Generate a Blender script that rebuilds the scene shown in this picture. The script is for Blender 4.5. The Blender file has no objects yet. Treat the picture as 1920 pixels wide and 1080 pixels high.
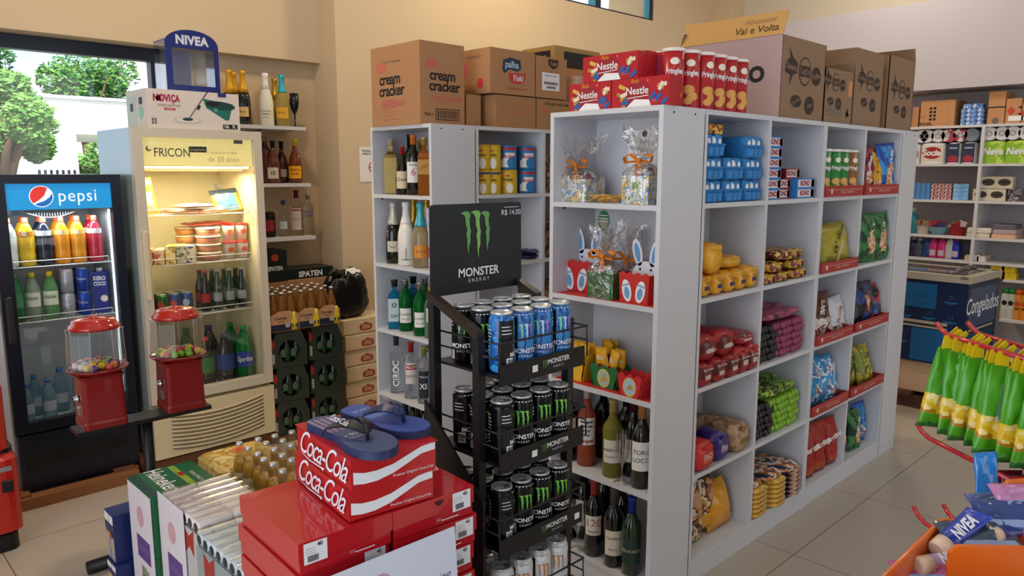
import bpy, math, random
from math import sin, cos, pi, radians as R
from mathutils import Matrix, Vector, geometry, noise
random.seed(7)
SC = bpy.context.scene
COL = SC.collection
# ---------------------------------------------------------------- camera
F = 1408.0; CH = 1.6
PT, YW, RL = R(8.8), R(45.89), R(.0465)
cd = Vector((cos(YW)*cos(PT), sin(YW)*cos(PT), -sin(PT)))
cr0 = Vector((sin(YW), -cos(YW), 0)); cu0 = cr0.cross(cd)
cr = cos(RL)*cr0 + sin(RL)*cu0; cu = -sin(RL)*cr0 + cos(RL)*cu0
cam = bpy.data.cameras.new('camera'); cam.lens = 36*F/1920; cam.sensor_width = 36; cam.clip_start = .02
co = bpy.data.objects.new('camera', cam); COL.objects.link(co)
Mc = Matrix((cr, cu, -cd)).transposed().to_4x4(); Mc.translation = (0, 0, CH)
co.matrix_world = Mc; SC.camera = co
def at(px, py, a=None, b=None, z=None):
    "photo pixel -> point on the plane x=a, y=b or z=z"
    v = cd + cr0*((px-960)/F) + cu0*((540-py)/F)
    s = a/v.x if a is not None else (b/v.y if b is not None else (z-CH)/v.z)
    return Vector((v.x*s, v.y*s, CH+v.z*s))
# ---------------------------------------------------------------- view + world
SC.view_settings.view_transform = 'Standard'; SC.view_settings.look = 'None'
SC.view_settings.gamma = 1; SC.view_settings.use_curve_mapping = False
SC.view_settings.exposure = 0.0
W = bpy.data.worlds.new('sky'); SC.world = W; W.use_nodes = True
nt = W.node_tree; nt.nodes.clear()
def N(t, ty, **k):
    n = t.nodes.new(ty)
    for a_, v_ in k.items(): setattr(n, a_, v_)
    return n
tc = N(nt, 'ShaderNodeTexCoord'); no = N(nt, 'ShaderNodeTexNoise'); no.inputs['Scale'].default_value = 2.2; no.inputs['Detail'].default_value = 6
rp = N(nt, 'ShaderNodeValToRGB'); rp.color_ramp.elements[0].position = .34; rp.color_ramp.elements[0].color = (.22, .52, .95, 1)
rp.color_ramp.elements[1].position = .50; rp.color_ramp.elements[1].color = (1, 1, 1, 1)
bg = N(nt, 'ShaderNodeBackground'); bg.inputs[1].default_value = 1.7; wo = N(nt, 'ShaderNodeOutputWorld')
nt.links.new(tc.outputs['Generated'], no.inputs['Vector']); nt.links.new(no.outputs['Fac'], rp.inputs[0])
nt.links.new(rp.outputs[0], bg.inputs[0]); nt.links.new(bg.outputs[0], wo.inputs[0])
# ---------------------------------------------------------------- daylight and ceiling light
def light(name, ty, loc, energy, color, size=None, size_y=None, rot=None, spread=None):
    l = bpy.data.lights.new(name, ty); l.energy = energy; l.color = color
    if size: 
        if ty == 'AREA':
            l.shape = 'RECTANGLE'; l.size = size; l.size_y = size_y or size
        elif ty == 'SUN': l.angle = size
        else: l.shadow_soft_size = size
    if spread: l.spread = spread
    o = bpy.data.objects.new(name, l); COL.objects.link(o); o.location = loc
    if rot: o.rotation_euler = rot
    return o
light('sun', 'SUN', (0, 0, 20), 5.5, (1, .97, .9), R(1), rot=(R(42), R(-14), 0))
light('shopfront_daylight', 'AREA', (-1.9, .6, 1.7), 74, (.80, .87, 1), 4.2, 2.2, rot=(0, R(-90), 0))
light('window_daylight', 'AREA', (.5, 4.93, 1.7), 26, (.66, .83, 1), 2.2, 1.0, rot=(R(90), 0, 0))
light('high_window_daylight', 'AREA', (4.9, 5.05, 3.4), 24, (.72, .86, 1), 2.3, .6, rot=(R(90), 0, 0))
light('side_shopfront_daylight', 'AREA', (2.6, -2.5, 1.75), 15, (.74, .86, 1), 5.2, 2.2, rot=(R(-90), R(180), 0))
LAMPS = [(1.2, 3.1, 30, 0), (4.0, 3.4, 36, 0), (6.2, 2.4, 24, 1), (1.6, .9, 3, 1), (3.6, .3, 2, 1), (6.0, .2, 12, 1)]
# ---------------------------------------------------------------- materials
def lin(h):
    h = h.lstrip('#'); c = [int(h[i:i+2], 16)/255 for i in (0, 2, 4)]
    return tuple(x/12.92 if x <= .04045 else ((x+.055)/1.055)**2.4 for x in c) + (1,)
MC = {}
def mat(h, rough=.5, metal=0, trans=0, ior=1.45, bump=0, bs=200, emit=0, coat=0):
    k = (h, rough, metal, trans, ior, bump, bs, emit, coat)
    if k in MC: return MC[k]
    m = bpy.data.materials.new('paint_'+h.lstrip('#')); m.use_nodes = True
    p = m.node_tree.nodes['Principled BSDF']
    p.inputs['Base Color'].default_value = lin(h); p.inputs['Roughness'].default_value = rough
    p.inputs['Metallic'].default_value = metal; p.inputs['Transmission Weight'].default_value = trans
    p.inputs['IOR'].default_value = ior
    if coat: p.inputs['Coat Weight'].default_value = coat
    if emit:
        p.inputs['Emission Color'].default_value = lin(h); p.inputs['Emission Strength'].default_value = emit
    if bump:
        t = m.node_tree; c = N(t, 'ShaderNodeTexCoord'); n = N(t, 'ShaderNodeTexNoise'); b = N(t, 'ShaderNodeBump')
        n.inputs['Scale'].default_value = bs; n.inputs['Detail'].default_value = 3; b.inputs['Strength'].default_value = bump; b.inputs['Distance'].default_value = .002
        t.links.new(c.outputs['Object'], n.inputs['Vector']); t.links.new(n.outputs['Fac'], b.inputs['Height']); t.links.new(b.outputs[0], p.inputs['Normal'])
    MC[k] = m; return m
def print_mat(cols, scale=20, rough=.35, seed=0, kind='noise', stretch=(1, 1, 1), bump=0):
    "busy printed packaging: a few flat colours in irregular shapes"
    k = ('p', tuple(cols), scale, rough, seed, kind, stretch, bump)
    if k in MC: return MC[k]
    m = bpy.data.materials.new('print_'+cols[0].lstrip('#')); m.use_nodes = True; t = m.node_tree
    p = t.nodes['Principled BSDF']; p.inputs['Roughness'].default_value = rough
    c = N(t, 'ShaderNodeTexCoord'); mp = N(t, 'ShaderNodeMapping'); mp.inputs['Location'].default_value = (seed*3.7, seed*1.3, seed*2.1); mp.inputs['Scale'].default_value = stretch
    if kind == 'noise':
        n = N(t, 'ShaderNodeTexNoise'); n.inputs['Scale'].default_value = scale; n.inputs['Detail'].default_value = 2; out = n.outputs['Fac']; lo, hi = .3, .7
    else:
        n = N(t, 'ShaderNodeTexVoronoi'); n.inputs['Scale'].default_value = scale; sp = N(t, 'ShaderNodeSeparateColor'); t.links.new(n.outputs['Color'], sp.inputs[0]); out = sp.outputs[0]; lo, hi = 0, 1
    r = N(t, 'ShaderNodeValToRGB'); r.color_ramp.interpolation = 'CONSTANT'; e = r.color_ramp.elements
    while len(e) > 1: e.remove(e[0])
    for i, cc in enumerate(cols):
        pos = lo+(hi-lo)*i/len(cols) if i else 0
        el = e[0] if i == 0 else e.new(pos)
        el.position = pos; el.color = lin(cc)
    t.links.new(c.outputs['Object'], mp.inputs[0]); t.links.new(mp.outputs[0], n.inputs['Vector']); t.links.new(out, r.inputs[0]); t.links.new(r.outputs[0], p.inputs['Base Color'])
    if bump:
        b = N(t, 'ShaderNodeBump'); b.inputs['Strength'].default_value = bump; b.inputs['Distance'].default_value = .004; n2 = N(t, 'ShaderNodeTexNoise'); n2.inputs['Scale'].default_value = 40
        t.links.new(c.outputs['Object'], n2.inputs['Vector']); t.links.new(n2.outputs['Fac'], b.inputs['Height']); t.links.new(b.outputs[0], p.inputs['Normal'])
    MC[k] = m; return m
def thin_glass(name, tint=(1, 1, 1, 1), fac=.08, rough=0.02, bump=0):
    if name in MC: return MC[name]
    m = bpy.data.materials.new(name); m.use_nodes = True; t = m.node_tree; t.nodes.clear()
    tr = N(t, 'ShaderNodeBsdfTransparent'); tr.inputs[0].default_value = tint
    gl = N(t, 'ShaderNodeBsdfGlossy'); gl.inputs['Roughness'].default_value = rough
    lw = N(t, 'ShaderNodeLayerWeight'); lw.inputs[0].default_value = .25
    ma = N(t, 'ShaderNodeMath', operation='MULTIPLY_ADD'); ma.inputs[1].default_value = .55; ma.inputs[2].default_value = fac
    mx = N(t, 'ShaderNodeMixShader'); o = N(t, 'ShaderNodeOutputMaterial')
    if bump:
        c = N(t, 'ShaderNodeTexCoord'); n = N(t, 'ShaderNodeTexNoise'); n.inputs['Scale'].default_value = bump; n.inputs['Detail'].default_value = 3
        b = N(t, 'ShaderNodeBump'); b.inputs['Distance'].default_value = .02
        t.links.new(c.outputs['Object'], n.inputs['Vector']); t.links.new(n.outputs['Fac'], b.inputs['Height']); t.links.new(b.outputs[0], gl.inputs['Normal']); t.links.new(b.outputs[0], lw.inputs['Normal'])
    t.links.new(lw.outputs['Facing'], ma.inputs[0]); t.links.new(ma.outputs[0], mx.inputs[0]); t.links.new(tr.outputs[0], mx.inputs[1]); t.links.new(gl.outputs[0], mx.inputs[2]); t.links.new(mx.outputs[0], o.inputs[0])
    MC[name] = m; return m
GLASS = thin_glass('pane_glass', fac=.03); GLOBE = thin_glass('globe_glass', (.96, .96, .96, 1), .025, .03)
CELLO = thin_glass('cellophane', (.97, .97, .98, 1), .2, .15, 22)
CLEARG = mat('#F2F6F4', .04, 0, 1, 1.25); WHITE = mat('#E4E3E0', .35); PANEL = mat('#CDCED3', .34)
BLACK = mat('#0C0D10', .45); STEEL = mat('#B9BCC0', .28, 1); CHROME = mat('#E2E2E2', .15, 1); CAPM = mat('#C4C6C8', .38, .75); INK = mat('#15141A', .6)
CARD = mat('#AE8058', .85, bump=.25, bs=90); CARDP = mat('#C09C7C', .85, bump=.25, bs=90); CARDD = mat('#A87C52', .85, bump=.3, bs=90)
PAPER = mat('#ECEAEA', .6); GREYINK = mat('#6B6560', .7)
# ---------------------------------------------------------------- mesh builder
TXT = {}
def glyphs(s, bold=0, shear=0, spacing=1):
    k = (s, bold, shear, spacing)
    if k not in TXT:
        c = bpy.data.curves.new('t', 'FONT'); c.body = s; c.size = 1; c.align_x = 'CENTER'; c.align_y = 'CENTER'
        c.resolution_u = 3; c.offset = bold; c.shear = shear; c.space_character = spacing
        o = bpy.data.objects.new('t', c); COL.objects.link(o)
        dg = bpy.context.evaluated_depsgraph_get(); me = bpy.data.meshes.new_from_object(o.evaluated_get(dg))
        TXT[k] = ([tuple(v.co) for v in me.vertices], [tuple(p.vertices) for p in me.polygons])
        bpy.data.objects.remove(o); bpy.data.curves.remove(c); bpy.data.meshes.remove(me)
    return TXT[k]
class MB:
    def __init__(s): s.v = []; s.f = []; s.mi = []; s.sm = []; s.ms = []
    def add(s, vs, fs, m, M=None, smooth=False):
        b = len(s.v); s.v += [tuple(M @ Vector(v)) if M else tuple(v) for v in vs]
        if m not in s.ms: s.ms.append(m)
        i = s.ms.index(m)
        for f in fs: s.f.append(tuple(x+b for x in f)); s.mi.append(i); s.sm.append(smooth)
        return s
    def box(s, x0, y0, z0, x1, y1, z1, m, M=None, tp=0):
        "tp: taper of the top"
        t = tp
        vs = [(x0, y0, z0), (x1, y0, z0), (x1, y1, z0), (x0, y1, z0), (x0+t, y0+t, z1), (x1-t, y0+t, z1), (x1-t, y1-t, z1), (x0+t, y1-t, z1)]
        return s.add(vs, [(0, 3, 2, 1), (4, 5, 6, 7), (0, 1, 5, 4), (1, 2, 6, 5), (2, 3, 7, 6), (3, 0, 4, 7)], m, M)
    def cbox(s, w, d, h, m, M=None, z=0): return s.box(-w/2, -d/2, z, w/2, d/2, z+h, m, M)
    def rbox(s, x0, y0, z0, x1, y1, z1, r, m, M=None, seg=3):
        "box with rounded vertical edges and a softened top"
        pts = []
        for cx, cy, a0 in ((x1-r, y1-r, 0), (x0+r, y1-r, 90), (x0+r, y0+r, 180), (x1-r, y0+r, 270)):
            for k in range(seg+1):
                a = R(a0+90*k/seg); pts.append((cx+r*cos(a), cy+r*sin(a)))
        n = len(pts); cx, cy = (x0+x1)/2, (y0+y1)/2; q = min(r*.5, (z1-z0)*.2)
        vs = []
        for z, k in ((z0, 1), (z1-q, 1), (z1, .5)):
            for x, y in pts:
                if k != 1: x = x - math.copysign(min(q, abs(x-cx)), x-cx); y = y - math.copysign(min(q, abs(y-cy)), y-cy)
                vs.append((x, y, z))
        fs = [tuple(range(n))[::-1], tuple(range(2*n, 3*n))]
        for l in (0, 1):
            for i in range(n): j = (i+1) % n; fs.append((l*n+i, l*n+j, l*n+n+j, l*n+n+i))
        return s.add(vs, fs, m, M)
    def lathe(s, prof, m, n=20, M=None, smooth=True, ph=0, cap=True):
        "prof: (r, z) or (r, z, material)"
        seg = []
        vs = []
        for p in prof:
            for i in range(n):
                a = 2*pi*i/n+ph; vs.append((p[0]*cos(a), p[0]*sin(a), p[1]))
        b = len(s.v); s.v += [tuple(M @ Vector(v)) if M else v for v in vs]
        for k in range(len(prof)-1):
            mm = prof[k+1][2] if len(prof[k+1]) > 2 else m
            if mm not in s.ms: s.ms.append(mm)
            for i in range(n):
                j = (i+1) % n; s.f.append((b+k*n+i, b+k*n+j, b+k*n+n+j, b+k*n+n+i)); s.mi.append(s.ms.index(mm)); s.sm.append(smooth)
        if cap:
            if prof[0][0] > 1e-6: s.f.append(tuple(b+i for i in range(n))[::-1]); s.mi.append(s.ms.index(prof[1][2] if len(prof[1]) > 2 else m)); s.sm.append(False)
            if prof[-1][0] > 1e-6: s.f.append(tuple(b+(len(prof)-1)*n+i for i in range(n))); s.mi.append(s.mi[-2] if 0 else s.ms.index(prof[-1][2] if len(prof[-1]) > 2 else m)); s.sm.append(False)
        return s
    def tube(s, pts, r, m, n=8, M=None, closed=False):
        P = [Vector(p) for p in pts]; L = len(P); vs = []
        for i, p in enumerate(P):
            if closed: d = P[(i+1) % L]-P[i-1]
            else: d = P[min(i+1, L-1)]-P[max(i-1, 0)]
            d.normalize(); u = d.orthogonal() if abs(d.z) > .9 else d.cross(Vector((0, 0, 1))); u.normalize(); w = d.cross(u)
            rr = r[i] if isinstance(r, (list, tuple)) else r
            for k in range(n): a = 2*pi*k/n; vs.append(p+u*rr*cos(a)+w*rr*sin(a))
        fs = []
        for i in range(L if closed else L-1):
            for k in range(n):
                j = (i+1) % L; q = (k+1) % n; fs.append((i*n+k, j*n+k, j*n+q, i*n+q))
        if not closed: fs += [tuple(range(n)), tuple(range((L-1)*n, L*n))[::-1]]
        return s.add(vs, fs, m, M, True)
    def poly(s, pts, m, M=None, wrap=None, dz=0):
        "flat polygon in local x,y (z out), optionally wrapped round a vertical cylinder"
        tr = geometry.tessellate_polygon([[Vector((p[0], p[1], 0)) for p in pts]])
        vs = [(p[0], p[1], dz) for p in pts]
        if sum((pts[i][0]*pts[(i+1) % len(pts)][1]-pts[(i+1) % len(pts)][0]*pts[i][1]) for i in range(len(pts))) < 0: pass
        if wrap: vs = wrapv(vs, wrap)
        fs = []
        for t in tr:
            a, b, c = (Vector(pts[i][:2]) for i in t)
            fs.append(t if (b-a).cross(c-a) > 0 else t[::-1])
        return s.add(vs, fs, m, M)
    def plate(s, pts, th, m, M=None, side=None):
        "polygon in local x,y extruded to +z by th"
        n = len(pts); area = sum(pts[i][0]*pts[(i+1) % n][1]-pts[(i+1) % n][0]*pts[i][1] for i in range(n))
        if area < 0: pts = pts[::-1]
        tr = geometry.tessellate_polygon([[Vector((p[0], p[1], 0)) for p in pts]]); fs = []
        for t in tr:
            a, b, c = (Vector(pts[i][:2]) for i in t)
            t = t if (b-a).cross(c-a) > 0 else t[::-1]
            fs.append(tuple(i+n for i in t)); fs.append(t[::-1])
        vs = [(p[0], p[1], 0) for p in pts]+[(p[0], p[1], th) for p in pts]
        s.add(vs, fs, m, M)
        return s.add(vs, [(i, (i+1) % n, (i+1) % n+n, i+n) for i in range(n)], side or m, M)
    def rect(s, x0, y0, x1, y1, m, M=None, wrap=None, dz=0):
        k = 10 if wrap else 1; vs = []
        for i in range(k+1):
            x = x0+(x1-x0)*i/k; vs += [(x, y0, dz), (x, y1, dz)]
        if wrap: vs = wrapv(vs, wrap)
        return s.add(vs, [(2*i, 2*i+2, 2*i+3, 2*i+1) for i in range(k)], m, M, bool(wrap))
    def text(s, t, size, m, M=None, x=0, y=0, dz=.0004, wrap=None, bold=0, shear=0, sx=1, rot=0, spacing=1, maxw=None):
        v, f = glyphs(t, bold, shear, spacing); c, q = cos(R(rot)), sin(R(rot))
        if maxw:
            w = (max(p[0] for p in v)-min(p[0] for p in v))*size*sx
            if w > maxw: sx *= maxw/w
        vs = [(x+size*(p[0]*sx*c-p[1]*q), y+size*(p[0]*sx*q+p[1]*c), dz) for p in v]
        if wrap: vs = wrapv(vs, wrap)
        return s.add(vs, f, m, M)
    def disc(s, x, y, r, m, M=None, n=20, ry=None, dz=.0004, wrap=None, a0=0, a1=360):
        if wrap and a0 == 0 and a1 == 360:
            ry_ = ry or r; vs = []; k = 12
            for i in range(k+1):
                c_ = -cos(pi*i/k); h_ = max(ry_*sin(pi*i/k), 1e-5); vs += [(x+r*c_, y-h_, dz), (x+r*c_, y+h_, dz)]
            return s.add(wrapv(vs, wrap), [(2*i, 2*i+2, 2*i+3, 2*i+1) for i in range(k)], m, M, True)
        pts = [(x+r*cos(R(a0+(a1-a0)*i/n)), y+(ry or r)*sin(R(a0+(a1-a0)*i/n))) for i in range(n+(a1-a0 < 360))]
        return s.poly(pts, m, M, wrap, dz)
    def ball(s, r, m, c=(0, 0, 0), n=12, sz=1, M=None):
        k = n//2
        T = Matrix.Translation(c)
        return s.lathe([(max(r*sin(pi*i/k), 1e-7), -r*cos(pi*i/k)*sz) for i in range(k+1)], m, n, (M or Matrix())@T, cap=False)
    def build(s, name, parent=None, loc=None, rz=0, bevel=0):
        me = bpy.data.meshes.new(name); me.from_pydata(s.v, [], s.f)
        for m in s.ms: me.materials.append(m)
        me.polygons.foreach_set('material_index', s.mi); me.polygons.foreach_set('use_smooth', s.sm); me.update()
        o = bpy.data.objects.new(name, me); COL.objects.link(o)
        if parent: o.parent = parent
        if loc is not None: o.location = loc
        if rz: o.rotation_euler = (0, 0, R(rz))
        if bevel:
            b = o.modifiers.new('bevel', 'BEVEL'); b.width = bevel; b.segments = 2; b.limit_method = 'ANGLE'
        return o
def wrapv(vs, w):
    "wrap = (radius,) : local x runs round the cylinder, front at local z=radius"
    r = w[0]; off = w[1] if len(w) > 1 else 0
    return [((r+v[2])*sin((v[0]+off)/r), v[1], (r+v[2])*cos((v[0]+off)/r)-r) for v in vs]
BF = Matrix(((1, 0, 0, 0), (0, 0, -1, 0), (0, 1, 0, 0), (0, 0, 0, 1)))   # local x->X, y->Z, z->-Y : artwork on a face that looks along -Y
def ff(x=0, y=0, z=0, rz=0): return Matrix.Translation((x, y, z)) @ Matrix.Rotation(R(rz), 4, 'Z') @ BF
def tf(x=0, y=0, z=0, rz=0): return Matrix.Translation((x, y, z)) @ Matrix.Rotation(R(rz), 4, 'Z')
def RX(d): return Matrix.Rotation(R(d), 4, 'X')
def RY(d): return Matrix.Rotation(R(d), 4, 'Y')
def RZ(d): return Matrix.Rotation(R(d), 4, 'Z')
def T(x, y, z): return Matrix.Translation((x, y, z))
def tag(o, label, cat, group=None, kind=None):
    if label: o['label'] = label
    if cat: o['category'] = cat
    if group: o['group'] = group
    if kind: o['kind'] = kind
    return o
def thing(name, label, cat, loc=(0, 0, 0), rz=0, group=None):
    o = bpy.data.objects.new(name, None); COL.objects.link(o); o.empty_display_size = .05
    o.location = loc; o.rotation_euler = (0, 0, R(rz)); return tag(o, label, cat, group)
def dup(root, loc, rz=None, label=None, group=None):
    r = root.copy(); COL.objects.link(r); r.location = loc
    if rz is not None: r.rotation_euler = (0, 0, R(rz))
    if label: r['label'] = label
    if group: r['group'] = group
    for ch in root.children:
        c = ch.copy(); COL.objects.link(c); c.parent = r
        for g in ch.children:
            d = g.copy(); COL.objects.link(d); d.parent = c
    return r
def struct(name, mb): return tag(mb.build(name), None, None, kind='structure')
ORD = ['leftmost', 'second from left', 'third from left', 'fourth from left', 'fifth from left', 'sixth from left', 'seventh from left', 'eighth from left', 'ninth from left', 'tenth from left']
def barcode(mb, x, y, w, h, M, m=INK, dz=.0004, seed=1):
    r = random.Random(seed); p = 0
    while p < w:
        k = r.choice((.03, .05, .08))*w; mb.rect(x+p, y, x+min(p+k*.55, w), y+h, m, M, dz=dz); p += k
# ================================================================ the room
def wall_mat(h, rough=.8):
    m = mat(h, rough, bump=.08, bs=60); return m
CREAM = wall_mat('#D3BD9C'); GREYW = wall_mat('#B9AFA8')
fm = bpy.data.materials.new('floor_tiles'); fm.use_nodes = True; t = fm.node_tree; p = t.nodes['Principled BSDF']
c = N(t, 'ShaderNodeTexCoord'); mp = N(t, 'ShaderNodeMapping'); mp.inputs['Location'].default_value = (.28, .30, 0)
br = N(t, 'ShaderNodeTexBrick'); br.offset = 0; br.inputs['Scale'].default_value = 1; br.inputs['Brick Width'].default_value = .8; br.inputs['Row Height'].default_value = .8
br.inputs['Mortar Size'].default_value = .0022; br.inputs['Color1'].default_value = lin('#B5AA9C'); br.inputs['Color2'].default_value = lin('#B9AEA0'); br.inputs['Mortar'].default_value = lin('#6B5C4C')
nz = N(t, 'ShaderNodeTexNoise'); nz.inputs['Scale'].default_value = 3; mxr = N(t, 'ShaderNodeMixRGB', blend_type='MULTIPLY'); mxr.inputs[0].default_value = .12
t.links.new(c.outputs['Object'], mp.inputs[0]); t.links.new(mp.outputs[0], br.inputs['Vector']); t.links.new(c.outputs['Object'], nz.inputs['Vector'])
t.links.new(br.outputs['Color'], mxr.inputs[1]); t.links.new(nz.outputs['Color'], mxr.inputs[2]); t.links.new(mxr.outputs[0], p.inputs['Base Color'])
p.inputs['Roughness'].default_value = .3
A0, B0, CZ, AF = -2.0, -2.6, 4.0, 7.45
struct('floor', MB().box(A0-.2, B0-.2, -.1, AF+.3, 5.0, 0, fm))
struct('ceiling', MB().box(A0-.2, B0-.2, CZ, AF+.3, 5.0, CZ+.1, mat('#E9E4DA', .9)))
# left wall: upper part overhangs a recess that holds the window and the bottle shelves
w = MB()
w.box(A0-.2, 4.65, 2.32, 2.71, 5.0, CZ, CREAM)
w.box(A0-.2, 4.80, 0, 1.72, 5.0, .95, CREAM); w.box(1.72, 4.75, 0, 2.71, 5.0, 2.32, CREAM); w.box(A0-.2, 4.8, .95, -1.6, 5.0, 2.32, CREAM)
struct('wall_left', w)
wf = MB(); DF = mat('#1B2738', .35)
for x0, z0, x1, z1 in ((-1.6, 2.245, 1.72, 2.32), (-1.6, .95, 1.72, 1.02), (1.665, 1.02, 1.72, 2.245), (-1.6, 1.02, -1.54, 2.245), (-.02, 1.02, .04, 2.245)):
    wf.box(x0, 4.80, z0, x1, 4.87, z1, DF)
o1 = bpy.data.objects.new('window_1', None); COL.objects.link(o1); o1['kind'] = 'structure'
wf.build('window_frame', o1)
MB().box(-1.54, 4.835, 1.02, 1.665, 4.84, 2.245, GLASS).build('window_pane', o1)
# back wall with the high window
w = MB(); YB = 4.45
w.box(2.71, YB, 0, AF, 5.0, 3.03, CREAM); w.box(2.71, YB, 3.03, 3.6, 5.0, CZ, CREAM); w.box(6.2, YB, 3.03, AF, 5.0, CZ, CREAM); w.box(3.6, YB, 3.75, 6.2, 5.0, CZ, CREAM)
struct('wall_back', w)
o2 = bpy.data.objects.new('window_2', None); COL.objects.link(o2); o2['kind'] = 'structure'
f = MB(); LB = mat('#4E9FC4', .4)
for x0, z0, x1, z1 in ((3.6, 3.03, 6.2, 3.045), (3.6, 3.7, 6.2, 3.75), (6.16, 3.045, 6.2, 3.7), (3.6, 3.06, 3.68, 3.7)): f.box(x0, 4.46, z0, x1, 4.50, z1, DF)
for x in (4.42, 5.36): f.box(x, 4.46, 3.045, x+.06, 4.50, 3.7, DF); f.box(x-.08, 4.47, 3.045, x, 4.49, 3.7, LB)
f.box(6.09, 4.47, 3.045, 6.16, 4.49, 3.7, LB)
f.build('window_frame', o2); MB().box(3.68, 4.475, 3.045, 6.16, 4.48, 3.7, GLASS).build('window_pane', o2)
# column in the far corner, far wall, bulkhead over the far shelves
struct('trim_1', MB().box(7.22, 4.2, 0, AF, YB, CZ, CREAM))
struct('wall_right', MB().box(AF, B0-.2, 0, AF+.2, 5.0, CZ, wall_mat('#D9CDB8')))
struct('trim_2', MB().box(7.02, B0, 2.28, AF, 4.2, 3.0, wall_mat('#BDB6BA')))
w = MB(); WM = wall_mat('#CFC6BA'); w.box(A0-.2, B0-.2, 0, AF+.3, B0, .4, WM); w.box(A0-.2, B0-.2, 2.95, AF+.3, B0, CZ, WM); w.box(A0-.2, B0-.2, .4, -.1, B0, 2.95, WM); w.box(5.3, B0-.2, .4, AF+.3, B0, 2.95, WM)
struct('wall_front', w)
o4 = bpy.data.objects.new('window_4', None); COL.objects.link(o4); o4['kind'] = 'structure'
f = MB()
for x in (-.1, 1.7, 3.5, 5.22): f.box(x, B0-.1, .4, x+.08, B0-.04, 2.95, mat('#1B2738', .35))
f.build('window_frame', o4); MB().box(-.02, B0-.075, .4, 5.22, B0-.07, 2.95, GLASS).build('window_pane', o4)
w = MB(); w.box(A0-.2, B0, 0, A0, -1.7, CZ, CREAM); w.box(A0-.2, 2.9, 0, A0, 5, CZ, CREAM); w.box(A0-.2, -1.7, 2.9, A0, 2.9, CZ, CREAM); w.box(A0-.2, -1.7, 0, A0, 2.9, .3, CREAM)
struct('wall_shopfront', w)
o3 = bpy.data.objects.new('window_3', None); COL.objects.link(o3); o3['kind'] = 'structure'
f = MB()
for y in (-1.7, -.2, 1.3, 2.82): f.box(A0-.1, y, .3, A0-.04, y+.08, 2.9, DF)
f.box(A0-.1, -1.7, 2.82, A0-.04, 2.9, 2.9, DF); f.build('window_frame', o3)
MB().box(A0-.075, -1.62, .3, A0-.07, 2.82, 2.82, GLASS).build('window_pane', o3)
# ceiling lamps
lm = mat('#FFF2DC', .5, emit=2.0)
for i, (x, y, e, k) in enumerate(LAMPS):
    colr = (1, .80, .54) if k == 0 else (1, .91, .8)
    o = thing('ceiling_lamp', 'flat round ceiling lamp '+['above the drinks coolers', 'above the corner behind the shelves', 'above the far shelves', 'above the display rack', 'above the right aisle', 'above the freezer'][i], 'ceiling lamp', (x, y, CZ))
    MB().lathe([(.17, -.001), (.18, -.03), (.16, -.05)], WHITE, 24).build('lamp_body', o)
    MB().lathe([(.15, -.05), (.14, -.06), (.0001, -.065)], lm, 24).build('diffuser', o)
    l = light('ceiling_lamp_light', 'AREA', (0, 0, -.08), e, colr, .3); l.data.shape = 'DISK'; l.parent = o
# age warning sign on the back wall
s = MB(); s.box(2.865, YB-.004, 1.53, 3.1, YB, 1.765, PAPER)
M = ff(2.98, YB-.0045, 1.65); RED = mat('#B8302C', .5)
s.text('PROIBIDA A VENDA DE', .018, INK, M, 0, .09, bold=.01); s.text('BEBIDAS ALCOOLICAS', .018, INK, M, 0, .07, bold=.01)
for r_, m_ in ((.045, RED), (.037, PAPER)): s.disc(0, -.02, r_, m_, M, 28, dz=.0004 if r_ > .04 else .0007)
s.text('18', .05, INK, M, 0, -.02, dz=.001, bold=.02); s.rect(-.04, -.024, .04, -.016, RED, M@RZ(0), dz=.0013)
tag(s.build('warning_sign'), 'white paper sign with red circle stuck on the cream wall', 'sign')
# ---------------------------------------------------------------- outside the window
GRN = mat('#4E8A3A', .7); GRN2 = mat('#76A552', .7); GRN3 = mat('#2F6B32', .8); TRUNK = mat('#6A5440', .9)
struct('ground', MB().box(-30, 5.0, -.3, 40, 60, -.1, mat('#9AA08C', .9)))
def tree(x, y, h, r, seed, label, pal, n=2600, flat=.8, ls=.07):
    rd = random.Random(seed); o = thing('tree', label, 'tree', (x, y, -.1), 0, 'trees outside the window')
    t_ = MB().tube([(0, 0, 0), (.1, 0, h*.3), (.0, .1, h*.6), (.1, 0, h*.85)], [.16, .12, .09, .03], TRUNK, 8)
    for k in range(6):
        a = rd.uniform(0, 6.28); t_.tube([(0, .05, h*.5), (r*.4*cos(a), r*.4*sin(a), h*.68), (r*.8*cos(a), r*.8*sin(a), h*(.7+.2*rd.random()))], [.06, .04, .015], TRUNK, 6)
    t_.build('trunk', o)
    blobs = [(rd.uniform(-r, r)*.75, rd.uniform(-r, r)*.75, h-r*flat+rd.uniform(-r, r)*.65*flat, rd.uniform(.28, .5)*r) for _ in range(13)]
    fl = MB()
    for i in range(n):
        bx, by, bz, br_ = blobs[i % len(blobs)]
        d = Vector((rd.gauss(0, 1), rd.gauss(0, 1), rd.gauss(0, 1))).normalized()*br_*rd.uniform(.7, 1.05)
        c = Vector((bx, by, bz))+d; u = Vector((rd.gauss(0, 1), rd.gauss(0, 1), rd.gauss(0, .5))).normalized(); w_ = u.orthogonal().normalized()
        l_ = rd.uniform(.7, 1.3)*ls; q = l_*.45
        fl.add([c-u*l_, c+w_*q, c+u*l_, c-w_*q], [(0, 1, 2, 3)], pal[rd.randrange(len(pal))])
    fl.build('foliage', o); return o
tree(1.62, 9.0, 2.75, .52, 1, 'bright green tree at the left edge of the window', (GRN, GRN2, GRN2), 7000, 1.0, .045)
tree(5.6, 21, 4.7, 1.05, 2, 'sparse rounded tree rising behind the white building', (GRN, GRN3, GRN2), 3600, .8, .08)
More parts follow.
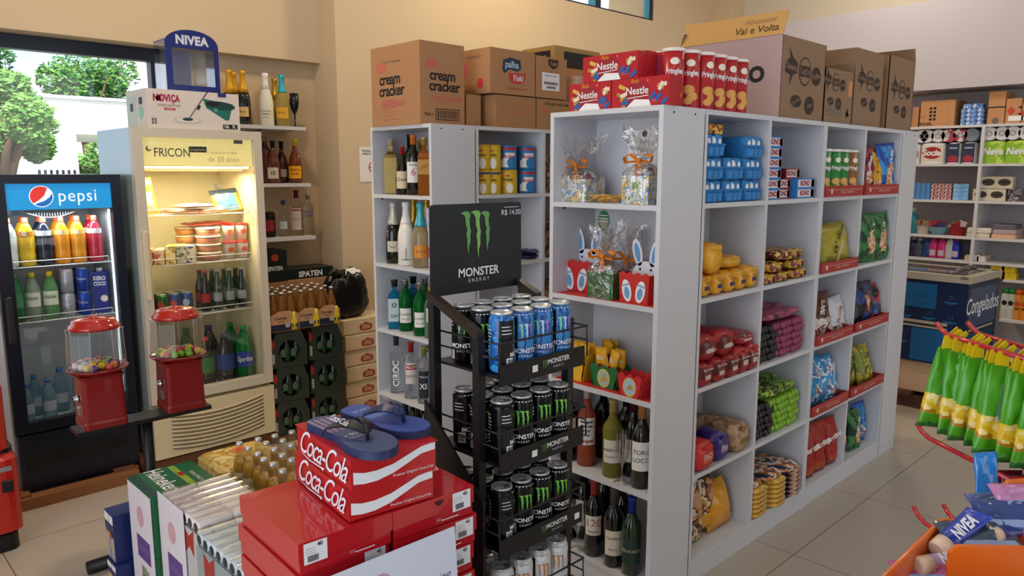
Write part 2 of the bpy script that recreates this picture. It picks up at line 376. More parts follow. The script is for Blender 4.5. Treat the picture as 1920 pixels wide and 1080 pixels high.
tree(3.6, 24, 5.4, 1.2, 3, 'tall dark tree behind the left edge of the white building', (GRN, GRN3, GRN3), 3000, .8, .09)
tree(4.75, 16.6, 2.5, 1.0, 4, 'leafy green tree seen through the white portal', (GRN2, GRN2, GRN), 5200, 1.3, .07)
b = thing('building', 'white flat-roofed building with a square portal outside the window', 'building', (2.67, 12, -.3))
BW = mat('#F4F4F6', .8); BS = mat('#DDE6F4', .8)
MB().box(0, 0, 0, .42, 3.2, 2.9, BW).build('pillar', b); MB().box(.42, 0, 2.42, 6, 3.2, 2.9, BW).build('beam', b)
MB().box(-.05, -.05, 2.9, 6.05, 3.25, 2.94, BS).build('roof_edge', b); MB().box(5.0, 0, 0, 6, 3.2, 2.42, BW).build('wall', b)
f = MB()
for i in range(7): f.box(2.5+i*.07, 11.6, -.1, 2.53+i*.07, 11.63, 1.62, DF)
f.box(2.48, 11.6, 1.5, 2.98, 11.63, 1.55, DF)
tag(f.build('fence'), 'dark metal railing in front of the white building', 'fence')
# ================================================================ shelving
ZS = [.10, .4472, .7916, 1.134, 1.4866]; ZT = 1.82; TH = .018
def cabinet(label, x0, y0, w, d, cols, rz=0, back=True, open_side=None, holes=True):
    "local frame: opening looks along -Y, width along X; origin at front-left bottom corner"
    o = thing('shelf_unit', label, 'shelving', (x0, y0, 0), rz)
    for k in range(len(cols)+1):
        x = 0 if k == 0 else sum(cols[:k])-TH
        nm = 'side_panel' if k in (0, len(cols)) else 'divider'
        m_ = MB().box(x, 0, 0, x+TH, d, ZT-TH, PANEL)
        if nm == 'side_panel' and holes:
            for yy in (.06, .19):
                for zz in (.05, ZT-TH*1.2):
                    m_.lathe([(.004, 0), (.004, .0008)], BLACK, 8, T(x+(0 if k == 0 else TH), yy, zz) @ RY(-90 if k == 0 else 90))
        m_.build(nm, o)
    MB().box(0, 0, ZT-TH, w, d, ZT, PANEL).build('top_board', o)
    for z in ZS:
        for k, c_ in enumerate(cols):
            xl = sum(cols[:k]) if k else TH; xr = sum(cols[:k+1])-TH
            s_ = MB().box(xl, 0, z-TH, xr, d-.004, z, PANEL)
            s_.lathe([(.005, 0), (.005, .01)], BLACK, 8, T(xl+.03, .03, z-TH-.01)); s_.build('shelf', o)
    MB().box(TH, .004, 0, w-TH, .02, ZS[0]-TH, PANEL).build('plinth', o)
    if back: MB().box(0, d-.004, 0, w, d, ZT-TH, PANEL).build('back_panel', o)
    return o
cabinet('white open shelf unit with gift baskets and wine on the near end', 2.13, 1.988, .511, .2564, [.511], -90)
cabinet('white cube shelf unit holding egg cartons, nearest columns of the long row', 2.3875, 1.477, .9915, .255, [.49, .5015])
cabinet('white cube shelf unit holding snack bags, farther columns of the long row', 3.380, 1.477, .944, .255, [.466, .478])
cabinet('white shelf unit closing the far end of the long row', 4.565, 1.477, .511, .240, [.511], 90)
cabinet('white shelf unit standing back to back with the long row', 4.324, 1.988, 1.936, .255, [.48, .49, .48, .486], 180)
cabinet('white open shelf unit of sparkling wine and spirits left of the display rack', 2.18, 3.28, .496, .272, [.496], -90)
cabinet('white shelf unit holding yellow powdered milk tins', 2.4535, 2.784, 1.45, .245, [.4925, .48, .4775])
cabinet('white shelf unit backing the powdered milk shelves', 3.9035, 3.28, 1.45, .249, [.4775, .48, .4925], 180)
# ================================================================ bottles
def prof(kind, h, r):
    K = {'wine': [(.92, 0), (1, .01), (1, .62), (.92, .67), (.55, .74), (.38, .80), (.36, .96), (.42, .965), (.42, 1)],
         'champ': [(.9, 0), (1, .02), (1, .42), (.93, .52), (.62, .68), (.40, .80), (.34, .92), (.42, .94), (.42, 1)],
         'spirit': [(.95, 0), (1, .01), (1, .66), (.92, .72), (.5, .79), (.34, .82), (.34, .96), (.42, .965), (.42, 1)],
         'gin': [(.95, 0), (1, .01), (1, .6), (.9, .70), (.45, .79), (.36, .83), (.36, .97), (.42, .98), (.42, 1)],
         'round': [(.8, 0), (1, .03), (1, .4), (.8, .6), (.4, .72), (.3, .78), (.3, .96), (.38, .965), (.38, 1)],
         'square': [(1.2, 0), (1.3, .01), (1.3, .66), (1.1, .72), (.5, .78), (.42, .82), (.42, .96), (.5, .965), (.5, 1)],
         'pet': [(.85, 0), (1, .03), (1, .25), (.94, .3), (1, .36), (1, .6), (.9, .7), (.55, .84), (.36, .9), (.36, 1)],
         'beer': [(.95, 0), (1, .01), (1, .55), (.85, .65), (.5, .78), (.42, .9), (.42, .97), (.48, .975), (.48, 1)],
         'flute': None}[kind]
    return [(a*r, b*h) for a, b in K]
GLD = mat('#C9A13C', .3, .8); ORC = mat('#D98A2A', .4)
DGL = mat('#0E120D', .08, coat=.5); DGN = mat('#15301B', .08, coat=.5); WGL = mat('#E9E6DC', .25)
def bottle(name, label, cat, loc, rz, kind, h, r, glass, cap, capfrac=.2, lab=None, group=None, txt=None, n=20, neck=None, liquid=None, lab2=None):
    """lab=(z0,z1,material,halfangle deg); txt=[(string,size,z,material,kw)] wrapped on the label"""
    o = thing(name, label, cat, loc, rz, group); P = prof(kind, h, r)
    zc = h*(1-capfrac)
    body = [p for p in P if p[1] < zc]
    def rad(z):
        for a, b in zip(P, P[1:]):
            if a[1] <= z <= b[1]: return a[0]+(b[0]-a[0])*(z-a[1])/max(b[1]-a[1], 1e-9)
        return P[-1][0]
    body.append((rad(zc), zc))
    nn = 4 if kind == 'square' else n; ph = pi/4 if kind == 'square' else 0
    MB().lathe(body, glass, nn, smooth=kind != 'square', ph=ph).build('bottle_body', o)
    c_ = [(rad(zc)+.0012, zc-.001)]+[(p[0]+.0012, p[1]) for p in P if p[1] > zc]+[(.0001, h+.001)]
    MB().lathe(c_, cap, n).build('cap', o)
    if liquid:
        zl = liquid[1]*h; lp = [(max(p[0]-.003, .002), p[1]+.003) for p in P if p[1] < zl]+[(rad(zl)-.003, zl)]
        MB().lathe(lp, liquid[0], nn, ph=ph).build('drink', o)
    if lab:
        z0, z1, lm_, ha = lab; m = MB(); rr = r+.0006
        if kind == 'square':
            m.rect(-r*.9, z0, r*.9, z1, lm_, ff(0, -r*.925, 0))
            for (s_, sz, z, mm, *kw) in txt or []: m.text(s_, sz, mm, ff(0, -r*.93, 0), 0, z, dz=.001, **(kw[0] if kw else {}))
        else:
            Mf = ff(0, -rr, 0); wd = R(ha)*rr
            m.rect(-wd, z0, wd, z1, lm_, Mf, wrap=(rr,))
            if lab2: m.rect(-wd, lab2[0], wd, lab2[1], lab2[2], Mf, wrap=(rr,), dz=.0004)
            for (s_, sz, z, mm, *kw) in txt or []: m.text(s_, sz, mm, Mf, 0, z, dz=.0008, wrap=(rr,), **(kw[0] if kw else {}))
        m.build('label', o)
    return o
def on(px, py, z=None, a=None, b=None): return at(px, py, a=a, b=b, z=z)
def cluster(L, z, rz):
    "L: (px, a or b depth, maker) bottles standing on one board"
    for px, py, kw in L: pass
# left unit, shelves open towards the camera (-a face): items stand at a = 2.23 .. 2.38
def lb(px, a, z, **k):
    p = at(px, 400, a=a); return (a, p.y, z+.0005), (-40 if px < 900 else -54)
WHT = mat('#E8E6E0', .5); YEL = mat('#E0B11E', .45); REDC = mat('#A3231E', .4); BLU = mat('#2F8FB4', .3); CYF = mat('#4FB6C4', .35, .3)
L1, L2, L3, L4, L5 = ZS[4], ZS[3], ZS[2], ZS[1], ZS[0]
def B(px, a, z, *args, **kw):
    loc, rz = lb(px, a, z); return bottle(args[0], args[1], 'bottle', loc, rz+kw.pop('turn', 0), *args[2:], **kw)
GOLDB = mat('#8C7740', .25, .7); AMBER = mat('#8A4A12', .08, coat=.4); LIME = mat('#77832B', .1)
B(735, 2.26, L1, 'spirits_bottle', 'matte gold whisky bottle, leftmost on the top shelf of the spirits unit', 'square', .275, .034, GOLDB, mat('#B9A98A', .4), .12)
B(756, 2.24, L1, 'liqueur_bottle', 'dark squat liqueur bottle with a cream oval label, top shelf of the spirits unit', 'round', .235, .036, DGL, REDC, .16, lab=(.03, .115, mat('#D9C9A2', .5), 50), txt=[('Cream', .025, .075, INK, dict(shear=.3))])
B(777, 2.25, L1, 'wine_bottle', 'dark wine bottle with white label and orange capsule, top shelf of the spirits unit', 'wine', .29, .037, DGL, mat('#D8762A', .4), .16, lab=(.06, .16, WHT, 55), txt=[('6', .05, .11, mat('#C25B78')), ('VINHO', .014, .145, INK)])
B(771, 2.35, L1, 'wine_bottle', 'black wine bottle standing behind the orange-capped one', 'wine', .30, .037, DGL, BLACK, .2)
B(797, 2.235, L1, 'whisky_bottle', 'square amber whisky bottle with slanted red label, top shelf of the spirits unit', 'square', .275, .033, AMBER, mat('#C9A566', .35, .5), .13, lab=(.1, .17, mat('#B98A3A', .4), 50), txt=[('LABEL', .02, .135, REDC, dict(rot=24))])
B(790, 2.35, L1, 'whisky_bottle', 'green-gold bottle half hidden behind the slanted-label whisky', 'square', .27, .034, LIME, GLD, .15)
B(737, 2.25, L2, 'sparkling_wine_bottle', 'dark sparkling wine bottle with silver-white foil neck, second shelf of the spirits unit', 'champ', .31, .042, DGL, mat('#D4D0C2', .35, .3), .36, lab=(.06, .115, mat('#C8C2AC', .5), 45), txt=[('BRUT', .012, .085, INK)])
B(761, 2.24, L2, 'sparkling_wine_bottle', 'all-white sparkling wine bottle, second shelf of the spirits unit', 'champ', .315, .044, WGL, mat('#EFEDE6', .3), .33, lab=(.03, .034, GREYINK, 30), txt=[('NATURELLE', .012, .06, INK, dict(rot=90))])
B(788, 2.24, L2, 'sparkling_wine_bottle', 'clear sparkling wine bottle with turquoise foil and orange label, second shelf', 'champ', .315, .044, mat('#C9B58A', .05, 0, .6), CYF, .36, lab=(.05, .11, ORC, 45), txt=[('BELLINI', .014, .08, mat('#7A4B12'))])
B(803, 2.28, L2, 'sparkling_wine_bottle', 'white sparkling wine bottle with pink label beside the panel', 'champ', .29, .040, mat('#E6DDE2', .25), mat('#E6DDE2', .3), .3, lab=(.05, .10, mat('#D45A8C'), 60))
B(776, 2.36, L2, 'sparkling_wine_bottle', 'sparkling wine bottle with gold foil behind the white one', 'champ', .33, .042, DGL, GLD, .42)
B(800, 2.37, L2, 'sparkling_wine_bottle', 'gold-foiled bottle in the back right corner of the second shelf', 'champ', .33, .042, DGL, GLD, .40)
BLUG = mat('#2C9CC8', .06, 0, .75, 1.2); GRG = mat('#127A34', .06, 0, .55, 1.2)
B(736, 2.24, L3, 'gin_bottle', 'sky-blue gin bottle with pale label, left on the third shelf', 'square', .255, .035, BLUG, mat('#202428', .3), .13, lab=(.04, .16, mat('#B9CDD2', .5), 50), txt=[('GIN', .022, .07, INK), ('o', .05, .13, INK)])
B(757, 2.25, L3, 'gin_bottle', 'green gin bottle with red seal, left of the pair on the third shelf', 'gin', .265, .037, GRG, STEEL, .15, lab=(.045, .12, WHT, 50), txt=[('London', .02, .09, INK), ('Dry Gin', .013, .065, INK)])
B(772, 2.36, L3, 'gin_bottle', 'blue gin bottle behind the green gin bottles', 'square', .26, .036, BLUG, BLACK, .13)
B(785, 2.235, L3, 'gin_bottle', 'green gin bottle with red seal, right of the pair on the third shelf', 'gin', .265, .037, GRG, STEEL, .15, lab=(.045, .12, WHT, 50), txt=[('London', .02, .09, INK), ('Dry Gin', .013, .065, INK)])
B(795, 2.35, L3, 'gin_bottle', 'green gin bottle in the back row of the third shelf', 'gin', .27, .037, GRG, STEEL, .15)
B(805, 2.24, L3, 'gin_bottle', 'clear bottle with green lower half and tan cork cap beside the panel', 'gin', .25, .034, CLEARG, mat('#B98450', .5), .10, lab=(.08, .15, mat('#BFD3C4', .5), 40), liquid=(mat('#9FC4A4', .1, 0, .6), .5))
sealm = REDC
B(737, 2.24, L4, 'vodka_bottle', 'tall clear vodka bottle with black neck band, leftmost on the fourth shelf', 'gin', .30, .036, CLEARG, mat('#2A2C30', .4), .15, lab=(.10, .101, WHT, 2), txt=[('CIROC', .045, .11, mat('#FFFFFF', .4), dict(rot=90, bold=.02))])
B(765, 2.24, L4, 'vodka_bottle', 'clear vodka bottle with red cap and white-red label on the fourth shelf', 'spirit', .29, .038, CLEARG, REDC, .17, lab=(.08, .19, mat('#D8CFCB', .5), 45), lab2=(.155, .18, REDC), txt=[('ORLOFF', .02, .167, WHT, dict(bold=.02)), ('VODKA', .018, .12, INK)])
B(790, 2.235, L4, 'tequila_bottle', 'clear bottle with black vertical label, third on the fourth shelf', 'spirit', .29, .036, CLEARG, mat('#8C8440', .4), .16, lab=(.03, .17, mat('#2C2E33', .4), 48), txt=[('XL', .04, .09, WHT, dict(bold=.02)), ('TEQUILA', .013, .14, WHT)])
B(807, 2.25, L4, 'water_bottle', 'small clear bottle with blue label beside the rack', 'spirit', .22, .030, CLEARG, mat('#DCE3E8', .4), .1, lab=(.1, .15, mat('#3A5F9C', .4), 60))
B(801, 2.36, L4, 'vodka_bottle', 'clear bottle with red lettering at the back of the fourth shelf', 'spirit', .28, .036, CLEARG, STEEL, .12, lab=(.14, .17, mat('#C9B9B4', .5), 45), txt=[('VODKA', .02, .155, REDC, dict(bold=.02))])
for i, (px, aa, cm) in enumerate(((752, 2.25, mat('#222226', .4)), (776, 2.24, mat('#17181B', .4)), (797, 2.25, mat('#2A2230', .4)), (768, 2.34, mat('#B53030', .4)), (790, 2.35, mat('#101114', .4)))):
    B(px, aa, L5, 'wine_bottle', ['dark bottle with charcoal cap, left on the bottom shelf of the spirits unit', 'dark bottle with black cap, middle of the bottom shelf of the spirits unit', 'dark bottle with violet cap, right on the bottom shelf of the spirits unit', 'dark bottle with tall red capsule at the back of the bottom shelf', 'black bottle in the back right of the bottom shelf of the spirits unit'][i], 'wine', .31, .037, DGL, cm, .2)
# bottles on the near end of the long unit
ROSE = mat('#B4583E', .08, 0, .35, 1.2); WHW = mat('#8D8A3C', .08, 0, .35, 1.2)
B(1107, 2.205, L4, 'wine_bottle', 'rose wine bottle with white label and bold lettering on the wine shelf', 'wine', .31, .038, ROSE, mat('#C9C2C4', .35, .4), .12, lab=(.09, .20, WHT, 55),
  txt=[('desigual', .017, .185, INK, dict(bold=.03)), ('disfruta', .017, .167, INK, dict(bold=.03)), ('amor', .017, .149, INK, dict(bold=.03)), ('vino', .017, .131, INK, dict(bold=.03)), ('desigual', .02, .107, REDC, dict(bold=.03))])
B(1158, 2.19, L4, 'wine_bottle', 'olive-green white wine bottle with cream label, middle of the wine shelf', 'wine', .30, .038, WHW, mat('#B49A5E', .4), .16, lab=(.06, .15, mat('#D9D6CC', .5), 55), txt=[('RESERVADO', .015, .11, INK), ('Chardonnay', .012, .085, GREYINK)])
B(1139, 2.32, L4, 'wine_bottle', 'black bottle with red print behind the rose wine', 'wine', .31, .038, DGL, BLACK, .2, lab=(.07, .17, mat('#251418', .4), 50), txt=[('VINO', .03, .12, REDC)])
B(1184, 2.31, L4, 'wine_bottle', 'dark wine bottle with pale neck label behind the flute glass', 'wine', .30, .038, DGL, BLACK, .18, lab=(.08, .16, WHT, 50), lab2=None)
B(1198, 2.25, L4, 'wine_bottle', 'dark wine bottle with cream label, second from right on the wine shelf', 'wine', .31, .038, DGL, mat('#5A1C24', .4), .18, lab=(.06, .15, mat('#DDD8C6', .5), 50), txt=[('CASA', .02, .12, mat('#8A6A20'))])
B(1215, 2.185, L4, 'wine_bottle', 'dark wine bottle with white label against the right panel', 'wine', .32, .038, DGL, mat('#B07A3A', .4), .18, lab=(.07, .18, WHT, 60), txt=[('TORO', .024, .14, INK), ('LOCO', .024, .11, INK)])
B(1072, 2.20, L4, 'wine_bottle', 'dark wine bottle with brown capsule at the left of the wine shelf', 'wine', .30, .038, DGL, mat('#6A4430', .4), .2, lab=(.07, .18, mat('#CFC6AE', .5), 50))
B(1103, 2.26, L5, 'wine_bottle', 'dark wine bottle with white label and small neck medal on the lowest shelf', 'wine', .31, .039, DGL, BLACK, .2, lab=(.06, .17, WHT, 55))
B(1124, 2.18, L5, 'wine_bottle', 'dark wine bottle with red capsule and number 120 label', 'wine', .31, .038, DGL, mat('#A53A34', .4), .2, lab=(.09, .17, mat('#E2DDD5', .5), 52), txt=[('120', .045, .14, mat('#A8552C')), ('RESERVA', .011, .105, INK)])
B(1143, 2.31, L5, 'wine_bottle', 'dark bottle with deep blue capsule at the back of the lowest shelf', 'wine', .33, .038, DGL, mat('#1F2A55', .4), .2)
B(1164, 2.17, L5, 'wine_bottle', 'dark wine bottle with striped capsule and cream label on the lowest shelf', 'wine', .31, .038, DGL, mat('#55484C', .35), .2, lab=(.05, .15, mat('#E4DCC8', .5), 52), txt=[('Casillero', .017, .12, INK, dict(shear=.3)), ('Merlot', .013, .075, INK)])
B(1181, 2.28, L5, 'wine_bottle', 'dark wine bottle with red capsule at the back right of the lowest shelf', 'wine', .31, .038, DGL, mat('#8F2A2C', .4), .2)
B(1200, 2.17, L5, 'wine_bottle', 'dark green wine bottle with bright blue capsule on the lowest shelf', 'wine', .30, .038, DGN, mat('#20308C', .4), .2, lab=(.05, .15, mat('#1E3A30', .4), 52), txt=[('EDUCADO', .016, .1, mat('#D6CFA8'))])
B(1068, 2.20, L5, 'wine_bottle', 'dark bottle with long cream label at the left end of the lowest shelf', 'wine', .31, .038, DGL, mat('#C9C2B0', .5), .15, lab=(.03, .16, mat('#B9AE86', .5), 45))
def flute(px, a, z, label, m=None, fill=None):
    p = at(px, 400, a=a); o = thing('flute_glass', label, 'glass', (a, p.y, z+.0005)); m = m or thin_glass('flute', (.93, .93, .93, 1), .15, .05)
    MB().lathe([(.032, 0), (.032, .002), (.006, .006), (.0035, .02), (.0035, .06), (.006, .072), (.022, .10), (.027, .14), (.025, .2)], m, 20, cap=False).build('goblet', o)
    return o
flute(1178, 2.155, L4, 'clear champagne flute at the shelf edge in front of the dark wines'); flute(1092, 2.155, L5, 'clear champagne flute at the edge of the lowest shelf')
# small wall shelves in the recess with bottles
for i, (z, a0, a1) in enumerate(((1.885, 1.9, 2.50), (1.525, 1.9, 2.52), (1.178, 1.9, 2.54))):
    s = MB().box(a0, 4.50, z-.022, a1, 4.75, z, PANEL); s.add([(2.2, 4.74, z-.022), (2.22, 4.74, z-.022), (2.22, 4.55, z-.022), (2.2, 4.55, z-.022), (2.2, 4.74, z-.12), (2.22, 4.74, z-.12)], [(0, 3, 4), (1, 5, 2), (3, 2, 5, 4)], STEEL)
    tag(s.build('wall_shelf'), ['white wall shelf, highest of three beside the lit cooler', 'white wall shelf, middle of three beside the lit cooler', 'white wall shelf, lowest of three beside the lit cooler'][i], 'shelf')
def C(px, b, z, *args, **kw):
    p = at(px, 300, b=b); rz = kw.pop('turn', -35); return bottle(args[0], args[1], 'bottle', (p.x, b, z+.0005), rz, *args[2:], **kw)
Y1 = mat('#D9A52C', .35, .4)
C(437, 4.62, 1.885, 'sparkling_wine_bottle', 'dark sparkling wine bottle with gold foil, leftmost on the highest wall shelf', 'champ', .33, .042, DGL, Y1, .42)
C(446, 4.70, 1.885, 'sparkling_wine_bottle', 'dark gold-foiled bottle, second from left on the highest wall shelf', 'champ', .33, .042, DGL, Y1, .42)
C(462, 4.60, 1.885, 'sparkling_wine_bottle', 'dark sparkling wine bottle with gold foil and cream label on the highest wall shelf', 'champ', .33, .043, DGL, Y1, .40, lab=(.05, .11, mat('#D8B97A', .5), 50), txt=[('Brut', .02, .08, INK)])
C(504, 4.58, 1.885, 'sparkling_wine_bottle', 'white sparkling wine bottle on the highest wall shelf', 'champ', .325, .044, mat('#E6E2D2', .3), mat('#EFEDE6', .3), .3, lab=(.07, .075, GREYINK, 30), txt=[('CHANDON', .012, .09, INK), ('PASSION', .01, .05, GREYINK)])
C(521, 4.68, 1.885, 'sparkling_wine_bottle', 'gold-foiled pale bottle behind the turquoise-necked one', 'champ', .31, .042, mat('#9A8A3C', .15), GLD, .45)
C(534, 4.58, 1.885, 'sparkling_wine_bottle', 'yellow-labelled clear sparkling bottle with turquoise foil on the highest wall shelf', 'champ', .325, .044, mat('#B8A65A', .08, 0, .4), mat('#39B0C0', .35, .3), .34, lab=(.05, .12, mat('#E0A82C', .45), 55), txt=[('BELLINI', .014, .085, INK)])
o = thing('flute_glass', 'black plastic champagne flute on the highest wall shelf', 'glass', (at(556, 300, b=4.58).x, 4.58, 1.8855))
MB().lathe([(.034, 0), (.034, .003), (.006, .008), (.005, .08), (.02, .11), (.03, .15), (.028, .215), (.001, .213)], mat('#101218', .25), 20, cap=False).build('goblet', o)
C(497, 4.62, 1.525, 'whisky_bottle', 'tall dark red-brown whisky bottle at the left of the middle wall shelf', 'gin', .30, .04, mat('#4A1C16', .1), mat('#8A7C70', .4), .12)
C(512, 4.58, 1.525, 'whisky_bottle', 'brown whisky bottle with black-and-white oval label on the middle wall shelf', 'round', .27, .043, mat('#5A2A16', .1), BLACK, .16, lab=(.03, .10, mat('#C9C0B0', .5), 50), txt=[('12', .03, .065, INK, dict(bold=.03))])
C(528, 4.66, 1.525, 'whisky_bottle', 'brown bottle with black cap behind the oval-label whisky', 'round', .27, .043, mat('#4A2214', .1), BLACK, .16, lab=(.04, .09, mat('#A89E90', .5), 50))
C(553, 4.58, 1.525, 'whisky_bottle', 'brown spirits bottle with bright yellow cap and label on the middle wall shelf', 'round', .285, .045, mat('#6A2C10', .1), mat('#E0C21A', .4), .15, lab=(.03, .11, mat('#E5A512', .45), 60), txt=[('RESERVA', .016, .085, REDC, dict(bold=.02)), ('RUM', .02, .06, REDC, dict(bold=.02))])
C(527, 4.60, 1.178, 'vodka_bottle', 'small clear vodka bottle with blue cap on the lowest wall shelf', 'gin', .235, .037, CLEARG, mat('#33588C', .4), .12, lab=(.05, .1, mat('#B8C2CC', .5), 40))
C(552, 4.60, 1.178, 'vodka_bottle', 'clear vodka bottle with dark red cap and crown label on the lowest wall shelf', 'gin', .30, .041, CLEARG, mat('#7A2620', .4), .17, lab=(.04, .19, mat('#C9B8B2', .5), 45), lab2=(.165, .19, mat('#8A2A26', .4)), txt=[('SMIRNOFF', .015, .178, WHT, dict(bold=.02)), ('No 21', .02, .11, REDC)])
C(574, 4.60, 1.178, 'vodka_bottle', 'clear vodka bottle with blue lettering on the lowest wall shelf', 'spirit', .27, .034, CLEARG, STEEL, .10, lab=(.001, .002, CLEARG, 2), txt=[('ABSOLUT', .019, .155, mat('#2A4A8C', .4), dict(bold=.03)), ('VODKA', .019, .13, mat('#2A4A8C', .4), dict(bold=.03))])
p = at(508, 443, b=4.6); o = thing('drink_can', 'dark can with red print at the left of the lowest wall shelf', 'can', (p.x, 4.6, 1.1785), -35)
MB().lathe([(.026, 0), (.033, .008), (.033, .15), (.027, .16), (.027, .165)], mat('#1C1416', .25, .5), 20).build('can_body', o); MB().rect(-.03, .04, .03, .11, mat('#8A2030', .3), ff(0, -.0336, 0), wrap=(.0336,)).build('print', o)
# tins on the milk shelf of the left unit
def tin(i, j, px, label, body, band, txt, lid, swoosh=None):
    p = at(px, 320, b=2.86); o = thing('powdered_milk_tin', label, 'tin', (p.x, 2.86, L1+.0005+j*.124), -45)
    MB().lathe([(.047, 0), (.049, .003), (.049, .117), (.047, .120)], body, 28).build('tin_body', o)
    MB().lathe([(.0485, .112), (.0495, .113), (.0495, .1215), (.046, .123)], lid, 28).build('lid', o)
    m = MB(); Mf = ff(0, -.0495, 0); wr = (.0495,)
    if swoosh:
        m.rect(-.035, .012, .045, .085, WHT, Mf, wr); m.disc(.03, .035, .03, mat('#2C7FB8', .4), Mf, dz=.0006, wrap=wr); m.rect(-.07, .1, .07, .112, mat('#B8283A', .4), Mf, wr, dz=.0007)
        m.disc(-.045, .08, .035, mat('#2C7FB8', .4), Mf, dz=.0006, wrap=wr)
        m.text('Molico', .024, mat('#B02040', .4), Mf, .008, .066, dz=.001, wrap=wr, shear=.3, bold=.02)
    else:
        m.disc(.012, .03, .018, WHT, Mf, dz=.0005, wrap=wr, ry=.026); m.text('Ninho', .022, INK, Mf, 0, .072, dz=.0008, wrap=wr, shear=.25, bold=.02); m.rect(-.06, .1, .06, .11, band, Mf, wr, dz=.0005)
        m.rect(-.01, .088, .012, .096, mat('#B8283A'), Mf, wr, dz=.0009)
    m.build('label', o)
YT = mat('#D9B62A', .35); BT = mat('#2C76B0', .35); BL = mat('#28427E', .4)
K = [(901, 'yellow', 0), (921, 'yellow', 0), (951, 'blue', 1), (986, 'blue', 1)]
for i, (px, nm, s_) in enumerate(K): tin(i, 1, px, nm+' and white powdered milk tin, upper layer, '+ORD[i], BT if s_ else YT, YT, '', BT if s_ else mat('#C9A030'), s_)
K = [(902, 0), (921, 0), (952, 0), (986, 1)]
for i, (px, s_) in enumerate(K): tin(i, 0, px, ('blue' if s_ else 'yellow')+' powdered milk tin, lower layer, '+ORD[i], BT if s_ else YT, BL if i < 2 else YT, '', BT if s_ else mat('#C9A030'), s_)
# ================================================================ soft packs and cartons
def bag_mb(w, h, d, colfn, seed=0, nx=14, nz=18, crimp=.05, pinch=.12, wr=.004):
    "pillow pack standing on z=0, face along -Y; seams at top and bottom"
    rd = random.Random(seed); mb = MB(); ox = rd.uniform(0, 50); grid = {}
    for sd in (-1, 1):
        for i in range(nx+1):
            for j in range(nz+1):
                u, v = i/nx*2-1, j/nz; vv = (v-crimp)/(1-2*crimp); vv = min(max(vv, 0), 1)
                t = (max(0, 1-abs(u)**2.6))**.6*(max(0, 1-abs(2*vv-1)**3.2))**.6
                nzv = noise.noise(Vector((u*2.2+ox, v*4.5, sd)))*wr*2+noise.noise(Vector((u*6+ox, v*9, sd+3)))*wr
                x = u*w/2*(1-pinch*(1-t)*(.4+.6*abs(2*v-1)**2)*0 - pinch*max(0, 1-abs(2*vv-1)*1.0)*.35)
                y = sd*(d/2*t+.0012)+nzv*(.3+t)*.8; z = v*h+nzv*.4*(1 if 0 < j < nz else 0)
                grid[sd, i, j] = (x, y, z)
    for sd in (-1, 1):
        for i in range(nx):
            for j in range(nz):
                q = [grid[sd, i, j], grid[sd, i+1, j], grid[sd, i+1, j+1], grid[sd, i, j+1]]
                if sd > 0: q = q[::-1]
                mb.add(q, [(0, 1, 2, 3)], colfn((i+.5)/nx*2-1, (j+.5)/nz, sd), None, True)
    for j in range(nz):
        for i in (0, nx):
            q = [grid[-1, i, j], grid[-1, i, j+1], grid[1, i, j+1], grid[1, i, j]]
            mb.add(q if i == 0 else q[::-1], [(0, 1, 2, 3)], colfn(-.99 if i == 0 else .99, (j+.5)/nz, -1), None, True)
    for j in (0, nz):
        for i in range(nx):
            q = [grid[-1, i, j], grid[-1, i+1, j], grid[1, i+1, j], grid[1, i, j]]
            mb.add(q[::-1] if j == 0 else q, [(0, 1, 2, 3)], colfn(0, (j/nz), -1), None, True)
    me = mb; return me
def weld(o):
    import bmesh
    b = bmesh.new(); b.from_mesh(o.data); bmesh.ops.remove_doubles(b, verts=b.verts, dist=1e-5); b.to_mesh(o.data); b.free(); return o
def rays(c1, c2, art, n=14, cx=0, cy=.35, ar=.42, band=None):
    def f(u, v, sd):
        a = math.atan2((v-cy)*1.4, u-cx)
        if v < .05 or v > .95: return c1
        if (u-cx)**2+((v-cy)*1.5)**2 < ar**2: return art
        if band and band[0] < v < band[1]: return band[2]
        return c2 if int((a+pi)*n/(2*pi)) % 2 else c1
    return f
def flat(c, low=None, art=None, lowv=.35, band=None):
    def f(u, v, sd):
        if band and band[0] < v < band[1]: return band[2]
        if art and abs(u) < .75 and .08 < v < lowv: return art
        if low and v < lowv: return low
        return c
    return f
def bag(name, label, cat, loc, rz, w, h, d, colfn, seed=0, txt=None, tilt=0, lie=0, group=None, roll=0, nx=14, nz=18, yaw2=0):
    mb = bag_mb(w, h, d, colfn, seed, nx, nz, wr=.007 if name == 'crisp_bag' else .004, pinch=.4 if name == 'crisp_bag' else .12)
    o = mb.build(name); weld(o)
    X = Matrix.Translation(loc) @ RZ(rz)
    if lie: X = X @ T(0, 0, d/2+.003) @ RZ(lie-90 if lie > 1 else 0) @ RX(-90) @ T(0, 0, -h/2)
    else: X = X @ RY(roll) @ RX(tilt)
    o.matrix_world = X
    if txt:
        t = MB()
        for (s_, sz, zz, mm, *kw) in txt: t.text(s_, sz, mm, ff(0, -d/2*.95-.006, 0), 0, zz, dz=0, **(kw[0] if kw else {}))
        tt = t.build('lettering', o)
    return tag(o, label, cat, group)
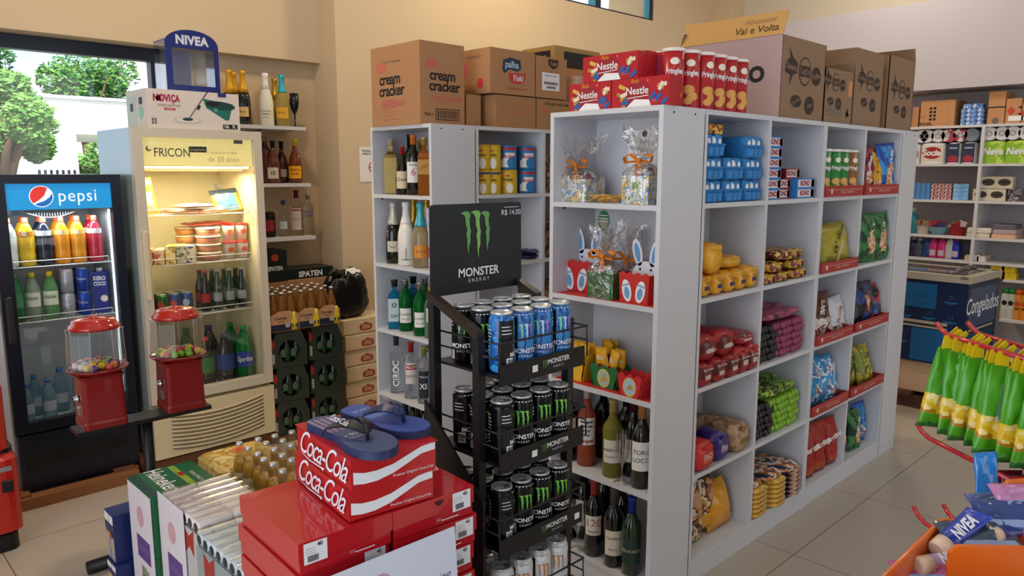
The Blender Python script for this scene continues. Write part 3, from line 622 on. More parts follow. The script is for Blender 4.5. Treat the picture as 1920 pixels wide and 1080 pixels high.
def brick(name, label, cat, loc, rz, w, d, h, m, txt=None, top=None, end=None, r=.008, art=None, group=None):
    "box-like pack; txt on the -Y face, top artwork (rect material), end panels"
    mb = MB()
    if r: mb.rbox(-w/2, -d/2, 0, w/2, d/2, h, r, m)
    else: mb.box(-w/2, -d/2, 0, w/2, d/2, h, m)
    if top: mb.rect(-w*.42, -d*.42, w*.42, d*.42, top, T(0, 0, h+.0004))
    Mf = ff(0, -d/2-.0003, 0)
    for q in art or []: mb.rect(q[0], q[1], q[2], q[3], q[4], Mf, dz=.0003)
    if end:
        mb.rect(-d*.4, h*.08, d*.4, h*.92, end, tf(w/2+.0004, 0, 0) @ Matrix(((0, 0, 1, 0), (1, 0, 0, 0), (0, 1, 0, 0), (0, 0, 0, 1))))
        mb.rect(-d*.4, h*.08, d*.4, h*.92, end, tf(-w/2-.0004, 0, 0) @ Matrix(((0, 0, -1, 0), (-1, 0, 0, 0), (0, 1, 0, 0), (0, 0, 0, 1))))
    for (s_, sz, x_, z_, mm, *kw) in txt or []: mb.text(s_, sz, mm, Mf, x_, z_, dz=.0009, **(kw[0] if kw else {}))
    o = mb.build(name, None, loc, rz); return tag(o, label, cat, group)
def carton(label, x0, y0, z0, x1, y1, z1, m=CARD, flaps=None, name='cardboard_box', mside=None, rz=0):
    "closed or open corrugated carton as an empty with body, tape, flaps"
    o = thing(name, label, 'box', ((x0+x1)/2, (y0+y1)/2, z0), rz); w, d, h = x1-x0, y1-y0, z1-z0
    b = MB()
    if flaps:
        for q in ((-w/2, -d/2, 0, w/2, d/2, .004), (-w/2, -d/2, 0, w/2, -d/2+.004, h), (-w/2, d/2-.004, 0, w/2, d/2, h), (-w/2, -d/2, 0, -w/2+.004, d/2, h), (w/2-.004, -d/2, 0, w/2, d/2, h)): b.box(*q, m)
    else:
        b.box(-w/2, -d/2, 0, w/2, d/2, h, m)
        b.rect(-w/2, -.0012, w/2, .0012, CARDD, T(0, 0, h+.0005))
    b.build('box_body', o)
    for fl in flaps or []:
        side, ang, ln = fl; L = w if side in 'FB' else d
        M_ = {'F': T(0, -d/2, h), 'B': T(0, d/2, h) @ RZ(180), 'L': T(-w/2, 0, h) @ RZ(-90), 'R': T(w/2, 0, h) @ RZ(90)}[side]
        MB().box(-L/2, -.002, 0, L/2, .002, ln, m, M_ @ RX(ang)).build('flap', o)
    return o, w, d, h
def art(o, name='printing'):
    return MB()
# ---------------------------------------------------------------- boxes on the left unit
RP = mat('#C4665A', .7); PINKB = mat('#C4A48E', .85, bump=.2, bs=90)
o, w, d, h = carton('tall cream cracker carton on top of the spirits unit', 2.172, 2.85, ZT, 2.44, 3.245, 2.196, CARD)
m = MB()
def cracker(m, M, hw):
    m.text('cream', .078, INK, M, .0, .262, bold=.022, spacing=.92); m.text('cracker', .078, INK, M, .014, .205, bold=.022, spacing=.92)
    m.text('tradicional', .058, RP, M, .02, .145, shear=.4, sx=.85, bold=.012); m.rect(-.05, .118, .07, .121, RP, M @ RZ(6), dz=.0005)
    m.plate([(-.115, .30), (-.04, .305), (-.035, .345), (-.11, .35)], .0004, RP, M)
cracker(m, ff(0, -d/2-.0006, 0) @ Matrix.Scale(.86, 4), .13); M = ff(0, -d/2-.0006, 0)
m.text('75411', .022, INK, M, -.085, .045, bold=.02); m.rect(-.045, .022, .10, .075, INK, M, dz=.0002); m.rect(-.041, .026, .096, .071, CARD, M, dz=.0005); barcode(m, -.036, .03, .127, .037, M, dz=.0009)
M = ff(-w/2-.0006, 0, 0, -90) @ T(-.02, 0, 0); m.text('INDUSTRIA BRASILEIRA', .014, GREYINK, M, 0, .30)
cracker(m, M @ T(-.02, -.03, 0) @ Matrix.Scale(.95, 4), .19)
for i, ww in enumerate((.12, .12, .02, .09, .09, .13)): m.rect(-.07, .12-i*.018, -.07+ww, .123-i*.018, RP, M, dz=.0004)
m.build('printing', o)
o, w, d, h = carton('carton with blue and red logo patch, upper of the stack behind the cracker carton', 2.565, 2.80, 1.985, 2.878, 3.15, 2.203, CARD)
m = MB(); M = ff(.0, -d/2-.0006, 0); NV = mat('#24344E', .6); RD2 = mat('#C0383C', .6)
m.plate([(-.075, .115), (-.07, .165), (-.02, .18), (.05, .172), (.055, .13), (.03, .115), (-.03, .122), (-.06, .10)], .0004, NV, M); m.plate([(-.03, .105), (.09, .108), (.08, .07), (.04, .052), (-.01, .058), (-.03, .08)], .0004, RD2, M)
m.text('palha', .046, mat('#A9C6D6', .6), M, -.01, .145, dz=.001, bold=.03); m.text('Yoki', .04, WHITE, M, .03, .082, dz=.001, bold=.03, shear=.2); m.text('INDUSTRIA BRASILEIRA', .013, RD2, M, .03, .03)
M = ff(-w/2-.0006, 0, 0, -90); m.disc(.10, .05, .025, RD2, M); m.disc(-.05, .12, .05, mat('#D0527A', .6), M); m.text('YOKI ALIMENTOS', .015, GREYINK, M, .05, .18); m.build('printing', o)
o, w, d, h = carton('carton with black logo and white shipping label, right of the logo-patch carton', 2.888, 2.80, 1.985, 3.125, 3.15, 2.196, CARD)
m = MB(); M = ff(0, -d/2-.0006, 0); m.plate([(-.03, .2), (.05, .2), (.045, .165), (.01, .15), (-.025, .17)], .0004, INK, M); m.text('Yoki', .03, CARD, M, .01, .178, dz=.001, bold=.03)
m.rect(-.075, .04, .06, .13, PAPER, M); m.text('CEREAIS 12 X 500G', .011, INK, M, -.01, .115, dz=.001); barcode(m, -.06, .07, .105, .014, M, dz=.001); barcode(m, -.04, .05, .07, .012, M, dz=.001, seed=5); m.build('printing', o)
o, w, d, h = carton('orange-brown carton under the logo-patch carton', 2.60, 2.80, ZT, 2.885, 3.12, 1.979, CARDD)
m = MB(); M = ff(0, -d/2-.0006, 0)
for x in (-.09, -.03, .03, .09): m.rect(x-.015, .07, x+.015, .11, RP, M); m.rect(x-.011, .074, x+.011, .106, CARDD, M, dz=.0007)
m.text('FRAGIL', .016, RP, M, 0, .12); m.build('printing', o)
o, w, d, h = carton('carton printed THIS SIDE up beside the shelf top, lower right of the stack', 2.895, 2.80, ZT, 3.20, 3.12, 1.979, CARDD)
m = MB(); M = ff(0, -d/2-.0006, 0); m.text('ESTE LADO PARA CIMA', .018, INK, M, 0, .135, bold=.01); m.text('WA', .07, RP, M, 0, .06); m.rect(-.12, .09, -.07, .115, RP, M); m.build('printing', o)
o, w, d, h = carton('brown carton standing behind the stack, partly seen beyond the tape edge', 2.46, 2.86, ZT, 2.555, 3.2, 1.975, CARDD)
o, w, d, h = carton('flat dark-topped carton highest at the back of the middle stack', 3.22, 2.98, 2.17, 3.62, 3.24, 2.305, mat('#A98A4E', .8)); m = MB(); M = ff(-w/2-.0006, 0, 0, -90); m.rect(-.10, .03, .10, .11, INK, M); m.text('cristal', .045, WHITE, M, 0, .07, dz=.001, shear=.3)
m.rect(-.12, .02, .18, .11, INK, ff(0, -d/2-.0006, 0)); m.build('printing', o)
o, w, d, h = carton('brown carton carrying the dark-topped carton', 3.215, 2.9, ZT, 3.64, 3.26, 2.168, CARD)
o, w, d, h = carton('small pale carton with a blue sticker beside the red candy boxes', 3.212, 2.79, ZT, 3.36, 2.895, 2.12, PINKB); m = MB().rect(-.04, .1, .03, .17, mat('#4FA0D0', .4), ff(0, -d/2-.0006, 0)); m.build('sticker', o)
# ---------------------------------------------------------------- boxes on the long row
LIT_CARD = mat('#B09898', .85, bump=.15, bs=90); KK = mat('#8F7258', .85, bump=.25, bs=90)  # first board colour is a daylit copy, cool light painted in for one carton side
def chip_marks(m, M, s, x=0, y=0):
    k = mat('#3A2E28', .8)
    m.plate([(-.145*s+x, .03*s+y), (-.11*s+x, .05*s+y), (-.12*s+x, .085*s+y), (-.085*s+x, .05*s+y), (-.05*s+x, .035*s+y), (-.05*s+x, .0*s+y), (-.085*s+x, -.01*s+y), (-.11*s+x, -.05*s+y), (-.105*s+x, -.01*s+y), (-.145*s+x, -.005*s+y)], .0003, k, M)
    m.text('Cheetos', .03*s, KK, M, -.097*s+x, .017*s+y, dz=.001, rot=-4, bold=.02)
    m.disc(x+.01*s, y+.01*s, .05*s, k, M, ry=.052*s); m.disc(x+.01*s, y+.01*s, .044*s, KK, M, dz=.0007, ry=.046*s); m.rect(x-.03*s, y-.01*s, x+.05*s, y+.03*s, k, M, dz=.001); m.text("Lay's", .032*s, KK, M, x+.01*s, y+.01*s, dz=.0014, bold=.02)
    m.disc(x+.105*s, y+.0*s, .04*s, k, M, ry=.034*s); m.text('Ruffles', .026*s, KK, M, x+.105*s, y, dz=.001, rot=8, bold=.02)
    m.disc(x-.05*s, y-.10*s, .044*s, k, M @ T(0, 0, 0), ry=.022*s); m.text('Doritos', .024*s, KK, M, x-.05*s, y-.10*s, dz=.001, rot=20, bold=.01)
    m.disc(x+.06*s, y-.11*s, .04*s, k, M, ry=.034*s); m.text('elma', .024*s, KK, M, x+.06*s, y-.11*s, dz=.001, rot=12, bold=.01)
o, w, d, h = carton('large snack carton with open flaps and black CO lettering on the long row', 2.975, 1.50, ZT, 3.385, 1.985, 2.15, KK, [('L', 0, .001), ('B', -18, .06)])
MB().box(-.2425, -.002, 0, .2425, .002, .11, mat('#C79C5E', .8, bump=.2, bs=90), T(-w/2, 0, h) @ RZ(-90) @ RX(-24)).build('raised_flap', o)
m = MB(); M = ff(-w/2-.0006, 0, 0, -90); m.box(-w/2-.0005, -d/2, 0, -w/2, d/2, h, LIT_CARD); m.text('CO', .085, INK, M, .105, .178, bold=.05, dz=.0008)  # sheet over the left face carries painted daylight; only the lettering is print
chip_marks(m, ff(0, -d/2-.0006, 0), 1.15, -.005, .19); m.text('Abastecer', .035, CARDD, T(-w/2, 0, h) @ RZ(-90) @ RX(-24) @ BF @ T(0, 0, .0025), .13, .075, bold=.02); m.text('Vai e Volta', .045, mat('#6A4A2A', .8), T(-w/2, 0, h) @ RZ(-90) @ RX(-24) @ BF @ T(0, 0, .0025), .12, .035, bold=.02); m.build('printing', o)
o, w, d, h = carton('small snack carton with recycling mark and raised dark flap', 3.392, 1.50, ZT, 3.70, 1.70, 2.06, KK, [('B', 8, .05), ('R', -22, .05)])
m = MB(); M = ff(0, -d/2-.0006, 0); chip_marks(m, M, .78, -.05, .175); m.rect(.10, .13, .14, .2, mat('#D88A5A', .7), M)
for i in range(4): m.rect(-.13, .035+i*.012, .04-i*.01*0, .04+i*.012, GREYINK, M)
for k in range(3): m.plate([(.0, .035), (.012, .02), (.03, .02), (.02, .0), (.034, -.004), (.01, -.012)], .0004, INK, M @ T(.10, .05, 0) @ RZ(120*k) @ T(-.01, .0, 0) @ Matrix.Scale(.8, 4))
m.build('printing', o)
o, w, d, h = carton('closed snack carton, third from the near end of the long row', 3.715, 1.50, ZT, 4.055, 1.93, 2.18, KK); m = MB(); chip_marks(m, ff(0, -d/2-.0006, 0), .95, 0, .21); m.build('printing', o)
o, w, d, h = carton('snack carton with one dark flap sticking up at the far end of the long row', 4.135, 1.50, ZT, 4.50, 1.9, 2.19, KK, [('B', -10, .06), ('R', -18, .07)]); m = MB(); chip_marks(m, ff(0, -d/2-.0006, 0), .95, 0, .2); m.build('printing', o)
# ---------------------------------------------------------------- candy boxes and crisp tubes
CR = mat('#B5242C', .35); CRD = mat('#8F1E38', .35)
def candy(label, x, y, z, w=.185, d=.05, h=.098, v=0, blank=False):
    o = thing('candy_box', label, 'box', (x, y, z), -90); MB().box(-w/2, 0, 0, w/2, d, h, CR, tp=.0).build('box_body', o)
    m = MB(); M = ff(0, -.0005, 0); rd = random.Random(v+3)
    if not blank:
        m.disc(-.01, h*.52, .052, mat('#9A2430', .4), M, ry=.034); m.text('Nestle', .036, WHITE, M, -.01, h*.55, dz=.001, bold=.018); m.text("'", .03, WHITE, M, .034, h*.78, dz=.001)
        m.rect(-.05, h*.33, .04, h*.36, WHITE, M @ RZ(4), dz=.001)
        if v: m.plate([(-.055, 0), (.05, .0), (.04, .022), (-.02, .026)], .0006, PAPER, M)
        for i in range(14):
            x_ = (-1 if i % 2 else 1)*rd.uniform(.056, w/2-.014); y_ = rd.uniform(.012, h-.012); m.rect(-.015, -.0065, .015, .0065, rd.choice((mat('#D8B24A', .4), mat('#E8D8C0', .4), mat('#2A5FA8', .4), mat('#C04A5A', .4), mat('#B98A3A', .4))), M @ T(x_, y_, 0) @ RZ(rd.uniform(-50, 60)), dz=.001+.0001*i)
        m.text('Bela', .02, mat('#E0A030', .4), M, -.02, h*.88, dz=.0012, shear=.2)
    else: m.rect(-w*.4, h*.1, w*.4, h*.9, CRD, M)
    m.build('front_print', o); return o
for i, (px0, px1) in enumerate(((1067, 1145), (1146, 1254))):
    y0, y1 = at(px0, 200, a=2.15).y, at(px1, 200, a=2.15).y
    candy(['red chocolate assortment box, lower left at the front of the shelf top', 'red chocolate assortment box, lower right at the front of the shelf top'][i], 2.15, (y0+y1)/2, ZT+.0005, abs(y1-y0)-.002, v=i*1 if i else 1)
for k in range(1): candy(['red chocolate box right behind the front pair, near the corner', ''][k], 2.202+k*.052, 1.59, ZT+.0005, .19, v=2, blank=True)
candy('red chocolate assortment box laid on top of the two front ones', 2.15, 1.725, ZT+.0995, .245, .05, .09, 1)
candy('red chocolate box standing behind the topmost one', 2.202, 1.70, ZT+.0995, .20, .05, .095, 2, True)
candy('red chocolate box at the back of the pile beside the crisp tubes', 2.256, 1.63, ZT+.0995, .15, .05, .092, 2, True)
def tube_can(label, x, y, z, body, txtc, rz, h=.198, r=.0375, group=None, shape=None):
    o = thing('crisp_tube', label, 'snack tube', (x, y, z), rz, group)
    MB().lathe([(r-.001, 0), (r, .002), (r, h-.01)], body, 24).build('tube_body', o)
    MB().lathe([(r+.001, h-.012), (r+.0015, h-.01), (r+.0015, h-.001), (r-.003, h)], mat('#E6DCD8', .4), 24).build('plastic_lid', o)
    m = MB(); M = ff(0, -r-.0003, 0); m.text('Pringles', .026, txtc, M, 0, h*.60, dz=.0006, wrap=(r,), bold=.03, maxw=.062)
    for i, (dx, zz, rr) in enumerate(((-.006, .32, .022), (.01, .2, .02), (-.008, .12, .017))): m.disc(dx, h*zz, rr, mat('#D9A050', .5), M, ry=rr*.7, dz=.0004+.0003*i, wrap=(r,))
    m.disc(0, h*.77, .016, mat('#E9DFCB', .5), M, ry=.012, wrap=(r,), dz=.0005); m.build('label', o); return o
PR = mat('#B01E26', .3)
tx = [(2.292, 1.625), (2.262, 1.535), (2.345, 1.525), (2.424, 1.515), (2.503, 1.515), (2.582, 1.515), (2.661, 1.515), (2.60, 1.605)]
for i, (x, y) in enumerate(tx[:8]):
    tube_can('red crisp tube on the shelf top, '+ORD[i]+' of the row' if i < 7 else 'red crisp tube on the shelf top standing behind the row', x, y, ZT+.0005, PR, WHITE, -48 if i < 3 else -20)
# ---------------------------------------------------------------- gifts on the near end
EAS = print_mat(['#E9E6DC', '#EDE3C0', '#E0B43A', '#6FA8DC', '#F0EEE6', '#E8E4DC', '#7FB050'], 26, .5, 2); CONT = print_mat(['#8E1F3A', '#D8B24A', '#C4405A', '#D9D9E0', '#3A6FB5', '#7A1A2E', '#E0DCD0'], 60, .25, 5, 'vor')
def bow(m, c, s=1, col=None, tails=True):
    col = col or mat('#D9822A', .4); c = Vector(c)
    for sg in (-1, 1):
        P = [c, c+Vector((sg*.03, -.006, .022))*s, c+Vector((sg*.055, -.008, .014))*s, c+Vector((sg*.05, -.006, -.004))*s, c]
        for a, b in zip(P, P[1:]):
            u = Vector((0, .007*s, .004*s)); m.add([a-u, b-u, b+u, a+u], [(0, 1, 2, 3)], col)
            m.add([a-u-Vector((0, .001, 0)), b-u-Vector((0, .001, 0)), b+u-Vector((0, .001, 0)), a+u-Vector((0, .001, 0))], [(3, 2, 1, 0)], col)
        if tails: m.plate([(c.x-.005*s, c.z), (c.x+.005*s, c.z), (c.x+.005*s+sg*.02*s, c.z-.075*s), (c.x-.005*s+sg*.02*s, c.z-.07*s)], .001, col, T(0, c.y-.004-sg*.001, 0) @ BF)
    m.ball(.007*s, col, c)
def cello(w, d, zt, zk, h, seed, flare=1.35):
    "crinkled wrap: gathers at a neck at height zk and flares open above"
    rd = random.Random(seed); m = MB(); n = 26; rows = [(0, 1.0), (zt*.6, 1.04), (zt, 1.0), ((zt+zk)/2, .62), (zk, .14), (zk+(h-zk)*.4, .14+.42*flare), (h-.01, .14+.70*flare)]
    vs = []
    for k, (z, s_) in enumerate(rows):
        for i in range(n):
            a = 2*pi*i/n; cr_ = 1+(.16 if k > 2 else .03)*(1 if i % 2 else -1)*rd.uniform(.4, 1.2); q = max(abs(cos(a)), abs(sin(a)))
            vs.append((w/2*s_*cr_*cos(a)/q**.7, d/2*s_*cr_*sin(a)/q**.7, z+(rd.uniform(-.05, .02) if k == 6 else rd.uniform(-.004, .004) if k else 0)))
    fs = []
    for k in range(6):
        for i in range(n): j = (i+1) % n; fs.append((k*n+i, k*n+j, k*n+n+j, k*n+n+i))
    return m.add(vs, fs, CELLO)
def gift(label, px, z, w, d, hb, hk, ht, body, seed, foil=True, orn=None, a=2.25):
    p = at(px, 400, a=a); o = thing('gift_basket', label, 'gift basket', (a, p.y, z+.0008), -90)
    MB().rbox(-w/2, -d/2, 0, w/2, d/2, hb, .008, body).build('box_body', o)
    rd = random.Random(seed)
    c_ = MB()
    for i in range(14): c_.ball(rd.uniform(.010, .018), CONT, (rd.uniform(-w*.36, w*.36), rd.uniform(-d*.33, d*.33), hb+rd.uniform(-.002, .016)), 10)
    c_.build('sweets', o); cello(w*1.08, d*1.1, hb+.012, hk, ht, seed).build('cellophane_wrap', o)
    b_ = MB(); bow(b_, (0, -d*.12-.01, hk), 1.1); b_.build('ribbon_bow', o); return o
gift('gift box with daisies and chocolate in crinkled cellophane, left on the top gift shelf', 1087, L1, .15, .12, .085, .135, .26, EAS, 3, a=2.235)
gift('gift box with blue top and orange ribbon in cellophane, right on the top gift shelf', 1203, L1, .115, .10, .10, .15, .28, EAS, 6, a=2.205)
sh = MB(); rd = random.Random(4)
for i in range(90):
    c_ = Vector((rd.uniform(-.05, .05), rd.uniform(-.03, .03), rd.uniform(.004, .022))); a_ = rd.uniform(0, 6.28); u = Vector((cos(a_), sin(a_), rd.uniform(-.2, .2)))*.03; k = Vector((rd.uniform(-.01, .01), rd.uniform(-.01, .01), .008))
    sh.tube([c_-u, c_+k, c_+u], .0012, [mat('#D9A24A', .5), mat('#E0B96A', .5)][i % 2], 4)
p = at(1140, 372, a=2.22); tag(sh.build('paper_shred', None, (2.22, p.y, L1), -90), 'loose orange paper shred between the two cellophane gifts', 'paper shred', kind='stuff')
p = at(1205, 300, a=2.36); s = MB().box(-.075, -.001, 0, .075, .001, .27, PAPER, RX(0)); M = ff(0, -.0012, 0)
for i, (t_, sz) in enumerate((('Feliz', .04), ('Pascoa', .04), ('Jesus disse:', .018), ('Eu sou a ressurreicao', .016), ('e a vida', .016), ('Joao 11:25', .018))): s.text(t_, sz*.62, INK, M, 0, .225-i*.03, maxw=.11)
s.disc(0, .255, .012, INK, M); tag(s.build('printed_card', None, (2.37, p.y, L1+.0005), -90), 'white printed Easter card leaning behind the right cellophane gift', 'card')
REDP = mat('#C22A24', .6); GREENP = mat('#1F6B38', .6)
for z, nm in ((L2, 'red paper sheet lining the bunny gift shelf'), (L3, 'red paper sheet lining the shelf of scalloped gift cups')):
    tag(MB().box(2.137, 1.50, z, 2.37, 1.962, z+.001, REDP).build('paper_sheet'), nm, 'paper')
e = MB().disc(0, 0, .03, mat('#3F8A58', .6), None, ry=.042); e.disc(0, -.006, .022, mat('#B9A48A', .6), None, ry=.02, dz=.0006)
for k in range(3): e.rect(-.028+.003*k, .012*k-.004, .028-.003*k, .012*k, PAPER, None, dz=.001)
p = at(1132, 414, a=2.381); e2 = e.build('egg_sticker'); e2.matrix_world = T(2.3805, p.y, p.z) @ RZ(-90) @ BF; tag(e2, 'green paper egg sticker on the back panel of the bunny shelf', 'sticker')
PALE = mat('#E8EAF0', .55); PBL = mat('#6FA0D0', .55)
def bunny(label, px, a, s=1, ears=True, sd=1):
    p = at(px, 540, a=a); o = thing('bunny_box', label, 'gift box', (a, p.y, L2+.0015), -90); w = .10*s; h = .085*s
    m = MB(); n = 10
    front = [(-w/2, 0), (w/2, 0), (w*.56, h)]+[(w*.56-w*1.12*k/8, h+(.010 if k % 2 else 0)) for k in range(1, 8)]+[(-w*.56, h)]
    m.plate(front, .0015, REDP, T(0, -.04, 0) @ BF); m.plate(front, .0015, REDP, T(0, .04, 0) @ BF)
    m.box(-w/2, -.04, 0, w/2, .04, .002, REDP)
    for sg in (-1, 1): m.plate([(-.04, 0), (.04, 0), (.042, h), (-.042, h)], .0015, REDP, T(sg*w*.52, 0, 0) @ RZ(90) @ BF)
    m.build('cup', o)
    f_ = MB()
    for sg in (-1, 1):
        M = T(sg*.025*s, -.0425, .035*s) @ RY(sg*12) @ BF
        f_.disc(0, 0, .017*s, PALE, M, ry=.034*s); f_.disc(0, -.006*s, .010*s, PBL, M, ry=.018*s, dz=.0008)
        for k in (-1, 0, 1): f_.disc(k*.009*s, .018*s, .004*s, PBL, M, 10, dz=.0008)
    f_.build('paper_feet', o)
    if ears:
        e_ = MB(); M = T(0, .03, .06*s) @ BF; pts = [(.055*cos(R(a_))*s, .06*sin(R(a_))*s) for a_ in range(0, 181, 15)]
        e_.plate(pts, .002, PALE, M); e_.disc(-.02*s, .035*s, .005, INK, M, 10, dz=.003); e_.disc(.02*s, .035*s, .005, INK, M, 10, dz=.003)
        for sg in (-1, 1):
            Me = T(sg*.032*s, .03, .145*s) @ RY(sg*14) @ BF
            e_.plate([(.017*s*cos(R(a_)), .042*s*sin(R(a_))) for a_ in range(0, 360, 20)], .002, PALE, Me); e_.disc(0, 0, .010*s, PBL, Me, ry=.03*s, dz=.0025)
        e_.build('bunny_head', o)
    return o
bunny('red bunny gift cup with paper feet and blue ears, left on the bunny shelf', 1092, 2.26, 1.35)
bunny('red bunny gift cup with paper feet, right on the bunny shelf', 1201, 2.20, 1.2)
tag(MB().ball(.022, REDP, (0, 0, .022), 12).build('red_pompom', None, (2.22, at(1050, 540, a=2.22).y, L2+.0015)), 'red round paper pompom beside the left bunny cup', 'decoration')
gift('green gift box with orange ribbon in tall cellophane in front of the bunnies', 1138, L2, .12, .075, .10, .155, .29, GREENP, 9, a=2.18)
gift('dark gift box wrapped in cellophane behind the green one', 1182, L2, .09, .07, .09, .14, .28, mat('#40202C', .5), 12, a=2.30)
# scalloped cups with chocolate packets
def packets(o, n, w, z, seed, body, red=None, lean=14):
    rd = random.Random(seed)
    for i in range(n):
        c = bag_mb(.055, .125, .012, flat(body), seed*20+i, 6, 8, wr=.001)
        M = T(-w/2+w*(i+.5)/n, rd.uniform(-.012, .012), z) @ RZ(rd.uniform(-35, 35)) @ RY(rd.uniform(-lean, lean)) @ RX(rd.uniform(-12, 4))
        c.disc(0, .05, .018, red or REDC, ff(0, -.0085, 0), ry=.012, dz=0); c.text('Bis', .025, WHITE, ff(0, -.0085, 0), 0, .085, dz=0, bold=.02)
        c.v = [tuple(M @ Vector(v)) for v in c.v]; weld(c.build('chocolate_packet', o))
def cup(label, px, a, col, w=.105, h=.075, seed=1, oval=None, n=5, pk=None, parts=True, dpt=.075):
    p = at(px, 700, a=a); o = thing('gift_cup', label, 'gift cup', (a, p.y, L3+.0015), -90); m = MB()
    top = [(w*.6*(1-2*k/12), h+(.014*abs(sin(pi*k*3/12)))) for k in range(13)]
    for yy, r_ in ((-dpt/2, 0), (dpt/2, 0)): m.plate([(-w*.42, 0), (w*.42, 0)]+top, .0015, col, T(0, yy, 0) @ BF)
    for sg in (-1, 1):
        sp = [(-dpt/2, 0), (dpt/2, 0), (dpt/2, h), (0, h+.014), (-dpt/2, h)]
        m.plate(sp, .0015, col, T(sg*w*.5, 0, 0) @ RY(sg*11) @ RZ(90) @ BF)
    m.box(-w*.42, -dpt/2, 0, w*.42, dpt/2, .002, col); m.build('cup', o)
    if oval: 
        q = MB().disc(0, h*.5, .03, mat('#D9C66A', .6), ff(0, -dpt/2-.0018, 0), ry=.036); q.disc(0, h*.5, .024, oval, ff(0, -dpt/2-.0018, 0), ry=.03, dz=.0008); q.plate([(-.015, h*.35), (.018, h*.38), (.005, h*.7)], .0004, mat('#C99A3A', .6), ff(0, -dpt/2-.0026, 0)); q.build('paper_egg', o)
    if n: packets(o, n, w*.8, .02, seed, pk or mat('#E3A71C', .35))
    return o
cup('yellow gift box of chocolate packets at the left of the cup shelf', 1090, 2.20, mat('#E2B62A', .5), .075, .10, 2, None, 5)
cup('maroon gift cup of yellow packets at the back of the cup shelf', 1138, 2.31, mat('#7A1E2A', .5), .08, .09, 4, None, 4)
cup('green scalloped gift cup with round egg sticker and yellow packets', 1144, 2.20, GREENP, .11, .075, 3, mat('#A9BFAE', .6), 5)
cup('red scalloped gift cup with blue egg sticker at the shelf edge', 1193, 2.18, mat('#CC2F33', .5), .09, .07, 5, mat('#A9CBE0', .6), 0)
# ================================================================ goods in the cubes of the long row (open side along -Y)
CX = [(2.4055, 2.86), (2.8775, 3.361), (3.398, 3.828), (3.846, 4.306)]
YF = 1.477
def cx(c, u): return CX[c][0]+(CX[c][1]-CX[c][0])*u
EB = mat('#2F7FBF', .6, bump=.4, bs=120); EW = mat('#E4E6E6', .6)
def eggcarton(label, x, y, z, rz=0):
    o = thing('egg_carton', label, 'egg carton', (x, y, z), rz); m = MB()
    m.box(-.055, -.075, 0, .055, .075, .045, EB, tp=-.014); m.box(-.07, -.09, .045, .07, .09, .049, EB)
    for k in range(3): m.lathe([(.02, .0), (.024, .03)], EB, 10, T(-.035+.035*k, -.079, .005), cap=False)
    m.build('tray', o)
    l = MB(); 
    for k in range(2): l.rbox(-.065+k*.066, -.085, .049, -.001+k*.066, .085, .082, .02, EB)
    l.build('lid', o)
    e = MB()
    for k in range(3): e.ball(.017, EW, (-.038+k*.037, -.072, .055), 12, 1.25)
    e.build('eggs', o); return o
n = 0
for j in range(3):
    for i in range(3):
        if j == 2 and i == 1: continue
        eggcarton('blue egg carton, '+['bottom', 'middle', 'top'][j]+' layer, '+ORD[i]+' in the first cube', cx(0, .17+.32*i)-.004, YF+.10, ZS[4]+.0008+j*.0835)
brick('snack_pack', 'yellow and red pack lying on the egg cartons', 'snack pack', (cx(0, .18), YF+.11, ZS[4]+.2515), 0, .13, .17, .035, print_mat(['#D9A82C', '#8E1F1F', '#E0C04A', '#4A1A14'], 30, .35, 1))
BXB = mat('#2E7CC4', .4); BXR = mat('#8E1F24', .4)
def toothbox(label, x, y, z, w=.12, h=.042, d=.17, side=BXB, f=None):
    brick('biscuit_box', label, 'box', (x, y, z), 0, w, d, h, side, [('KUKO' if 0 else 'BONO', .03, -.012, h*.5, REDC, dict(bold=.04))], None, None, 0, [(-w*.46, h*.12, w*.46, h*.88, mat('#D9DDE8', .4)), (w*.28, h*.1, w*.47, h*.9, mat('#E0C98A', .4))])
for j in range(6): toothbox('blue and white biscuit box in the left stack, '+['lowest', 'second up', 'third up', 'fourth up', 'fifth up', 'topmost'][j], cx(1, .14)+(.004 if j % 2 else 0), YF+.10, ZS[4]+.0008+j*.0425)
for j in range(2): toothbox('red-sided biscuit box beside the left stack, '+['lower', 'upper'][j], cx(1, .42), YF+.12, ZS[4]+.0008+j*.0425, .115, side=BXR)
for j in range(3): toothbox('biscuit box in the right stack of the second cube, '+['lowest', 'middle', 'topmost'][j], cx(1, .74 if j < 2 else .60), YF+.095+(.03 if j == 2 else 0), ZS[4]+.0008+j*.0425, .17 if j < 2 else .13, side=BXR if j == 2 else BXB)
# red display trays
TR = mat('#A33230', .5)
def tray(label, c, row, u0=.02, u1=.98, h=.05):
    x0, x1 = cx(c, u0), cx(c, u1); o = thing('display_tray', label, 'tray', ((x0+x1)/2, YF+.11, ZS[row]+.0005)); w = (x1-x0)/2
    m = MB().box(-w, -.118, 0, w, .10, .002, TR); m.box(-w, -.12, 0, w, -.117, h, TR)
    for sg in (-1, 1): m.box(sg*w-.0015, -.12, 0, sg*w+.0015, .10, h*.9, TR)
    m.build('tray_body', o); t_ = MB(); M = ff(0, -.1205, 0); t_.rect(-w*.95, h*.62, w*.95, h*.66, mat('#D9A89C', .5), M)
    t_.text('delicia a toda hora', .02, mat('#E0B8AA', .5), M, .02, h*.42, maxw=w*1.3); t_.disc(-w*.75, h*.5, .012, mat('#E0B8AA', .5), M); t_.build('tray_print', o)
for c, r_, nm in ((2, 4, 'third cube of the top row'), (3, 4, 'last cube of the top row'), (2, 3, 'third cube of the second row'), (2, 2, 'third cube of the third row'), (3, 2, 'last cube of the third row'), (2, 1, 'third cube of the fourth row'), (3, 1, 'last cube of the fourth row')):
    tray('red cardboard display tray in the '+nm, c, r_)
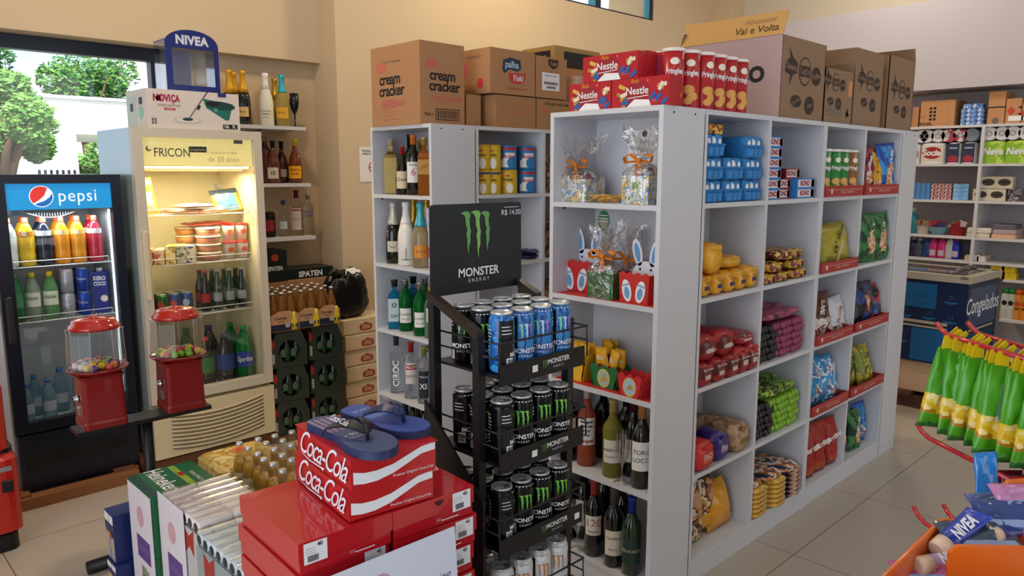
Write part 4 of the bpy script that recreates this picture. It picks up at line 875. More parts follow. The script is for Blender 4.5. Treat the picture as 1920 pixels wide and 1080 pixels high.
GT = mat('#1F7A33', .35)
for i, (u, m_, nm) in enumerate(((.04, mat('#3A7A3A', .35), 'green'), (.30, GT, 'green'), (.55, GT, 'green'), (.84, mat('#8A5A2A', .35), 'brown'))):
    tube_can(nm+' crisp tube in the third top cube, '+ORD[i], cx(2, .09+.84*u), YF+.04, ZS[4]+.003, m_, WHITE, -20, .215, .044 if 0 < i else .038)
def chips(label, c, u, row, w, h, cf, txt, seed, y=.03, tilt=-6, roll=0, rz=0, d=.055, lift=.003):
    w = min(w*{4: 1.2, 3: 1.3, 2: 1.15, 1: .82, 0: .74}[row], .3); x_ = min(max(cx(c, u+.09), CX[c][0]+w*.5), CX[c][1]-w*.5+.01)
    return bag('crisp_bag', label, 'crisp bag', (x_, YF+y*.6+.012, ZS[row]+lift), rz-6, w, h, d, cf, seed, txt, tilt, roll=roll)
WL = mat('#E8E4E0', .4); CB = mat('#1F4FA8', .3); CRd = mat('#B02430', .3); CY = mat('#D9A92A', .3); CG = mat('#2F7A3C', .3); CDG = mat('#123A28', .3); CPU = mat('#4A2450', .3); ART = print_mat(['#D9A23A', '#C0504A', '#E8D8B0', '#B8742A', '#D86A8A'], 40, .35, 4)
chips('red and purple crisp bag, left in the last top cube', 3, .16, 4, .15, .235, rays(CRd, CPU, ART, 16, .1, .3, .3), [('Ruffles', .04, .14, WL, dict(rot=70, bold=.03))], 1, .045, -5)
chips('yellow crisp bag, middle of the last top cube', 3, .46, 4, .14, .235, flat(CY, CRd, ART, .3), [("Lay's", .04, .14, REDC, dict(rot=70, bold=.03))], 2, .05, -8)
chips('blue crisp bag with rays, right in the last top cube', 3, .80, 4, .16, .26, rays(CB, mat('#2F8FD0', .3), ART, 14, 0, .4, .38), [('RUFFLES', .035, .16, WL, dict(rot=70, bold=.03))], 3, .03, -3, roll=-4)
OLV = mat('#A89A2C', .35); OL2 = mat('#8A7E28', .35)
chips('olive-yellow snack bag at the back left of the third cube, second row', 2, .16, 3, .17, .21, flat(OLV, None, OL2), [('milho', .035, .13, INK, dict(rot=60))], 4, .12, -4)
chips('large olive-yellow snack bag with dark lettering in the third cube, second row', 2, .52, 3, .24, .215, flat(OLV, None, OL2, .3), [('Cebolitos', .042, .14, INK, dict(rot=55, bold=.02)), ('Fandangos', .03, .08, WL, dict(rot=55))], 5, .055, -10, d=.08)
chips('olive and purple snack bag at the right of the third cube, second row', 2, .84, 3, .13, .22, rays(OLV, CPU, OL2, 8, .4, .2, .2), [], 6, .10, -4)
chips('green crisp bag with dark rays, left in the last cube, second row', 3, .33, 3, .18, .25, rays(CG, CDG, ART, 18, .1, .4, .36), [('RUFFLES', .035, .14, WL, dict(rot=70, bold=.02))], 7, .04, -6, roll=5)
chips('green crisp bag with dark rays, right in the last cube, second row', 3, .70, 3, .18, .25, rays(CG, CDG, ART, 18, .1, .4, .36), [('RUFFLES', .035, .14, WL, dict(rot=70, bold=.02))], 8, .035, -4, roll=-5)
chips('orange and violet snack bag peeking at the left edge of the last cube, second row', 3, .06, 3, .07, .20, flat(mat('#C4502A', .3), CPU), [], 9, .08, -5)
BRN = mat('#5A2A1E', .35); WHB = print_mat(['#C9C2BA', '#D8D2CC', '#7A2A2A', '#B8A890'], 22, .35, 7)
chips('brown and white snack bag, left of the third cube, third row', 2, .34, 2, .19, .23, flat(BRN, WHB, WHB, .45), [('BIG', .05, .15, WL, dict(rot=65, bold=.03)), ('cookies', .03, .09, INK, dict(rot=65))], 10, .06, -12)
chips('dark snack bag leaning in the back left of the third cube, third row', 2, .10, 2, .10, .20, flat(mat('#2A1A1C', .35), WHB), [], 11, .13, -5)
chips('white snack bag with red print, right of the third cube, third row', 2, .78, 2, .15, .19, flat(mat('#C9C9CC', .35), mat('#A88A8A', .35), WHB, .3), [('Torcida', .03, .10, REDC, dict(rot=60, bold=.02))], 12, .05, -10, roll=-6)
DK = mat('#1A1A22', .3)
chips('black and green snack bag, back left in the last cube, third row', 3, .16, 2, .13, .25, flat(DK, mat('#3A4A1C', .3)), [], 13, .12, -3)
chips('dark snack bag with blue and red stripes, middle of the last cube, third row', 3, .45, 2, .2, .23, rays(DK, mat('#1F3F7A', .3), ART, 10, .2, .5, .25), [('Fandangos', .03, .12, mat('#D86A3A'), dict(rot=70))], 14, .06, -8)
chips('red-edged dark snack bag, right in the last cube, third row', 3, .80, 2, .15, .20, rays(CRd, DK, mat('#24508A', .3), 8, 0, .4, .3), [], 15, .05, -8, roll=-12)
SKY = mat('#2A86C0', .3); BA = print_mat(['#2A86C0', '#3FA0D8', '#E0E4E8', '#1F4F8A', '#C88A4A'], 26, .35, 8)
for i, (u, y, w_, h_, rl) in enumerate(((.10, .10, .12, .2, 4), (.34, .08, .17, .25, 5), (.62, .05, .17, .24, -4), (.86, .07, .13, .21, -8))):
    chips('sky-blue snack bag, '+ORD[i]+' in the third cube, fourth row', 2, u, 1, w_, h_, rays(SKY, BA, BA, 12, 0, .45, .5), [('Cheetos', .03, .14, WL, dict(rot=70, bold=.02))], 20+i, y, -10, rl)
YG = print_mat(['#A89A2C', '#C4A83A', '#6A7A2C', '#8A8A34', '#D0B44A'], 24, .35, 9)
for i, (u, y, w_, h_, rl) in enumerate(((.14, .10, .14, .23, 4), (.40, .12, .17, .26, 3), (.62, .05, .19, .22, -3))):
    chips('yellow-green snack bag, '+ORD[i]+' in the last cube, fourth row', 3, u, 1, w_, h_, rays(YG, mat('#7A8A30', .3), YG, 10, 0, .4, .5), [('Fandangos', .028, .12, INK, dict(rot=60, bold=.02))], 30+i, y, -12, rl)
DR = mat('#A3261E', .35)
for i, u in enumerate((.14, .44, .78)):
    chips('red crisp bag with white lettering, '+ORD[i]+' on the lowest row', 2, u, 0, .16, .27-.01*i, flat(DR, mat('#6E1A16', .35), mat('#B84A1E', .35), .25), [('Doritos', .042, .15, WL, dict(rot=8, bold=.05))], 40+i, .05, -5, roll=3-3*i)
chips('green-rayed crisp bag at the front of the last cube, lowest row', 3, .40, 0, .17, .22, rays(CG, CDG, ART, 16, .1, .4, .36), [('RUFFLES', .03, .13, WL, dict(rot=70, bold=.02))], 45, .045, -6)
chips('blue crisp bag behind the green-rayed one on the lowest row', 3, .68, 0, .18, .23, rays(CB, SKY, BA, 14, 0, .4, .4), [], 46, .09, -5)
chips('yellow-edged snack bag at the left of the last cube, lowest row', 3, .10, 0, .09, .18, flat(CY, CG), [], 47, .08, -4)
# yellow biscuit bags (first cube, second row) - round-shouldered packs lying with their ends to the aisle
def loaf(name, label, cat, x, y, z, w, d, h, m, lab=None, txt=None, rz=0, tip=0):
    o = thing(name, label, cat, (x, y, z), rz); b = MB(); n, k = 16, 12; rd = random.Random(int((x*31+z*57+y*13)*1000)); vs = []
    for j in range(k+1):
        v = j/k; yy = -d/2+d*v; e = min(1, .55+3.2*min(v, 1-v)); 
        for i in range(n):
            a = 2*pi*i/n; c_, s_ = cos(a), sin(a); q = (abs(c_)**3+abs(s_)**3)**(-1/3)
            nn = 1+.05*noise.noise(Vector((c_*2+x*9, s_*2, v*5)))
            vs.append((w/2*c_*q*e*nn, yy, h/2+h/2*s_*q*(e if s_ > 0 else min(1, e*1.25))*(nn if s_ > 0 else 1)))
    fs = [(j*n+i, j*n+n+i, j*n+n+(i+1) % n, j*n+(i+1) % n) for j in range(k) for i in range(n)]+[tuple(range(n)), tuple(range(k*n, k*n+n))[::-1]]
    b.add(vs, fs, m, T(0, 0, 0), True); b.build('pack_body', o)
    s_ = MB(); s_.plate([(-w*.22, h*.85), (w*.22, h*.85), (w*.12, h*1.0), (-w*.12, h*1.0)], .003, m, T(0, -d/2-.001, -h*.05) @ BF)
    M = ff(0, -d/2-.0008, 0)
    if lab: s_.rect(-w*.2, h*.32, w*.2, h*.5, lab, M)
    for (t_, sz, zz, mm, *kw) in txt or []: s_.text(t_, sz, mm, M, 0, zz, dz=.0008, **(kw[0] if kw else {}))
    s_.build('pack_end', o); return o
YB_ = print_mat(['#D9961E', '#E0A42A', '#DDA024', '#C27A22'], 14, .3, 3); RB = print_mat(['#A8242A', '#B02C30', '#9A2228', '#5A2420'], 12, .3, 4)
for i, u in enumerate((.10, .30, .50, .69, .88)): loaf('biscuit_pack', 'yellow biscuit pack, '+ORD[i]+' of the bottom layer, second row', 'biscuit pack', cx(0, u), YF+.105, ZS[3]+.0008, .088, .2, .085+.006*(i > 3), YB_, mat('#3A2A5A', .4), [('Trigo', .018, .055, mat('#6A2A2A'))])
loaf('biscuit_pack', 'large yellow biscuit pack on top at the left, second row', 'biscuit pack', cx(0, .22), YF+.10, ZS[3]+.087, .14, .2, .115, YB_)
loaf('biscuit_pack', 'yellow biscuit pack lying on top toward the back, second row', 'biscuit pack', cx(0, .66), YF+.14, ZS[3]+.087, .16, .2, .05, YB_)
for i, u in enumerate((.10, .32, .54, .72, .89)): loaf('bread_pack', 'red biscuit pack, '+ORD[i]+' of the bottom layer, third row', 'biscuit pack', cx(0, u), YF+.085, ZS[2]+.0008-.0, .092, .2, .095+.02*(i > 2), RB, mat('#C9B8A8', .4), [('Rancheiro', .016, .07, WL)])
for i, (u, w_, zz) in enumerate(((.16, .125, .097), (.45, .125, .097), (.78, .15, .117))): loaf('bread_pack', 'red biscuit pack, '+ORD[i]+' of the top layer, third row', 'biscuit pack', cx(0, u), YF+.095, ZS[2]+zz, w_, .2, .10 if i < 2 else .05, RB, mat('#C9B8A8', .4), [('Rancheiro', .018, .04, WL)])
# fourth row: sliced loaves
loaf('bread_pack', 'red bread pack at the left front, fourth row', 'bread', cx(0, .17), YF+.09, ZS[1]+.0008, .15, .2, .115, mat('#C4302C', .35), mat('#D86A50', .4), [('PAO', .03, .06, WL)])
loaf('bread_pack', 'purple-banded bread pack in the middle, fourth row', 'bread', cx(0, .48), YF+.10, ZS[1]+.0008, .125, .2, .12, print_mat(['#3A2470', '#3A2470', '#44307A', '#6A5A4A'], 8, .3, 2), mat('#8A80B0', .4), [('Pao', .03, .06, WL)])
loaf('bread_pack', 'clear-wrapped brown bread pack at the right, fourth row', 'bread', cx(0, .80), YF+.10, ZS[1]+.0008, .14, .21, .125, print_mat(['#9A7A5A', '#B09070', '#8A6A4A', '#A08868'], 10, .25, 6), mat('#7A6A2A', .4))
loaf('bread_pack', 'brown bread pack lying on top at the back left, fourth row', 'bread', cx(0, .25), YF+.15, ZS[1]+.122, .2, .16, .07, print_mat(['#5A4438', '#6A5040', '#3A2470', '#7A6450'], 10, .25, 7))
POP = print_mat(['#D98A1E', '#C8962A', '#E0D0B0', '#3A2418', '#D97A1E', '#B8A080'], 14, .3, 11)
o = bag('snack_bag', 'large orange printed snack bag at the left of the lowest row', 'snack bag', (cx(0, .18), YF+.07, ZS[0]+.003), 0, .22, .30, .10, flat(POP), 50, [('PIPOCA', .04, .22, WL, dict(rot=60, bold=.03)), ('Yoki', .04, .1, INK, dict(rot=60))], -10)
o = bag('snack_bag', 'orange snack bag behind the large printed one on the lowest row', 'snack bag', (cx(0, .50), YF+.10, ZS[0]+.003), 0, .23, .26, .09, flat(POP, mat('#D99A24', .3)), 51, [('PIPOCA', .035, .16, REDC, dict(rot=50, bold=.03))], -8)
o = bag('snack_bag', 'yellow cellophane bag at the right of the orange snack bags, lowest row', 'snack bag', (cx(0, .72), YF+.07, ZS[0]+.003), 0, .18, .2, .08, flat(mat('#D9981C', .2), mat('#C98A2A', .2)), 52, None, -14)
# second cubes: piles
PY = print_mat(['#C9A030', '#D9B040', '#7A2A3A', '#4A1A20', '#E0C060'], 26, .3, 12)
k = 0
for j, us in enumerate(((.12, .38, .72), (.26, .66), (.55,))):
    for u in us: loaf('wafer_pack', 'yellow and wine-red wafer pack in the second cube, '+['bottom', 'middle', 'top'][j]+' layer, '+(ORD[us.index(u)] if len(us) > 1 else 'single'), 'wafer pack', cx(1, u), YF+.09, ZS[3]+.0008+j*.045, .14 if j < 2 else .26, .18, .044, PY); k += 1
PK = mat('#8E3A5A', .45); BKK = mat('#1C1A20', .35); PKT = print_mat(['#A04A68', '#B85A7A', '#8E3A5A', '#3A2A2A'], 16, .4, 3)
GNN = mat('#7FB02E', .45); GNT = print_mat(['#6A9A2A', '#8ABF34', '#3A4A1C', '#C0D870'], 16, .4, 4)
def rolls(row, ca, cb, capt, na, nb):
    r_ = .0175; id_ = 0
    for j in range(6):
        for i in range(12):
            x = CX[1][0]+.02+i*r_*2.05+(r_ if j % 2 else 0); 
            if x > CX[1][1]-.02: continue
            dark = i < (5 if j < 4 else 4)+(0 if j % 2 else 0)
            if (not dark and j > 4) or (dark and j > 4): continue
            nm = ca[1] if dark else cb[1]; mm = ca[0] if dark else cb[0]
            m = MB().lathe([(.006, -.004), (r_*.8, 0), (r_, .006), (r_, .17)], mm, 12, T(x, YF+.015+.004*((i*7+j*3) % 3), ZS[row]+.0185+j*r_*1.76) @ RX(-90))
            tag(m.build('biscuit_roll'), nm+' biscuit roll, '+['lowest', 'second', 'third', 'fourth', 'fifth', 'sixth'][j]+' layer, '+['first', 'second', 'third', 'fourth', 'fifth', 'sixth', 'seventh', 'eighth', 'ninth', 'tenth', 'eleventh', 'twelfth'][i]+' from left, '+('third' if row == 2 else 'fourth')+' row stack', 'biscuit roll', nm+' biscuit rolls, '+('third' if row == 2 else 'fourth')+' row'); id_ += 1
rolls(2, (BKK, 'black'), (PK, 'pink'), PKT, 5, 7); rolls(1, (BKK, 'black'), (GNN, 'green'), GNT, 5, 7)
for row, cc, nm in ((2, PKT, 'pink'), (1, GNT, 'green')):
    for k in range(2): loaf('biscuit_pack', nm+' biscuit pack lying across the roll stack, '+['front', 'back'][k], 'biscuit pack', cx(1, .48+.2*k), YF+.06+.11*k, ZS[row]+.0185+5*.0175*1.76+.003, .36 if not k else .26, .09, .03, cc)
GP = print_mat(['#C08A24', '#D9A83A', '#E0C070', '#8A5A1A'], 24, .25, 13); BP = print_mat(['#1C2430', '#2A3A58', '#C4702A', '#E0E0DC', '#141820'], 20, .25, 14)
for j in range(6):
    loaf('cookie_pack', 'gold cookie pack in the left pile of the lowest row, '+['lowest', 'second up', 'third up', 'fourth up', 'fifth up', 'topmost'][j], 'cookie pack', cx(1, .17), YF+.09, ZS[0]+.0008+j*.022, .16, .19, .022, GP)
    loaf('cookie_pack', 'gold cookie pack in the middle pile of the lowest row, '+['lowest', 'second up', 'third up', 'fourth up', 'fifth up', 'topmost'][j], 'cookie pack', cx(1, .50), YF+.08, ZS[0]+.0008+j*.022, .14, .19, .022, GP)
    loaf('cookie_pack', 'black and white cookie pack in the right pile of the lowest row, '+['lowest', 'second up', 'third up', 'fourth up', 'fifth up', 'topmost'][j], 'cookie pack', cx(1, .82), YF+.09, ZS[0]+.0008+j*.022, .15, .2, .022, BP)
for k in range(3): loaf('cookie_pack', 'dark blue cookie pack laid across the piles, '+['left', 'middle', 'right'][k], 'cookie pack', cx(1, .14+.3*k), YF+.12-.01*k, ZS[0]+.134+.0*k, .17 if k else .12, .22, .024, BP)
# bits on the milk shelf and behind
for j in range(2): bag('snack_bag', ['dark purple flat packet lying under another on the milk unit', 'dark purple flat packet lying on top on the milk unit'][j], 'snack bag', (at(997, 480, b=2.86).x+.01*j, 2.87, L2+.001+j*.024), 12*j, .16, .12, .02, flat(mat('#2A2450', .25), mat('#3A3468', .25)), 60+j, lie=1)
for i, (z, cl) in enumerate(((L1, '#3A2A2C'), (L2, '#6A3A24'), (L3, '#4A3A2A'))):
    for k in range(3): brick('product_box', 'dark box on the far column of the milk unit, '+['upper', 'middle', 'lower'][i]+' shelf, '+ORD[k], 'box', (3.02+k*.13, 2.87, z+.0008), 0, .11, .12, .2, print_mat([cl, '#8A6A4A', '#2A2024', '#A88A6A'], 20, .4, i+k))
# ================================================================ energy drink rack
RK = mat('#14151A', .4); RKT = mat('#0B0C10', .5); GRN_C = mat('#6FC24A', .35); SIL = mat('#C9CDD0', .3, .6); WTX = mat('#E2E4E6', .4)
CLAW = [(-.20, .0), (-.06, .035), (.06, .02), (.11, -.06), (.07, -.15), (.085, -.34), (.12, -.42), (.09, -.55), (.10, -.68), (.05, -.82), (.04, -1.0), (-.0, -.84), (.0, -.62), (-.03, -.5), (.01, -.4), (-.04, -.3), (-.05, -.12), (-.10, -.05)]
def claws(m, M, s, mm, x=0, y=0, wrap=None, cols=None, dz=.0006):
    for i, (dx, L, dy) in enumerate(((-.30, .95, 0), (.0, 1.05, .01), (.28, .9, -.01))):
        m.poly([(x+s*(dx+p[0]*.95), y+s*(dy+p[1]*L)) for p in CLAW], (cols or [mm]*3)[i], M, wrap, dz)
def eyes(m, s_, size, mm, M, x=0, y=0, wrap=None, dz=.0008, sp=1.0): m.text(s_, size, mm, M, x, y, dz=dz, wrap=wrap, bold=.02, spacing=sp)
def make_can(body, cols, txtm, label):
    o = thing('energy_drink_can', label, 'can', (0, 0, 0))
    MB().lathe([(.0255, 0), (.031, .006), (.033, .012), (.033, .136), (.0315, .142), (.027, .150)], body, 28).build('can_body', o)
    l = MB(); l.lathe([(.027, .150), (.0285, .152), (.0285, .155), (.0265, .157), (.0255, .153), (.0001, .153)], SIL, 28, cap=False)
    l.disc(0, -.012, .008, mat('#8E9296', .3, .7), T(0, 0, .1535), 12, ry=.011); l.box(-.006, -.004, .1535, .006, .016, .155, SIL); l.build('can_lid', o)
    m = MB(); Mf = ff(0, -.0333, 0); wr = (.0333,)
    claws(m, Mf, .045, cols[0], 0, .118, wr, cols); eyes(m, 'MONSTER', .017, txtm, Mf, 0, .048, wr); m.text('ENERGY', .008, txtm, Mf, 0, .034, dz=.0008, wrap=wr, spacing=1.5)
    for a in (-80, 80, 180):
        Ms = RZ(a) @ Mf
        if a == -80: m.rect(-.022, .008, .022, .137, mat('#0B0D12', .3), Ms, wr, dz=.0002)
        for k in range(9 if abs(a) != 80 else 3): m.rect(-.014, .12-k*.009, .010+.004*sin(k*7), .122-k*.009, txtm, Ms, wr, dz=.0005)
    m.rect(-.008, .012, .012, .04, WTX, RZ(-70) @ Mf, wr, dz=.0006); barcode(m, -.006, .015, .016, .022, RZ(-70) @ Mf, dz=.0016)
    for k in range(7): m.rect(-.03+k*.009, .1425, -.025+k*.009, .145, txtm, Mf @ T(0, 0, -.0014), wr, dz=.0012)
    m.build('can_print', o); return o
gm = GRN_C
proto = {'black': make_can(mat('#0C0E12', .22, .4), [gm]*3, WTX, 'x'), 'blue': make_can(print_mat(['#1C5FA8', '#2A7CC0', '#174A90', '#3A92CC'], 30, .25, 3), [mat('#8ADFA8', .3), mat('#B8D8F0', .3), mat('#A87AC0', .3)], WTX, 'x'),
         'white': make_can(print_mat(['#C4CACE', '#D4D8DA', '#B4BCC2'], 25, .3, 2), [mat('#B8794A', .4)]*3, mat('#7A8288', .4), 'x')}
used = set()
TIER = [(1.25, 'top'), (1.018, 'second'), (.784, 'third'), (.559, 'lowest')]
rack = thing('display_rack', 'black wire display rack of energy drinks with tall claw-logo header', 'display rack', (1.23, 1.33, 0))
OX, OY = 1.23, 1.33
def lr(m, x0, y0, z0, x1, y1, z1, mm=RK): return m.box(x0-OX, y0-OY, z0, x1-OX, y1-OY, z1, mm)
for (x, y, zt) in ((1.235, 1.575, 1.27), (1.235, 1.395, 1.19), (1.575, 1.575, 1.27), (1.575, 1.395, 1.19)):
    lr(MB(), x-.012, y-.012, 0, x+.012, y+.012, zt).build('post', rack)
for x in (1.235, 1.575):
    m = MB(); be = 1.385 if x < 1.3 else 1.51; z_ = 1.195 if x < 1.3 else 1.243
    m.plate([(be-OY, z_-.016), (1.59-OY, 1.262), (1.59-OY, 1.282), (be-OY, z_+.006)], .024, mat('#2A211E', .35), T(x-.014-OX, 0, 0) @ Matrix(((0, 0, 1, 0), (1, 0, 0, 0), (0, 1, 0, 0), (0, 0, 0, 1)))); m.build('side_arm', rack)
m = MB(); lr(m, 1.215, 1.36, 0, 1.222, 1.6, .98); lr(m, 1.588, 1.36, 0, 1.595, 1.6, .40)
m.v = [(v[0], v[1], v[2]-(.22*(1.6-(v[1]+OY))/.24 if v[2] > .9 else 0)) for v in m.v]; m.build('side_panel', rack)
m = MB(); claws(m, ff(1.2145-OX, 1.48-OY, .0, -90), .12, mat('#7FA83A', .4), 0, .79, None); m.build('side_logo', rack)
for k, (zt, nm) in enumerate(TIER):
    zb = zt-.157
    m = MB(); lr(m, 1.245, 1.335, zb-.008, 1.57, 1.585, zb-.001); m.build('tray', rack)
    m = MB(); lr(m, 1.243, 1.326, zb-.026, 1.568, 1.331, zb+.028, RKT); M = ff(1.405-OX, 1.3257-OY, zb)
    if k < 3: eyes(m, 'MONSTER', .019, WTX, M, .055, .008); m.text('ENERGY', .008, WTX, M, .055, -.008, dz=.0008, spacing=1.6); claws(m, M, .022, mat('#4F8A3A', .4), .002, .014); m.rect(-.045 if k < 2 else .13, -.010, -.025 if k < 2 else .15, .008, WTX, M)
    m.build('price_rail', rack)
    m = MB(); z1 = zb+.085
    for xx in (1.238, 1.574): m.tube([(xx-OX, 1.57-OY, zb), (xx-OX, 1.57-OY, z1-.01), (xx-OX, 1.56-OY, z1), (xx-OX, 1.325-OY, z1), (xx-OX, 1.322-OY, zb)], .0028, RK, 6)
    m.tube([(1.238-OX, 1.322-OY, z1), (1.574-OX, 1.322-OY, z1)], .0028, RK, 6)
    for xx in (1.238, 1.574): m.tube([(xx-OX, 1.57-OY, zb+.045), (xx-OX, 1.325-OY, zb+.045)], .0025, RK, 6)
    m.build('wire_guard', rack)
    for r_ in range(3):
        for i in range(4):
            kind = 'white' if k == 3 else ('black' if k or r_ == 2 or (i == 0 and r_ == 1) else 'blue')
            if k == 0 and r_ == 1 and i > 1: kind = 'black' if i == 2 else 'blue'
            lab = kind+' energy drink can, '+ORD[i]+' in the '+['front', 'middle', 'back'][r_]+' row of the '+nm+' tier'
            loc = (1.287+.0722*i, 1.366+.0735*r_, zb+.0005); rz = random.Random(k*50+r_*9+i).uniform(-60, 35) if i or r_ else 62
            if kind == 'white': lab = lab.replace('white', 'white-grey')
            if i > 0 and r_ == 0: rz = [-30, -22, -38, -18][(i+k) % 4]
            if kind not in used: used.add(kind); o = proto[kind]; o.location = loc; o.rotation_euler = (0, 0, R(rz)); o['label'] = lab
            else: o = dup(proto[kind], loc, rz, lab)
            o['group'] = 'energy drink cans on the '+nm+' tier of the rack'
m = MB(); hp = []
hw, h0, h1 = .172, 1.262, 1.512; rr = .012
hp = [(-hw, h0), (hw, h0)]+[(hw-.002-rr+rr*cos(R(a)), h1-rr+rr*sin(R(a))) for a in range(0, 91, 30)]+[(-hw+.0+rr+rr*cos(R(a)), h1-rr+rr*sin(R(a))) for a in range(90, 181, 30)]
Mh = T(1.415-OX, 1.602-OY, 0) @ BF
m.plate(hp, .005, mat('#0E141A', .45), Mh); m.build('header_board', rack)
m = MB(); M = Mh @ T(0, 0, .0055); GC = mat('#7DBA5A', .35)
claws(m, M, .125, GC, -.005, 1.487, cols=[mat('#5FA04A', .35), mat('#74B452', .35), mat('#5F9A52', .35)]); eyes(m, 'MONSTER', .034, WTX, M, .0, 1.318, sp=1.0); m.text('ENERGY', .0145, WTX, M, .0, 1.295, dz=.0008, spacing=1.7)
m.text('R$ 14.00', .022, WTX, M, .128, 1.482, dz=.0008); m.rect(.10, 1.497, .16, 1.4985, WTX, M); m.build('header_logo', rack)
# ================================================================ stack of red shoe boxes
SR = mat('#B3121C', .28, coat=.3); SR2 = mat('#B01420', .22, coat=.5); SWH = mat('#DDE3EA', .35)
def shoebox(label, x, y, z, w, d, h, rz, lid=True, coke=False, sticker=None, num='42', col=None, notch=False, group=None):
    "x,y = front-left bottom corner; front looks along -Y"
    o = thing('shoe_box', label, 'shoe box', (x, y, z), rz, group); col = col or SR2
    MB().box(0, 0, 0, w, d, h, col).build('box_body', o)
    l = MB()
    if lid: l.box(-.003, -.003, h*.42 if not coke else h-.002, w+.003, d+.003, h+.002, col); l.build('lid', o)
    m = MB(); yf = -.0036 if lid and not coke else -.0008
    if coke:
        M = ff(0, -.0012, 0)
        pts = [(.004, h*.62), (.03, h*.52), (.06, h*.5), (.10, h*.58), (.14, h*.78), (.17, h*.93), (w-.002, h*.98)]; low = [(w-.002, h*.72), (.17, h*.68), (.14, h*.5), (.10, h*.27), (.06, h*.15), (.03, h*.15), (.004, h*.22)]
        m.poly(pts+low, SWH, M, dz=.0004); m.text('Produto Original Coca-Cola', .009, SWH, M, w*.72, h*.16, dz=.0004)
        Ms = T(-.0042, 0, 0) @ RZ(-90) @ BF; m.text('Coca-Cola', .085, SWH, Ms, -d*.50, h*.58, dz=.0006, shear=.7, bold=0, sx=1.0, maxw=d*.88, spacing=.86)
        m.poly([(-d*.90, h*.16), (-d*.72, h*.05), (-d*.50, h*.09), (-d*.46, h*.04), (-d*.44, h*.17), (-d*.52, h*.13), (-d*.72, h*.10)], SWH, Ms, dz=.0006)
        m.text('Coca-Cola', .05, SWH, T(0, 0, h+.0006), .022, d*.55, dz=.0004, shear=.5, rot=-90, maxw=.26) if 0 else None
    if sticker is not None:
        M = ff(0, yf, 0); sx = sticker; m.rect(sx, h*.3, sx+.052, h*.97, SWH, M, dz=.0003); barcode(m, sx+.008, h*.36, .024, h*.2, M, dz=.0008); m.text(num, .012, INK, M, sx+.036, h*.85, dz=.0008, bold=.03)
        for k in range(3): m.rect(sx+.004, h*(.62+.08*k), sx+.026, h*(.63+.08*k), GREYINK, M, dz=.0007)
        m.text('I l l', .01, SWH, M, w*.55, h*.2, dz=.0008); m.rect(w*.58, h*.14, w*.8, h*.17, SWH, M, dz=.0006)
    if notch: m.disc(w*.55, h*.9, .012, mat('#4A0C12', .6), ff(0, yf, 0), 20, dz=.0006, a0=180, a1=360)
    if m.f: m.build('printing', o)
    return o
PZ = .0717
for lv in range(12):
    zt = .86-PZ*lv; z0 = zt-PZ+.0025; off = [0, -.008, .006, -.004][lv % 4]
    nmz = ['topmost', 'second', 'third', 'fourth', 'fifth', 'sixth', 'seventh', 'eighth', 'ninth', 'tenth', 'eleventh', 'bottom'][lv]
    shoebox('plain red shoe box, '+nmz+' of the left column under the sandal boxes', .676-.004*lv*.5+(0 if lv else .0), 1.313+(.0 if lv % 2 == 0 else .012), z0, .214, .30, PZ-.004, -3.2, sticker=.008 if lv % 2 == 0 else .155, num='42' if lv else '40')
    shoebox('red shoe box with white size sticker, '+nmz+' of the right column under the sandal boxes', .897+(.0 if lv != 1 else .006), 1.300+off*.3, z0, .218, .30, PZ-.004, -3.5, sticker=.158, num=['42', '45', '43', '42'][lv % 4], notch=lv == 0)
m = MB(); m.text('Coca-Cola', .07, SWH, T(1.02, 1.45, .8606), 0, 0, dz=.0006, shear=.55, rot=-8, maxw=.2); tag(m.build('box_lettering'), 'white cola script on the lid of the right shoe box', 'lettering')
for k in range(2): shoebox(['red cola sandal box with white ribbon, lower of the two on top', 'red cola sandal box with white ribbon, upper one carrying the flip-flops'][k], .797+.004*k, 1.318-.006*k, .8635+k*.069, .208, .292, .0665, -6.5, coke=True, col=SR)
# poster leaning on the boxes
m = MB(); m.box(-.175, -.001, 0, .175, .0, .30, mat('#C9D3E4', .5)); M = ff(0, -.0012, 0); m.disc(-.02, .235, .026, mat('#C49AA8', .5), M, ry=.024); m.plate([(-.05, .215), (.0, .25), (.012, .235), (-.04, .205)], .0003, mat('#A9808E', .5), M)
m.text('Shopping', .03, mat('#6A4A8A', .5), M, .10, .19, shear=.3); m.rect(-.16, .10, .16, .16, mat('#5A4A8C', .5), M)
o = m.build('paper_poster'); o.matrix_world = T(.872, 1.268, .49) @ RZ(-6) @ RY(-3); tag(o, 'pale blue paper poster hung over the front of the red shoe boxes', 'poster')
